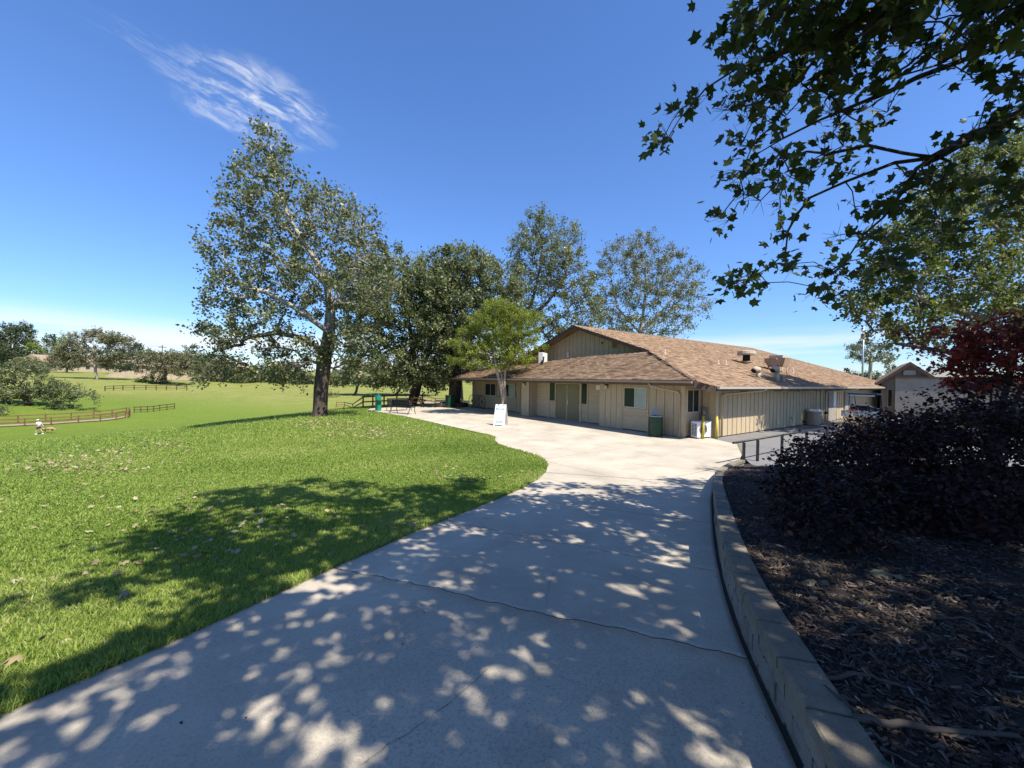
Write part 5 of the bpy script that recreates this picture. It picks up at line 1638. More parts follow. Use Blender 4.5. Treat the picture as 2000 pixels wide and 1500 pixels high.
# dry plume grass behind the shrubs
pg = np.array([11.0, 12.3, 0.0])
t = empty('plume_grass', tuple(pg), 'tuft of dry tan plume grass fanning out behind the dark shrubs', 'ornamental grass')
Vs, Fs, As = [], [], []
for k in range(420):
    a_ = r_.uniform(0, 6.28); ln = r_.uniform(.9, 1.75); le = r_.uniform(.15, .75)
    b0 = np.array([r_.normal(0, .12), r_.normal(0, .12), 0]); dr = np.array([math.cos(a_), math.sin(a_), 0]); sd = np.array([-dr[1], dr[0], 0]) * .008
    o_ = len(Vs)
    for q_ in range(4):
        t_ = q_ / 3; c_ = b0 + dr * ln * le * t_ ** 1.5 + np.array([0, 0, ln * t_ * (1 - .25 * le * t_)])
        wd_ = sd * (1.0 if q_ < 2 else (1.6 if q_ == 2 else .2)); Vs += [c_ - wd_, c_ + wd_]
    for q_ in range(3): Fs.append([o_ + 2 * q_, o_ + 2 * q_ + 1, o_ + 2 * q_ + 3, o_ + 2 * q_ + 2]); As.append(r_.random())
link('blades', np_mesh('blades', np.array(Vs), np.array(Fs), M['plume'], As), t)

# ------------------------------------------------------------------ grass, chips, fallen leaves
def visible(x, y, z, m_=620):
    px_, py_, w_ = project(np.stack([x, y, z], -1))
    return (w_ > .3) & (px_ > -m_) & (px_ < 2000 + m_) & (py_ > -50) & (py_ < 1500 + m_ * 1.5)
rg = np.random.default_rng(91)
def scatter_lawn(n_, rmin, rmax, pw):
    d = rmin + (rmax - rmin) * rg.random(n_) ** pw
    a_ = rg.uniform(R(72), R(165), n_)
    x, y = d * np.cos(a_), d * np.sin(a_)
    ok = ~in_poly(x, y, PAVE) | (seg_dist(x, y, PAVE) < .028 * rg.random(n_) ** 2)
    z = G(x, y) - .012
    ok &= visible(x, y, z)
    return x[ok], y[ok], z[ok]
x, y, z = scatter_lawn(800000, 1.7, 17.0, 1.35)
edge = seg_dist(x, y, LEFT_C, False)
d = np.hypot(x, y)
n_ = len(x)
patch = np.sin(x * .9 + 1.1 * np.sin(y * .7)) * np.sin(y * 1.1 + .8 * np.sin(x * .6))
ht = (.026 + .026 * rg.random(n_)) * (1 + .6 * np.exp(-edge / .12)) * (1 + .12 * patch)
wd_ = (.0019 + .0010 * rg.random(n_)) * np.clip(d / 2.6, 1, 4.6)
ya = rg.uniform(0, 2 * math.pi, n_)
lean = ht * rg.uniform(.15, 1.15, n_)
la = rg.uniform(0, 2 * math.pi, n_)
sx, sy = np.cos(ya) * wd_, np.sin(ya) * wd_
lx_, ly_ = np.cos(la) * lean, np.sin(la) * lean
Vg = np.stack([np.stack([x - sx, y - sy, z - .01], -1), np.stack([x + sx, y + sy, z - .01], -1),
               np.stack([x + lx_ * .4 - sx * .8, y + ly_ * .4 - sy * .8, z + ht * .62], -1), np.stack([x + lx_ * .4 + sx * .8, y + ly_ * .4 + sy * .8, z + ht * .62], -1),
               np.stack([x + lx_, y + ly_, z + ht], -1)], 1).reshape(-1, 3)
o_ = np.arange(n_)[:, None] * 5
Fq = o_ + np.array([0, 1, 3, 2]); Ft = o_ + np.array([2, 3, 4])
mead = np.sin(x * .35 + 2) * np.sin(y * .5 + x * .2)
dryp = np.zeros(n_)
rp = np.random.default_rng(12)
dp_ = [(-4.0, 3.0, 1.6, .55, 1.2), (.55, 9.2, .5, .5, 1.6), (.2, 8.3, .5, .35, 1.0)] + [(rp.uniform(-14, 0), rp.uniform(2, 15), rp.uniform(.3, 1.4), rp.uniform(.25, 1.0), rp.uniform(.2, .8)) for _ in range(34)]
for cx_, cy_, ax_, ay_, am_ in dp_:
    if in_poly(np.array([cx_]), np.array([cy_]), PAVE)[0]: continue
    dryp += am_ * np.exp(-(((x - cx_) / ax_) ** 2 + ((y - cy_) / ay_) ** 2))
dryp = np.clip(dryp, 0, 1.5)
lush = np.zeros(n_)
for _ in range(26):
    cx_, cy_, ax_ = rp.uniform(-15, 0), rp.uniform(2, 16), rp.uniform(.4, 1.6)
    lush += np.exp(-(((x - cx_) / ax_) ** 2 + ((y - cy_) / (ax_ * .7)) ** 2))
lush = np.clip(lush, 0, 1)
var = np.clip(.42 + .10 * patch + .10 * mead + rg.normal(0, .20, n_) + .55 * dryp * rg.random(n_) - .16 * lush, 0, 1)
o = link('grass', np_mesh('grass', Vg, [Fq, Ft], M['grass'], np.concatenate([var, var])))
set_props(o, 'short mown green grass blades covering the lawn near the path', None, None, 'stuff')
# coarse tufts further out
x, y, z = scatter_lawn(170000, 15.5, 62, 1.5)
n_ = len(x); d = np.hypot(x, y)
ht = .05 + .05 * rg.random(n_); wd_ = .012 * np.clip(d / 16, 1, 2.6) * rg.uniform(.6, 1.4, n_)
ya = rg.uniform(0, 6.28, n_); la = rg.uniform(0, 6.28, n_); lean = ht * rg.uniform(.3, 1.2, n_)
sx, sy = np.cos(ya) * wd_, np.sin(ya) * wd_
Vg = np.stack([np.stack([x - sx, y - sy, z - .01], -1), np.stack([x + sx, y + sy, z - .01], -1), np.stack([x + np.cos(la) * lean, y + np.sin(la) * lean, z + ht], -1)], 1).reshape(-1, 3)
Ft = np.arange(n_ * 3).reshape(-1, 3)
mead = np.sin(x * .15 + 2) * np.sin(y * .2 + x * .1)
o = link('grass', np_mesh('grass', Vg, Ft, M['grass'], np.clip(.42 + .12 * mead + rg.normal(0, .18, n_), 0, 1)))
set_props(o, 'far mown turf running down to the rail fence', None, None, 'stuff')
# dry leaves on the lawn: drifts of small pale leaves, plus single larger ones close by
Pl = []
for (cx_, cy_, rx, ry, k) in ((150, 902, 200, 34, 520), (330, 868, 110, 18, 150), (720, 842, 190, 24, 800), (640, 826, 110, 10, 400), (560, 1010, 260, 60, 50), (420, 1060, 240, 70, 34), (900, 930, 130, 30, 60), (250, 1000, 260, 90, 50)):
    for _ in range(k):
        a_, q = rg.uniform(0, 6.28), math.sqrt(-math.log(1 - rg.random() * .97)) * .6
        p = at_ground(cx_ + rx * q * math.cos(a_), cy_ + ry * q * math.sin(a_), G)
        if 2 < p[1] < 40: Pl.append(p)
Pl = np.array(Pl); Pl = Pl[~in_poly(Pl[:, 0], Pl[:, 1], PAVE)]
Pl[:, 2] = G(Pl[:, 0], Pl[:, 1]) + .045
Vl, Fl, al = leaf_cloud(Pl, .085, 2.2, 77, (STAR_V * [1, .8, 1], STAR_F))
o = link('fallen_leaves', np_mesh('fallen_leaves', Vl, Fl, M['leaf_dry'], al))
set_props(o, 'drifts of small pale dry leaves scattered over the lawn', None, None, 'stuff')
DRY = []
for k in range(5):
    tvk, tfk = star_leaf(.35 + .2 * k, 170 + k); tvk = tvk * [1, .55 + .1 * k, 1.4]
    DRY.append(np_mesh('fallen_leaf', tvk, tfk, M['leaf_dry'], np.full(len(tfk), .25 + .15 * k)))
LP = [(15, 1143), (32, 1138), (105, 1130), (112, 1137), (52, 1141), (163, 1128), (390, 1064), (460, 1080), (470, 1083), (355, 1057), (312, 1079), (318, 1090), (300, 1075), (556, 1033), (562, 1030), (400, 1050), (450, 1043), (655, 1012), (672, 1018), (345, 1062), (375, 1095), (230, 1103), (80, 1260), (128, 1255), (55, 1290), (258, 1160), (520, 1052), (505, 1078), (436, 1062), (500, 1036), (590, 1005), (630, 1040), (180, 1110), (165, 1055), (215, 1132), (345, 1108)]
for (px_, py_) in LP:
    p = at_ground(px_, py_, G)
    o = bpy.data.objects.new('fallen_leaf', DRY[int(rg.integers(0, 5))]); COL.objects.link(o)
    o.location = (p[0], p[1], float(G(p[0], p[1])) + .035); s_ = rg.uniform(.055, .115)
    o.scale = (s_, s_, s_); o.rotation_euler = (rg.normal(0, .45), rg.normal(0, .45), rg.uniform(0, 6.28))
    set_props(o, 'single curled pale leaf lying on the grass close to the path', 'leaf', 'dry leaves lying on the near lawn')

# bark chips
x = rg.uniform(.5, 9, 330000); y = rg.uniform(.6, 10.5, 330000)
xw = np.interp(y, WALL[:, 1], WALL[:, 0])
ok = (x > xw + .12) & in_poly(x, y, MULCH) & (rg.random(len(x)) < np.clip(2.6 / np.hypot(x, y), .10, 1))
x, y = x[ok], y[ok]; z = mulch_z(x, y)
ok = visible(x, y, z, 120); x, y, z = x[ok], y[ok], z[ok]
n_ = len(x)
ln = rg.gamma(2.6, .0095, n_) + .007; wd_ = ln * rg.uniform(.10, .36, n_); th_ = rg.uniform(.002, .005, n_)
nr_ = rg.normal(0, .34, (n_, 3)); nr_[:, 2] = 1
fr = rot_from_normals(nr_, rg.uniform(0, 6.28, n_))
tv = np.array([[-1, -.7, 0], [.9, -1, 0], [1, .6, 0], [-.8, 1, 0], [-.9, -.55, 1], [.8, -.8, 1], [.9, .5, 1], [-.7, .8, 1]], float)
loc = tv[None] * np.stack([ln * .5, wd_ * .5, th_], -1)[:, None, :]
Vc = np.einsum('nij,nkj->nki', fr, loc) + np.stack([x, y, z + rg.uniform(.002, .018, n_)], -1)[:, None, :]
fq = np.array([[4, 5, 6, 7], [0, 1, 5, 4], [1, 2, 6, 5], [2, 3, 7, 6], [3, 0, 4, 7]])
Fc = (fq[None] + (np.arange(n_) * 8)[:, None, None]).reshape(-1, 4)
av_ = np.repeat(np.clip(rg.beta(1.6, 2.2, n_), 0, 1), 5)
o = link('bark_chips', np_mesh('bark_chips', Vc.reshape(-1, 3), Fc, M['chips'], av_))
set_props(o, 'loose dark bark chips covering the raised bed', None, None, 'stuff')
# sticks on the chips
fM = lambda a, b: float(mulch_z(a, b))
STICKS = [([(1615, 1335), (1680, 1330), (1740, 1345), (1800, 1362)], .010, 'thin pale bent stick lying on the bark, pointing at the wall'),
          ([(1665, 1412), (1760, 1430), (1860, 1440), (1990, 1452)], .016, 'thick grey stick, the longest one, low on the bark bed'),
          ([(1728, 1160), (1770, 1170), (1805, 1180), (1830, 1172)], .010, 'short forked grey stick just below the shrubs'),
          ([(1820, 1215), (1880, 1218), (1940, 1235)], .008, 'slim straight grey stick halfway up the bark bed'),
          ([(1610, 1350), (1650, 1385), (1690, 1415), (1740, 1440)], .008, 'slender dark stick crossing beside the wall cap')]
for pts, rr_, lab in STICKS:
    w3 = [at_ground(px_, py_, fM) + np.array([0, 0, .020 + .01 * (i % 2)]) for i, (px_, py_) in enumerate(pts)]
    c0 = w3[0]; cc = catmull([p[:2] for p in w3], 5); zz = np.interp(np.linspace(0, len(w3) - 1, len(cc)), np.arange(len(w3)), [p[2] for p in w3])
    mb = MB().tube([(a_[0] - c0[0], a_[1] - c0[1], h_ - c0[2] + rg.normal(0, .003)) for a_, h_ in zip(cc, zz)], [rr_ * (1 - .6 * i / len(cc)) for i in range(len(cc))], 6)
    o = mb.build('stick', M['stick']); o.location = tuple(c0); set_props(o, lab, 'stick', 'sticks lying on the bark')
MDRY = []
for k in range(4):
    tvk, tfk = star_leaf(.25 + .15 * k, 270 + k)
    MDRY.append(np_mesh('fallen_leaf', tvk, tfk, M['leaf_mulch'], np.full(len(tfk), (.1, .45, .6, 1.0)[k])))
for i, (px_, py_, k, sz, lab) in enumerate(((1712, 1130, 1, .17, 'broad grey lobed leaf lying flat on the bark, biggest of its kind'), (1750, 1135, 2, .10, 'small cream folded leaf beside the broad grey leaf'), (1885, 1122, 3, .16, 'dull green cupped leaf on the bark under the shrubs'),
                                 (1590, 1138, 2, .10, 'yellowish crumpled leaf on the bark nearest the wall'), (1625, 1142, 1, .14, 'grey torn leaf between wall and broad leaf'), (1985, 1080, 2, .09, 'pale leaf at the very edge of the shrub shade'), (1700, 1490, 3, .10, 'greenish leaf stuck against the wall cap at the path end'))):
    p = at_ground(px_, py_, fM)
    o = bpy.data.objects.new('fallen_leaf', MDRY[k]); COL.objects.link(o); o.location = (p[0], p[1], p[2] + .03); o.scale = (sz, sz, sz)
    o.rotation_euler = (rg.normal(0, .2), rg.normal(0, .2), rg.uniform(0, 6.28)); set_props(o, lab, 'leaf', 'leaves lying on the bark')

# ------------------------------------------------------------------ street furniture and small things by the building
def rail_fence(name, pts, label, h, mat, rails=(.45, .9), post_w=.11, group=None, cat='fence'):
    """pts: post feet; posts and rails are parts"""
    base = np.array(pts[0]); t = empty(name, tuple(base), label, cat, group)
    for i, p in enumerate(pts):
        q = np.array(p) - base
        MB().bev(q[0] - post_w / 2, q[0] + post_w / 2, q[1] - post_w / 2, q[1] + post_w / 2, q[2] - .2, q[2] + h, .012).build('post', mat, t)
        if i + 1 < len(pts):
            q2 = np.array(pts[i + 1]) - base
            d = Vector(q2 - q); s_ = Vector((-d.y, d.x, 0)).normalized() * .022
            for f_ in rails:
                a = Vector(q) + Vector((0, 0, h * f_ - .06)); b2 = Vector(q2) + Vector((0, 0, h * f_ - .06))
                MB().prism([a - s_, b2 - s_, b2 + s_, a + s_], (0, 0, .12)).build('rail', mat, t)
    return t
def gpt(px, py):
    p = at_ground(px, py, G); p[2] = float(G(p[0], p[1])) - .012; return p
n_pts = [gpt(*q) for q in ((-70, 838), (-14, 836), (48, 833), (100, 830.5), (153, 826.5), (196, 824), (227, 820.5), (245, 817))]
f_pts = [gpt(*q) for q in ((-30, 829), (35, 826.5), (89, 823.5), (139, 820.5), (183, 817), (219, 813.5), (247, 809))]
rail_fence('rail_fence', n_pts, 'red stained two rail fence on the side of the trail nearer the dog', 1.05, M['redwood'], group='red rail fences along the park trail')
rail_fence('rail_fence', f_pts, 'red stained two rail fence on the far side of the trail, under the spreading tree', 1.05, M['redwood'], group='red rail fences along the park trail')
rail_fence('rail_fence', [n_pts[-1] + np.array([.3, .1, 0]), (n_pts[-1] + f_pts[-1]) / 2 + np.array([.5, .1, 0]), f_pts[-1] + np.array([.3, .1, 0])], 'short red stained return closing the end of the fenced trail', 1.05, M['redwood'], group='red rail fences along the park trail')
tr = MB()
m_ = min(len(n_pts), len(f_pts))
A_ = resample(np.array([p[:2] for p in n_pts]), 1.0)[0]; B_ = resample(np.array([p[:2] for p in f_pts]), 1.0)[0]
k = min(len(A_), len(B_)); A_ = A_[np.linspace(0, len(A_) - 1, k).astype(int)]; B_ = B_[np.linspace(0, len(B_) - 1, k).astype(int)]
A2 = A_ * .8 + B_ * .2; B2 = A_ * .4 + B_ * .6
for i in range(k - 1):
    q = [(*A2[i], float(G(*A2[i])) + .05), (*A2[i + 1], float(G(*A2[i + 1])) + .05), (*B2[i + 1], float(G(*B2[i + 1])) + .05), (*B2[i], float(G(*B2[i])) + .05)]
    tr.add(q, [(0, 1, 2, 3)])
set_props(tr.build('dirt_trail', M['tan_bank']), kind='structure')
rail_fence('ramp_railing', [gpt(*q) for q in ((262, 806), (275, 805.5), (288, 805), (300, 804), (312, 802), (326, 800.5), (341, 798.5))], 'dark brown ramp railing standing out in the field past the red fence', .95, M['darkwood'], post_w=.09, cat='railing')
mid = [gpt(*q) for q in ((657, 795), (673, 795), (689, 795), (709, 794.5), (728, 793.5), (750, 792.5), (775, 791.5), (800, 790.5), (825, 789.5), (850, 788), (872, 786))]
rail_fence('rail_fence', mid, 'brown two rail fence passing behind the drinking fountain and benches', 1.0, M['redwood'])
# black handrail by the drive
hp = [uv(-3.9, v_, 0.0) for v_ in (-3.45, -2.55, -.75, 1.4, 3.6, 5.8, 8.0, 10.2)]
t = empty('handrail', hp[0], 'black metal handrail between the drive and the purple shrubs', 'railing')
for i, p in enumerate(hp):
    q = Vector(p) - Vector(hp[0]); w_ = .03
    MB().box(q.x - w_, q.x + w_, q.y - w_, q.y + w_, -.05, .62).build('post', M['black'], t)
a = Vector(uv(-3.9, -4.1, .665)) - Vector(hp[0]); b2 = Vector(uv(-3.9, 11.0, .60)) - Vector(hp[0])
MB().tube([a, a.lerp(b2, .5), b2], .032, 8).build('rail', M['black'], t)

# folding sign
sp_ = uv(7.45, -4.25, 0.0)
t = empty('folding_sign', sp_, 'white folding sandwich board with a pale blue printed sheet', 'sign', None, R(-17))
def sign_panel(front):
    s_ = -1 if front else 1
    mb = MB(); W_, H_ = .30, 1.06; y0, y1 = s_ * .34, s_ * .035
    def pt(x_, z_, off=0):
        f_ = z_ / H_
        return (x_, y0 + (y1 - y0) * f_ + s_ * off, z_)
    out = [(-W_, 0), (-W_ + .08, 0), (-W_ + .10, .05), (W_ - .10, .05), (W_ - .08, 0), (W_, 0), (W_ - .02, H_), (W_ - .12, H_ + .01), (W_ - .13, H_ - .07), (.09, H_ - .07), (.07, H_ + .01), (-.07, H_ + .01), (-.09, H_ - .07), (-W_ + .13, H_ - .07), (-W_ + .12, H_ + .01), (-W_ + .02, H_)]
    a = [pt(x_, z_, 0) for x_, z_ in out]
    mb.prism(a, (0, -s_ * .035, 0))
    return mb.build('panel', M['plastic_white'], t), pt
pf, ptf = sign_panel(True); pb, ptb = sign_panel(False)
def sheet(x0, x1, z0, z1, mat, name, off):
    MB().add([ptf(x0, z0, off), ptf(x1, z0, off), ptf(x1, z1, off), ptf(x0, z1, off)], [(0, 1, 2, 3)]).build(name, mat, pf)
sheet(-.23, .23, .14, .90, M['print_a'], 'printed_sheet', .004)
sheet(-.22, .22, .795, .875, M['print_teal'], 'printed_header', .006)
rs_ = random.Random(3)
def scribble(x0, x1, z0, h, mat, name):
    mb = MB(); x_ = x0
    while x_ < x1:
        w_ = rs_.uniform(.012, .03); mb.add([ptf(x_, z0, .008), ptf(min(x_ + w_, x1), z0, .008), ptf(min(x_ + w_, x1), z0 + h, .008), ptf(x_, z0 + h, .008)], [(0, 1, 2, 3)]); x_ += w_ + .007
    o = mb.build(name, mat, pf); o['kind'] = 'stuff'
scribble(-.15, .16, .845, .022, M['plastic_white'], 'header_lettering'); scribble(-.12, .14, .808, .024, M['plastic_white'], 'header_lettering')
scribble(-.08, .08, .735, .026, M['print_grey'], 'lettering')
sheet(-.16, .16, .16, .235, M['print_teal'], 'printed_block', .006); scribble(-.13, .12, .185, .022, M['print_a'], 'lettering')
sheet(-.04, .20, .285, .315, M['print_pink'], 'printed_stripe', .006); sheet(-.21, -.16, .27, .34, M['print_grey'], 'printed_mark', .006)
MB().tube([(-.20, 0, 1.04), (.20, 0, 1.04)], .018, 6).build('hinge', M['plastic_white'], t)

# green drum by the corner window
t = empty('litter_drum', uv(.92, -.62, 0), 'dark green steel litter drum with grey rim near the corner', 'trash can')
MB().lathe([(.285, 0.01), (.285, .27), (.292, .28), (.292, .30), (.285, .31), (.285, .56), (.292, .57), (.292, .59), (.285, .60), (.285, .86), (.27, .86), (.27, .1)], 24).build('drum', M['green'], t)
MB().ring((0, 0, .87), (0, 0, 1), .30, .022, 28, 6).build('rim', M['steel'], t)
MB().lathe([(.0, .80), (.27, .80), (.27, .81), (0, .81)], 20).build('liner', M['dark'], t)
MB().tube([(.05, .22, .9), (.05, .24, 1.0)], .012, 6).build('lid_post', M['steel'], t)
mb = MB(); mb.lathe([(0, -.008), (.15, -.008), (.15, .008), (0, .008)], 20)
o = mb.build('lid', M['steel'], t); o.matrix_local = Matrix.Translation((.03, .22, 1.05)) @ Matrix.Rotation(R(78), 4, 'X')
# tan aggregate bin by the side wall
t = empty('aggregate_bin', uv(-1.12, 11.4, 0), 'round tan aggregate bin with pale lid beside the long board wall', 'trash can')
MB().lathe([(.30, .0), (.34, .05), (.35, .78), (.33, .80)], 20).build('body', M['concrete_bin'], t)
MB().lathe([(.37, .80), (.37, .86), (.25, .92), (.12, .92), (.12, .88), (0, .88)], 20).build('lid', M['plastic_white'], t)
# yellow posts
for (u_, v_, lab) in ((-.62, .40, 'yellow steel guard post standing before the condenser'), (-.86, 1.02, 'yellow steel guard post beside the end of the long board wall')):
    t = empty('guard_post', uv(u_, v_, 0), lab, 'bollard', 'yellow guard posts')
    MB().tube([(0, 0, -.05), (0, 0, .90)], .05, 12).build('post', M['yellow'], t)
    MB().lathe([(.05, .90), (.045, .93), (.02, .945), (0, .95)], 12).build('cap', M['yellow'], t)
# standpipe by the bin
t = empty('standpipe', uv(-1.0, 12.55, 0), 'pale vertical standpipe with two valves beside the round bin', 'pipe')
MB().tube([(0, 0, -.05), (0, 0, 1.1)], .035, 8).build('riser', M['stucco'], t)
MB().tube([(0, 0, .25), (.14, -.1, .25), (.14, -.1, .02)], .03, 8).build('branch', M['stucco'], t)
MB().tube([(0, 0, .55), (0, -.16, .55)], .03, 8).build('valve', M['steel'], t)
MB().tube([(.0, 0, 1.1), (0, 0, 1.16)], .05, 8).build('cap', M['stucco'], t)

# utility cart
t = empty('utility_cart', uv(-2.75, 12.3, 0), 'small white bedded utility cart with black roof frame parked on the drive', 'cart', None, BROT)
# local: x to the drive side, y forward (away)
Wc = .66
bed = MB()
bed.box(-Wc, Wc, 0, .03, .58, .88); bed.box(-Wc, -Wc + .03, .03, 1.1, .58, .88); bed.box(Wc - .03, Wc, .03, 1.1, .58, .88); bed.box(-Wc + .03, Wc - .03, .03, 1.1, .58, .61); bed.box(-Wc, Wc, 1.1, 1.13, .58, .88)
bd_ = bed.build('bed', M['plastic_white'], t)
for z_ in (.66, .745, .83):
    MB().box(-Wc - .006, Wc + .006, -.008, .0, z_, z_ + .012).build('bed_rib', M['steel'], bd_)
    MB().box(Wc, Wc + .008, 0.0, 1.1, z_, z_ + .012).build('bed_rib', M['steel'], bd_)
MB().box(-.12, .12, -.014, -.002, .79, .83).build('tailgate_latch', M['black'], bd_)
MB().box(-.5, .5, .08, 2.35, .34, .46).build('chassis', M['black'], t)
MB().box(-.55, .55, -.03, .10, .46, .56).build('rear_bumper', M['black'], t)
for x_, y_ in ((-.50, .45), (.50, .45), (-.50, 2.15), (.50, 2.15)):
    w_ = MB().tube([(x_ - .10, y_, .25), (x_ - .085, y_, .25), (x_ + .085, y_, .25), (x_ + .10, y_, .25)], [.20, .25, .25, .20], 18).build('wheel', M['tyre'], t)
    MB().tube([(x_ - .106, y_, .25), (x_ + .106, y_, .25)], .12, 12).build('rim', M['steel'], w_)
MB().bev(-.56, .56, 1.2, 1.62, .60, .80, .04).build('seat', M['black'], t)
MB().bev(-.56, .56, 1.16, 1.26, .80, 1.16, .03).build('backrest', M['black'], t)
MB().tube([(-.5, 1.15, 1.08), (-.2, 1.13, 1.22), (.2, 1.13, 1.22), (.5, 1.15, 1.08)], .03, 6).build('grab_rail', M['plastic_white'], t)
MB().prism([(-.56, 2.2, .46), (.56, 2.2, .46), (.56, 2.6, .50), (.56, 2.55, .80), (.56, 2.2, 1.02), (-.56, 2.2, 1.02)][:2] + [(.56, 2.2, 1.02), (-.56, 2.2, 1.02)], (0, .34, -.1)).build('front_cowl', M['plastic_white'], t)
MB().tube([(-.25, 2.2, .95), (-.25, 1.95, 1.08)], .02, 6).build('steering_column', M['black'], t)
MB().ring((-.25, 1.94, 1.09), (0, -.7, .7), .17, .016, 18, 6).build('steering_wheel', M['black'], t)
for x_ in (-.58, .58):
    MB().tube([(x_, 1.14, .6), (x_, 1.10, 1.2), (x_, 1.14, 1.78)], .022, 6).build('roof_post', M['black'], t)
    MB().tube([(x_, 2.42, .9), (x_, 2.25, 1.4), (x_, 2.05, 1.78)], .022, 6).build('roof_post', M['black'], t)
MB().bev(-.64, .64, 1.0, 2.25, 1.78, 1.85, .03).build('roof', M['black'], t)
MB().box(-.55, .55, 1.005, 1.03, 1.70, 1.775).build('light_strip', M['plastic_white'], t)
bk = Vector(uv(-2.52, 12.62, .61))
t = empty('orange_bucket', tuple(bk), 'orange plastic bucket riding on the white bed of the cart', 'bucket')
MB().lathe([(.13, .0), (.15, .34), (.165, .345), (.165, .375), (.14, .375), (.12, .05)], 18).build('body', M['orange'], t)
MB().ring((0, 0, .40), (.2, 1, .5), .15, .006, 18, 5).build('handle', M['steel'], t)

# benches
def bench(loc, rz, label):
    t = empty('park_bench', loc, label, 'bench', 'black metal benches on the forecourt', rz)
    for k in range(9):
        x_ = -.80 + k * .2
    mb = MB()
    for k in range(33):
        x_ = -.8 + k * .05
        mb.box(x_ - .018, x_ + .018, .085, .10, .47, .86)
    o = mb.build('backrest_slats', M['black'], t); o['kind'] = 'stuff'
    mb = MB()
    for k in range(33):
        x_ = -.8 + k * .05
        mb.box(x_ - .018, x_ + .018, -.38, .06, .43, .445)
    o = mb.build('seat_slats', M['black'], t); o['kind'] = 'stuff'
    for z_ in (.46, .66, .86):
        MB().box(-.84, .84, .10, .118, z_, z_ + .03).build('back_rail', M['black'], t)
    for y_ in (-.38, .05):
        MB().box(-.84, .84, y_, y_ + .03, .405, .43).build('seat_rail', M['black'], t)
    for x_ in (-.80, .80):
        MB().tube([(x_, .30, .01), (x_, .16, .20), (x_, .06, .42), (x_, .12, .66), (x_, .16, .9)], .022, 6).build('rear_leg', M['black'], t)
        MB().tube([(x_, -.44, .01), (x_, -.34, .2), (x_, -.36, .42), (x_, -.30, .62), (x_, .08, .64)], .022, 6).build('arm_leg', M['black'], t)
    return t
bench(uv(15.9, -6.35, 0), BROT + R(205), 'black slatted metal bench seen from behind, closer to the lawn')
bench(uv(18.3, -5.7, 0), BROT + R(100), 'black slatted metal bench turned sideways behind the green fountain')
# drinking fountain
t = empty('drinking_fountain', uv(18.9, -6.95, 0), 'teal green pedestal drinking fountain on the edge of the lawn', 'drinking fountain', None, BROT)
MB().bev(-.17, .17, -.17, .17, 0, 1.06, .03).build('pedestal', M['teal'], t)
MB().bev(.17, .30, -.14, .14, 0, .70, .03).build('side_pedestal', M['teal'], t)
MB().lathe([(.10, .66), (.22, .74), (.24, .80), (.20, .80), (.08, .74), (0, .74)], 16, (.32, 0, 0)).build('bowl', M['teal'], t)
MB().lathe([(.10, .98), (.2, 1.03), (.21, 1.08), (.17, 1.07), (0, 1.03)], 16, (-.02, -.1, 0)).build('bowl', M['teal'], t)
MB().tube([(.0, .05, 1.06), (0, .05, 1.14), (0, -.03, 1.15)], .014, 6).build('spout', M['steel'], t)
# wagon wheel rack against the left wall
t = empty('wheel_rack', uv(18.1, .62, 0), 'black iron bike rack made of two spoked wheels against the left wall', 'bike rack', None, BROT)
for cx_ in (-.75, .85):
    r0 = MB().ring((cx_, 0, .55), (0, 1, 0), .48, .022, 28, 6).build('wheel', M['black'], t)
    MB().tube([(cx_, -.05, .55), (cx_, .05, .55)], .06, 10).build('hub', M['black'], r0)
    for k in range(10):
        a_ = k * math.pi / 5
        MB().tube([(cx_ + .05 * math.cos(a_), 0, .55 + .05 * math.sin(a_)), (cx_ + .47 * math.cos(a_), 0, .55 + .47 * math.sin(a_))], .009, 5).build('spoke', M['black'], r0)
MB().tube([(-.75, 0, 1.05), (.85, 0, 1.05)], .02, 6).build('top_rail', M['black'], t)
MB().tube([(-1.25, 0, .05), (1.35, 0, .05)], .022, 6).build('bottom_rail', M['black'], t)
for x_ in (-.05, .15, .35): MB().tube([(x_, 0, .05), (x_, 0, 1.05)], .012, 5).build('upright', M['black'], t)
# planter round the oak, green bin, table, stump
pc = Vector(tuple(ground_pt(888, 33.2))); pc.z = 0
t = empty('planter_ring', tuple(pc), 'low dark timber ring edging the oak at the corner of the building', 'planter')
for k in range(12):
    a_ = k * math.pi / 6; m4 = Matrix.Rotation(a_, 4, 'Z')
    MB().box(1.05, 1.2, -.31, .31, 0, .30, m4).build('timber', M['darkwood'], t)
MB().lathe([(0, .24), (1.04, .22), (1.04, .0)], 20).build('soil', M['mulch'], t)
p = at_z(878.5, 796, 0)
t = empty('litter_bin', (p[0], p[1], 0), 'square dark green litter bin beside the planter ring', 'trash can', None, BROT)
MB().bev(-.28, .28, -.28, .28, 0, .92, .03).build('body', M['green'], t); MB().bev(-.31, .31, -.31, .31, .92, 1.0, .03).build('lid', M['black'], t); MB().box(-.18, .18, -.29, -.281, .68, .84).build('flap', M['black'], t)
p = at_z(813, 793.5, 0)
t = empty('picnic_table', (p[0], p[1], 0), 'brown timber picnic table in the shade of the leaning oak', 'table', None, BROT + R(150))
for k in range(5): MB().box(-.9, .9, -.38 + k * .155, -.24 + k * .155, .70, .74).build('tabletop_plank', M['redwood'], t)
for y_ in (-.72, .58):
    MB().box(-.9, .9, y_, y_ + .14, .42, .46).build('seat_plank', M['redwood'], t)
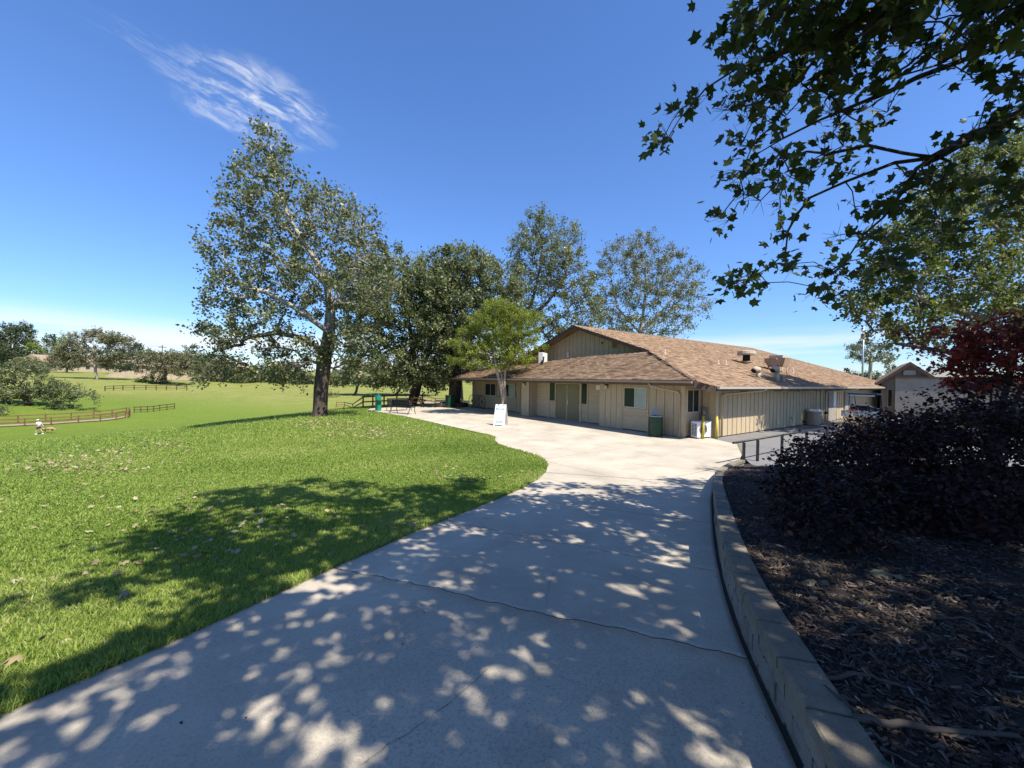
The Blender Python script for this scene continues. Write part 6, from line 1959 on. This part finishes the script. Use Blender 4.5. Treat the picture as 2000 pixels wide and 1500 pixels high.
for x_ in (-.65, .65):
    MB().prism([(x_, -.75, 0), (x_, -.62, 0), (x_, -.12, .70), (x_, -.25, .70)], (.05, 0, 0)).build('leg', M['redwood'], t)
    MB().prism([(x_ + .055, .75, 0), (x_ + .055, .62, 0), (x_ + .055, .12, .70), (x_ + .055, .25, .70)], (.05, 0, 0)).build('leg', M['redwood'], t)
    MB().box(x_ - .05, x_ - .002, -.70, .70, .36, .42).build('brace', M['redwood'], t)
p = at_z(865, 795, 0)
t = empty('fallen_log', (p[0], p[1], 0), 'weathered tan log lying at the rim of the forecourt', 'log', None, R(-8))
MB().tube([(-.75, 0, .16), (-.2, .03, .18), (.35, 0, .17), (.8, -.02, .15)], [.15, .17, .16, .13], 10).build('bole', M['bark_pale'], t)
MB().tube([(.2, 0, .25), (.35, .1, .42), (.45, .15, .5)], .04, 6).build('stub', M['bark_pale'], t)

# ------------------------------------------------------------------ person and dog out on the grass
def skin_body(name, verts, edges, radii, mat, parent, root=0, sub=2):
    me = bpy.data.meshes.new(name); me.from_pydata(verts, edges, []); o = link(name, me, parent)
    me.materials.append(mat)
    m_ = o.modifiers.new('skin', 'SKIN'); s2 = o.modifiers.new('sub', 'SUBSURF'); s2.levels = sub; s2.render_levels = sub
    for i, r0 in enumerate(radii):
        me.skin_vertices[0].data[i].radius = (r0, r0) if not hasattr(r0, '__len__') else r0
        me.skin_vertices[0].data[i].use_root = (i == root)
    return o
pp = gpt(76, 848)
t = empty('person', tuple(pp), 'person in pale cap, white top and navy shorts striding beside a dog', 'person', None, R(8))
# walks towards -x; y is depth
vs = [(0, 0, .92), (0, 0, 1.12), (-.03, 0, 1.34), (-.05, 0, 1.46), (-.08, 0, 1.56), (-.10, 0, 1.64),
      (.0, -.10, .88), (-.20, -.10, .52), (-.16, -.10, .10), (-.27, -.10, .05),
      (.0, .10, .88), (.14, .10, .50), (.34, .10, .18), (.26, .10, .06),
      (-.04, -.19, 1.38), (-.02, -.24, 1.12), (-.24, -.22, .98), (-.33, -.21, .98),
      (-.04, .19, 1.38), (.10, .24, 1.14), (.22, .23, .95), (.25, .22, .87)]
es = [(0, 1), (1, 2), (2, 3), (3, 4), (4, 5), (0, 6), (6, 7), (7, 8), (8, 9), (0, 10), (10, 11), (11, 12), (12, 13), (2, 14), (14, 15), (15, 16), (16, 17), (2, 18), (18, 19), (19, 20), (20, 21)]
rd = [.13, .13, .15, .055, .085, .095, .09, .06, .04, .035, .09, .06, .04, .035, .06, .042, .034, .03, .06, .042, .034, .03]
skin_body('body', vs, es, rd, M['skin'], t)
skin_body('shirt', [(0, 0, .98), (0, 0, 1.15), (-.03, 0, 1.33), (-.045, 0, 1.42), (-.04, -.19, 1.385), (-.02, -.235, 1.22), (-.04, .19, 1.385), (.07, .235, 1.22)], [(0, 1), (1, 2), (2, 3), (2, 4), (4, 5), (2, 6), (6, 7)], [.155, .15, .17, .08, .075, .06, .075, .06], M['cloth_white'], t)
skin_body('shorts', [(0, 0, .97), (0, 0, .88), (-.02, -.10, .82), (-.13, -.10, .62), (.02, .10, .82), (.09, .10, .62)], [(0, 1), (1, 2), (2, 3), (1, 4), (4, 5)], [.15, .15, .11, .09, .11, .09], M['cloth_navy'], t)
MB().lathe([(.105, 0), (.11, .05), (.08, .10), (0, .12)], 14, (-.10, 0, 1.66)).build('cap', M['plastic_white'], t)
MB().bev(-.27, -.18, -.07, .07, 1.665, 1.68, .01).build('cap_peak', M['plastic_white'], t)
MB().lathe([(.10, -.10), (.105, -.02), (.10, .0)], 12, (-.085, 0, 1.66)).build('hair', M['darkwood'], t)
for (x_, y_, z_) in ((-.24, -.10, .0), (.27, .10, .02)):
    MB().bev(x_ - .10, x_ + .14, y_ - .05, y_ + .05, z_, z_ + .09, .03).build('shoe', M['plastic_white'], t)
MB().tube([(-.33, -.21, .98), (-.42, -.22, .90)], .015, 6).build('leash_handle', M['yellow'], t)
dp = gpt(93.5, 846)
t = empty('dog', tuple(dp), 'tan and black shepherd like dog with lowered head beside the person', 'dog', None, R(5))
t.scale = (1.15, 1.15, 1.15)
vs = [(-.42, 0, .50), (-.15, 0, .52), (.15, 0, .54), (.36, 0, .54), (.52, 0, .52), (.66, 0, .44), (.78, 0, .37),
      (-.45, -.09, .36), (-.40, -.09, .26), (-.50, -.09, .16), (-.47, -.09, .03), (-.45, .09, .36), (-.30, .09, .26), (-.36, .09, .16), (-.32, .09, .03),
      (.30, -.09, .34), (.33, -.09, .18), (.30, -.09, .03), (.30, .09, .34), (.38, .09, .18), (.42, .09, .03), (-.60, 0, .44), (-.74, 0, .30)]
es = [(0, 1), (1, 2), (2, 3), (3, 4), (4, 5), (5, 6), (0, 7), (7, 8), (8, 9), (9, 10), (0, 11), (11, 12), (12, 13), (13, 14), (3, 15), (15, 16), (16, 17), (3, 18), (18, 19), (19, 20), (0, 21), (21, 22)]
rd = [.13, .12, .15, .14, .10, .095, .045, .085, .05, .032, .03, .085, .05, .032, .03, .06, .035, .03, .06, .035, .03, .04, .03]
skin_body('body', vs, es, rd, M['fur'], t, 2)
skin_body('saddle_coat', [(-.40, 0, .56), (-.12, 0, .575), (.18, 0, .60)], [(0, 1), (1, 2)], [.10, .10, .12], M['fur_dark'], t, 0)
for y_ in (-.05, .05):
    MB().prism([(.60, y_ - .02, .50), (.66, y_ - .02, .50), (.61, y_, .60)], (0, .035, 0)).build('ear', M['fur_dark'], t)
MB().lathe([(0, -.02), (.025, 0), (0, .02)], 8, (.82, 0, .365)).build('nose', M['black'], t)

# ------------------------------------------------------------------ far side of the park: trees, houses, poles
def far_tree(name, px, py, D, ells, size, leafm, barkm, label, seed, leaf_n=34, spacing=None, group='trees along the far side of the park', r_=.3, depth=None, cat='tree'):
    b_ = at_depth(px, py, D); b_[2] = float(G(b_[0], b_[1])) - .1
    el = ell_px(ells, D, depth, size * .3)
    sp_ = spacing or max(.85, D / 105.0)
    cl = poisson_ell(el, sp_, seed, 300)
    top = max(cl[:, 2]); c = cl.mean(0)
    axes = [[b_, b_ * .55 + np.array([c[0], c[1], b_[2] + .5 * (c[2] - b_[2])]) * .45, np.array([c[0], c[1], c[2]])]]
    return tree(name, b_, axes, cl, r_, leaf_n, sp_ * .5, size, leafm, barkm, label, cat, group, seed=seed, r_tip=.03, sides=5, flare=False)
FT = [
 ('oak_tree', 28, 760, 150, [(20, 655, 26, 18), (45, 650, 24, 16), (30, 680, 36, 22), (5, 690, 24, 20), (60, 672, 14, 14)], .55, 'leaf_dark', 'bark_oak', 'tall dark oak highest on the left skyline'),
 ('poplar_tree', 70, 750, 142, [(70, 684, 12, 14), (66, 698, 12, 10)], .42, 'leaf_bright', 'bark_oak', 'vivid lime green tree beside the tall dark oak'),
 ('oak_tree', 98, 750, 170, [(98, 668, 16, 12), (96, 690, 22, 16), (112, 680, 12, 12)], .6, 'leaf_dark', 'bark_oak', 'dark narrow oak behind the lime green tree'),
 ('poplar_tree', 123, 745, 165, [(124, 665, 14, 10), (120, 680, 12, 12)], .5, 'leaf_bright', 'bark_oak', 'pale green tree top between dark oak and spreading sycamore'),
 ('sycamore_tree', 190, 762, 100, [(150, 668, 22, 16), (185, 660, 26, 14), (220, 664, 28, 14), (245, 670, 16, 10), (130, 690, 28, 14), (170, 690, 28, 14), (215, 690, 30, 14), (110, 700, 18, 12), (240, 692, 18, 10), (160, 708, 16, 8), (205, 708, 20, 8)], .34, 'leaf_brown', 'bark_pale', 'wide brownish sycamore with a whitish trunk at the field edge'),
 ('oak_tree', 262, 745, 175, [(264, 684, 14, 14), (255, 700, 22, 12)], .6, 'leaf_dark', 'bark_oak', 'small dark tree peeking out behind the brownish sycamore'),
 ('olive_tree', 322, 764, 98, [(280, 706, 16, 14), (305, 700, 24, 12), (335, 704, 26, 14), (362, 706, 18, 14), (320, 718, 30, 14), (350, 722, 24, 12), (275, 722, 12, 10)], .30, 'leaf_brown', 'bark_oak', 'low golden olive tree with dark forked trunk before the tan houses'),
 ('holly_bush', 298, 764, 99, [(285, 746, 16, 8), (310, 746, 20, 8), (298, 738, 16, 6)], .28, 'leaf_dark', 'bark_oak', 'rounded dark green bush beneath the golden olive tree'),
 ('oak_tree', 345, 740, 180, [(342, 685, 5, 4), (368, 680, 9, 5), (380, 678, 9, 5)], .5, 'leaf_dark', 'bark_oak', 'tiny dark trees on the ridge beside the utility pole'),
 ('ash_tree', 62, 813, 58, [(30, 730, 36, 22), (70, 735, 30, 22), (20, 760, 40, 22), (80, 760, 40, 20), (120, 765, 34, 16), (5, 778, 30, 12), (45, 768, 40, 12), (120, 775, 40, 12), (165, 772, 24, 10), (186, 784, 16, 8), (-30, 750, 40, 36), (120, 792, 26, 4)], .24, 'leaf_oak', 'bark_oak', 'spreading green tree with drooping branches over the red fence'),
 ('ash_tree', -4, 826, 52, [(-30, 770, 30, 24), (-60, 740, 50, 30), (0, 800, 16, 10)], .24, 'leaf_oak', 'bark_oak', 'tree at the picture border with a thick leaning trunk by the fence'),
 ('elm_tree', 420, 766, 112, [(400, 735, 26, 18), (435, 725, 30, 20), (470, 735, 26, 16), (390, 715, 14, 10)], .36, 'leaf_olive', 'bark_oak', 'olive toned tree glimpsed behind the low limbs of the big sycamore'),
 ('elm_tree', 540, 766, 118, [(520, 735, 28, 18), (560, 728, 30, 20), (590, 740, 22, 14)], .38, 'leaf_dark', 'bark_oak', 'dark round tree far behind the big sycamore trunk'),
 ('elm_tree', 690, 768, 92, [(665, 740, 22, 18), (700, 728, 30, 22), (735, 738, 26, 18)], .34, 'leaf_olive', 'bark_oak', 'hazy olive tree past the middle rail fence'),
 ('elm_tree', 770, 768, 96, [(760, 735, 30, 20), (800, 728, 30, 22), (835, 738, 24, 16)], .36, 'leaf_dark', 'bark_oak', 'dark tree deep behind the leaning oak'),
 ('elm_tree', 905, 765, 84, [(880, 735, 24, 18), (915, 725, 28, 22), (860, 745, 16, 10)], .32, 'leaf_olive', 'bark_oak', 'olive tree seen past the corner of the building'),
 ('cottonwood_tree', 1694, 752, 74, [(1665, 682, 16, 8), (1690, 676, 22, 10), (1715, 682, 18, 10), (1672, 696, 16, 7), (1704, 698, 22, 10), (1730, 702, 16, 12), (1735, 722, 14, 10)], .24, 'leaf_olive', 'bark_pale', 'sparse olive tree with a whitish trunk behind the lamp pole'),
 ('holly_bush', 1680, 752, 86, [(1668, 735, 18, 9), (1700, 738, 22, 8)], .28, 'leaf_dark', 'bark_oak', 'dark hedge like bush showing over the roof end'),
 ('oak_tree', 1560, 770, 130, [(1500, 745, 20, 6), (1540, 742, 20, 7)], .5, 'leaf_dark', 'bark_oak', 'dark far tree mostly hidden by the shingled roof'),
 ('oak_tree', 5, 750, 160, [(-20, 690, 30, 20), (10, 712, 30, 14)], .55, 'leaf_dark', 'bark_oak', 'dark oak cut by the picture border below the skyline'),
 ('oak_tree', 130, 745, 128, [(120, 712, 20, 12), (140, 705, 18, 14)], .5, 'leaf_olive', 'bark_oak', 'olive oak half hiding the cream gabled house'),
 ('oak_tree', 232, 742, 132, [(225, 712, 18, 11), (246, 716, 18, 10)], .5, 'leaf_dark', 'bark_oak', 'dark oak standing between the two tan roofs'),
 ('oak_tree', 280, 742, 165, [(285, 694, 18, 9), (300, 700, 20, 9)], .6, 'leaf_olive', 'bark_oak', 'pale olive treetop on the ridge left of the utility pole'),
 ('oak_tree', 350, 742, 168, [(340, 700, 22, 9), (365, 696, 18, 9), (385, 700, 20, 10)], .6, 'leaf_brown', 'bark_oak', 'brownish treetops on the ridge right of the utility pole'),
 ('oak_tree', 62, 745, 126, [(55, 712, 24, 12), (80, 718, 18, 10)], .5, 'leaf_olive', 'bark_oak', 'olive oak below the lime green tree'),
 ('oak_tree', 410, 745, 135, [(395, 715, 20, 13), (420, 708, 20, 14)], .5, 'leaf_dark', 'bark_oak', 'dark oak at the right end of the row of houses'),
]
for i, (nm, px, py, D, ells, size, lm, bm_, lab) in enumerate(FT):
    far_tree(nm, px, py, D, ells, size, M[lm], M[bm_], lab, 200 + i, leaf_n=(80 if D < 80 else 62))
# understory bushes along the far rail
for i, (px, py, D, rx, ry) in enumerate(((215, 752, 104, 14, 9), (120, 756, 108, 22, 8), (60, 758, 112, 20, 10), (160, 752, 112, 16, 8), (385, 758, 104, 16, 6), (640, 772, 88, 22, 6), (455, 762, 108, 20, 6))):
    far_tree('bush', px, py + 8, D, [(px, py, rx, ry)], .3, M['leaf_olive' if i % 2 else 'leaf_dark'], M['bark_oak'],
             ('dark bush at the foot of the whitish sycamore trunk', 'olive bush in front of the gabled house', 'dark bush under the tall oak on the skyline', 'olive bush below the long tan roof', 'dark bush at the end of the far fence', 'olive bush left of the middle rail fence', 'dark bush behind the low sycamore limbs')[i], 300 + i, 30, 1.0, 'bushes along the far edge of the field', r_=.06, cat='bush')
far_f = [gpt(*q) for q in ((205, 764), (222, 763), (240, 762.5), (262, 762), (285, 762), (305, 762), (325, 762), (345, 762), (365, 762.5))]
far_f = [np.array(q) for q in far_f if np.hypot(q[0], q[1]) < 160]
if len(far_f) > 2:
    rail_fence('rail_fence', far_f, 'thin brown rail fence along the far side of the field', 1.1, M['darkwood'], post_w=.14)
# houses
def house(px, py, D, w, d, h, rh, rz, label, roof_m, hip=False, gable_front=False):
    b_ = at_depth(px, py, D); b_[2] = float(G(b_[0], b_[1])) - .3
    t = empty('house', tuple(b_), label, 'house', 'tan houses beyond the park', R(rz))
    MB().box(-w / 2, w / 2, -d / 2, d / 2, 0, h).build('wall', M['stucco'], t)
    o_ = .6
    if gable_front:
        mb = MB().prism([(-w / 2 - o_, -d / 2 - o_, h), (w / 2 + o_, -d / 2 - o_, h), (0, -d / 2 - o_, h + rh)], (0, d + 2 * o_, 0))
    else:
        mb = MB(); i_ = d / 2 if hip else 0
        mb.add([(-w / 2 - o_, -d / 2 - o_, h), (w / 2 + o_, -d / 2 - o_, h), (w / 2 + o_, d / 2 + o_, h), (-w / 2 - o_, d / 2 + o_, h), (-w / 2 - o_ + i_, 0, h + rh), (w / 2 + o_ - i_, 0, h + rh)],
               [(0, 1, 5, 4), (2, 3, 4, 5), (1, 2, 5), (3, 0, 4), (3, 2, 1, 0)])
    mb.build('roof', roof_m, t)
    n_ = max(2, int(w / 3.2))
    for k in range(n_):
        x_ = -w / 2 + (k + .5) * w / n_
        if k == n_ // 2:
            MB().box(x_ - .5, x_ + .5, -d / 2 - .06, -d / 2 - .002, .1, 2.2).build('door', M['door'], t); continue
        fr = MB().box(x_ - .75, x_ + .75, -d / 2 - .05, -d / 2 - .002, 1.0, 2.2).build('window', M['trim'], t)
        MB().box(x_ - .65, x_ + .65, -d / 2 - .07, -d / 2 - .052, 1.1, 2.1).build('pane', M['glass'], fr)
    return t
house(106, 737, 138, 8.5, 12, 3.2, 2.6, -2, 'cream gabled house at the left behind the spreading sycamore', M['tile'], gable_front=True)
house(165, 737, 146, 14, 9, 2.8, 3.0, 5, 'long tan roofed house to the side of the gabled one', M['tile'])
house(250, 738, 150, 16, 9, 2.8, 2.2, -4, 'low hip roofed house behind the dark round bush', M['tile'], hip=True)
house(318, 738, 152, 14, 9, 2.8, 2.0, 3, 'low tan house seen through the golden olive tree', M['tile'], hip=True)
house(372, 738, 158, 12, 9, 2.8, 2.0, -3, 'pale low house next to the big sycamore foliage', M['tile'])
house(450, 740, 150, 15, 9, 2.8, 2.0, 4, 'tan house screened by the low sycamore limbs', M['tile'], hip=True)
# dry bank under the houses and across the middle
def bank(name, pxs, D, z_lo, z_hi, label, run=5.0):
    mb = MB(); n_ = 60; V_ = []; rr_ = np.random.default_rng(int(D))
    for i in range(n_ + 1):
        px = pxs[0] + (pxs[1] - pxs[0]) * i / n_
        a_ = at_depth(px, 745, D); d_ = a_[:2] / np.linalg.norm(a_[:2])
        taper = math.sin(math.pi * i / n_) ** .5
        for k in range(6):
            p = a_[:2] + d_ * run * k / 5
            V_.append((p[0], p[1], float(G(*p)) - .1 + taper * (z_hi - z_lo) * (k / 5) ** .8 * (1 if k < 5 else .6) + rr_.normal(0, .12) * (k > 0)))
    for i in range(n_):
        for k in range(5):
            a = i * 6 + k; mb.add([], []); mb.f.append((a, a + 6, a + 7, a + 1)); mb.sm.append(True)
    mb.v = V_
    set_props(mb.build(name, M['tan_bank']), label, None, None, 'structure')
bank('earth_bank', (205, 385), 112, 0, 2.6, 'bare tan earth bank below the far houses')
bank('earth_bank', (735, 870), 66, 0, 2.0, 'bare tan slope under the oaks behind the fence')
# utility pole with crossarm and cables
b_ = at_depth(317, 720, 165); b_[2] = float(G(b_[0], b_[1]))
t = empty('utility_pole', tuple(b_), 'thin wooden utility pole with crossarm on the ridge', 'utility pole')
top = at_depth(317, 674, 165)[2] - b_[2]
MB().tube([(0, 0, -.2), (0, 0, top)], [.20, .14], 8).build('pole', M['darkwood'], t)
MB().box(-1.6, 1.6, -.09, .09, top - 1.0, top - .75).build('crossarm', M['darkwood'], t)
for x_ in (-1.4, -.5, .5, 1.4): MB().tube([(x_, 0, top - .75), (x_, 0, top - .5)], .06, 6).build('insulator', M['steel'], t)
A3 = at_depth(-60, 666, 150); B3 = at_depth(317, 676, 165)
mb = MB().tube([A3 + (B3 - A3) * k / 14 - np.array([0, 0, 1.4 * math.sin(math.pi * k / 14)]) - A3 for k in range(15)], .045, 5)
o = mb.build('power_line', M['wire']); o.location = tuple(A3); set_props(o, 'sagging cable strung from the utility pole towards the left', 'cable')
# lamp pole, palm, shed, hills at the right
b_ = np.array([at_depth(1684, 750, 58)[0], 58.0, -.1]); topz = at_depth(1684, 636, 58)[2]
t = empty('lamp_pole', tuple(b_), 'tall thin steel lamp pole with a brown shroud behind the roof end', 'lamp post')
MB().tube([(0, 0, 0), (0, 0, topz)], [.14, .10], 10).build('pole', M['steel'], t)
sh = at_depth(1684, 655, 58)[2]
MB().lathe([(.14, -.35), (.30, -.25), (.30, .25), (.14, .40)], 10, (0, 0, sh)).build('shroud', M['copper'], t)
b_ = np.array([at_depth(1653, 750, 190)[0], 190.0, 0.0]); th_ = at_depth(1653, 723, 190)[2]
t = empty('palm_tree', tuple(b_), 'small distant fan palm standing clear against the horizon cloud', 'tree')
MB().tube([(0, 0, 0), (.1, 0, th_ * .5), (0, 0, th_)], [.32, .26, .26], 8).build('trunk', M['bark_oak'], t)
Vs, Fs, As = [], [], []; r2 = np.random.default_rng(4)
for k in range(60):
    d_ = r2.normal(0, 1, 3); d_[2] = abs(d_[2]) * .8 - .35; d_ /= np.linalg.norm(d_); s_ = np.cross(d_, [0, 0, 1.]); s_ /= np.linalg.norm(s_) + 1e-6
    L_ = r2.uniform(1.2, 2.0); o_ = len(Vs)
    Vs += [np.array([0, 0, th_]), np.array([0, 0, th_]) + d_ * L_ * .6 + s_ * .45, np.array([0, 0, th_ - .25]) + d_ * L_, np.array([0, 0, th_]) + d_ * L_ * .6 - s_ * .45]
    Fs.append([o_, o_ + 1, o_ + 2, o_ + 3]); As.append(r2.random())
link('crown', np_mesh('crown', np.array(Vs), np.array(Fs), M['leaf_dark'], As), t)
# gabled shed
S0 = np.array([28.1, 30.0])
t = empty('gabled_shed', (S0[0], S0[1], 0), 'grey tan shed with a louvred gable behind the shrubs', 'shed', None, R(-40))
Wd = 3.0; eh = 2.60; ah = 3.95
MB().prism([(0, 0, 0), (Wd, 0, 0), (Wd, 0, eh), (Wd / 2, 0, ah - .1), (0, 0, eh)], (0, 6, 0)).build('wall', M['fence_grey'], t)
k = 0; x_ = .0
while x_ < .7:
    zt = eh + (ah - .1 - eh) * min(x_ + .02, Wd - x_) / (Wd / 2) - .02
    MB().prism([(x_ + .012, -.022, .02), (x_ + .236, -.022, .02), (x_ + .236, -.022, zt + .1), (x_ + .012, -.022, zt)], (0, .02, 0)).build('siding_board', M['fence_grey'], t); x_ += .248
for s_ in (0, 1):
    pa = (-.30, eh - .20) if s_ == 0 else (Wd + .30, eh - .20)
    a, b2 = Vector((pa[0], -.35, pa[1])), Vector((Wd / 2, -.35, ah))
    n_ = Vector((0, 0, .12))
    MB().prism([a, b2, b2 + n_, a + n_], (0, 6.7, 0)).build('roof', M['roofdeck'], t)
    MB().prism([a + Vector((0, -.03, -.14)), b2 + Vector((0, -.03, -.14)), b2 + n_ + Vector((0, -.03, -.02)), a + n_ + Vector((0, -.03, -.02))], (0, .028, 0)).build('rake_board', M['fascia'], t)
MB().box(.72, 9.5, -.75, -.03, 0, 2.85).build('annex', M['fence_grey'], t)
MB().box(.66, 9.6, -.82, .0, 2.85, 2.97).build('annex_roof', M['fascia'], t)
lv = MB().box(1.15, 1.85, -.05, -.005, 3.06, 3.46).build('louvre_vent', M['dark'], t)
for k in range(5): MB().prism([(1.17, -.05, 3.08 + k * .075), (1.83, -.05, 3.08 + k * .075), (1.83, -.10, 3.13 + k * .075), (1.17, -.10, 3.13 + k * .075)], (0, .01, .012)).build('louvre', M['plastic_white'], lv)
wn_ = MB().box(.36, .62, -.045, -.024, .7, 2.05).build('window', M['trim'], t); MB().box(.39, .59, -.055, -.046, .75, 2.0).build('pane', M['glass'], wn_)
# far ridge
Vh, Fh = [], []
az = np.linspace(R(20), R(80), 90)
for i, a_ in enumerate(az):
    rh_ = 2300; hh = 62 + 26 * math.sin(i * .23) + 12 * math.sin(i * .61 + 1) + 5 * math.sin(i * 1.7)
    for k, f_ in enumerate((-.3, 0, .35, .7, 1.0)):
        Vh.append(((rh_ + 320 * k) * math.cos(a_), (rh_ + 320 * k) * math.sin(a_), -6 if k == 0 else hh * f_))
for i in range(len(az) - 1):
    for k in range(4): Fh.append([i * 5 + k, (i + 1) * 5 + k, (i + 1) * 5 + k + 1, i * 5 + k + 1])
set_props(link('far_hills', np_mesh('far_hills', np.array(Vh), np.array(Fh), M['hill'], flat=False)), 'low hazy hills on the right horizon', None, None, 'structure')

# specks, leaf crumbs and twig bits on the concrete
q = []
while len(q) < 130:
    y_ = rg.uniform(1.3, 12) ** 1.0; x_ = rg.uniform(-4, 7)
    if in_poly(np.array([x_]), np.array([y_]), PAVE)[0]:
        e_ = min(float(seg_dist(np.array([x_]), np.array([y_]), LEFT_C, False)[0]), float(seg_dist(np.array([x_]), np.array([y_]), [tuple(p) for p in WALL], False)[0]))
        if rg.random() < .12 + math.exp(-e_ / .12): q.append((x_, y_, float(P(y_)) + .004))
Vl, Fl, al = leaf_cloud(np.array(q), .016, 6.0, 78, (KITE_V, KITE_F))
o = link('leaf_litter', np_mesh('leaf_litter', Vl, Fl, M['chips'], al * .7))
set_props(o, 'dark leaf crumbs and twig bits scattered on the concrete walk', None, None, 'stuff')
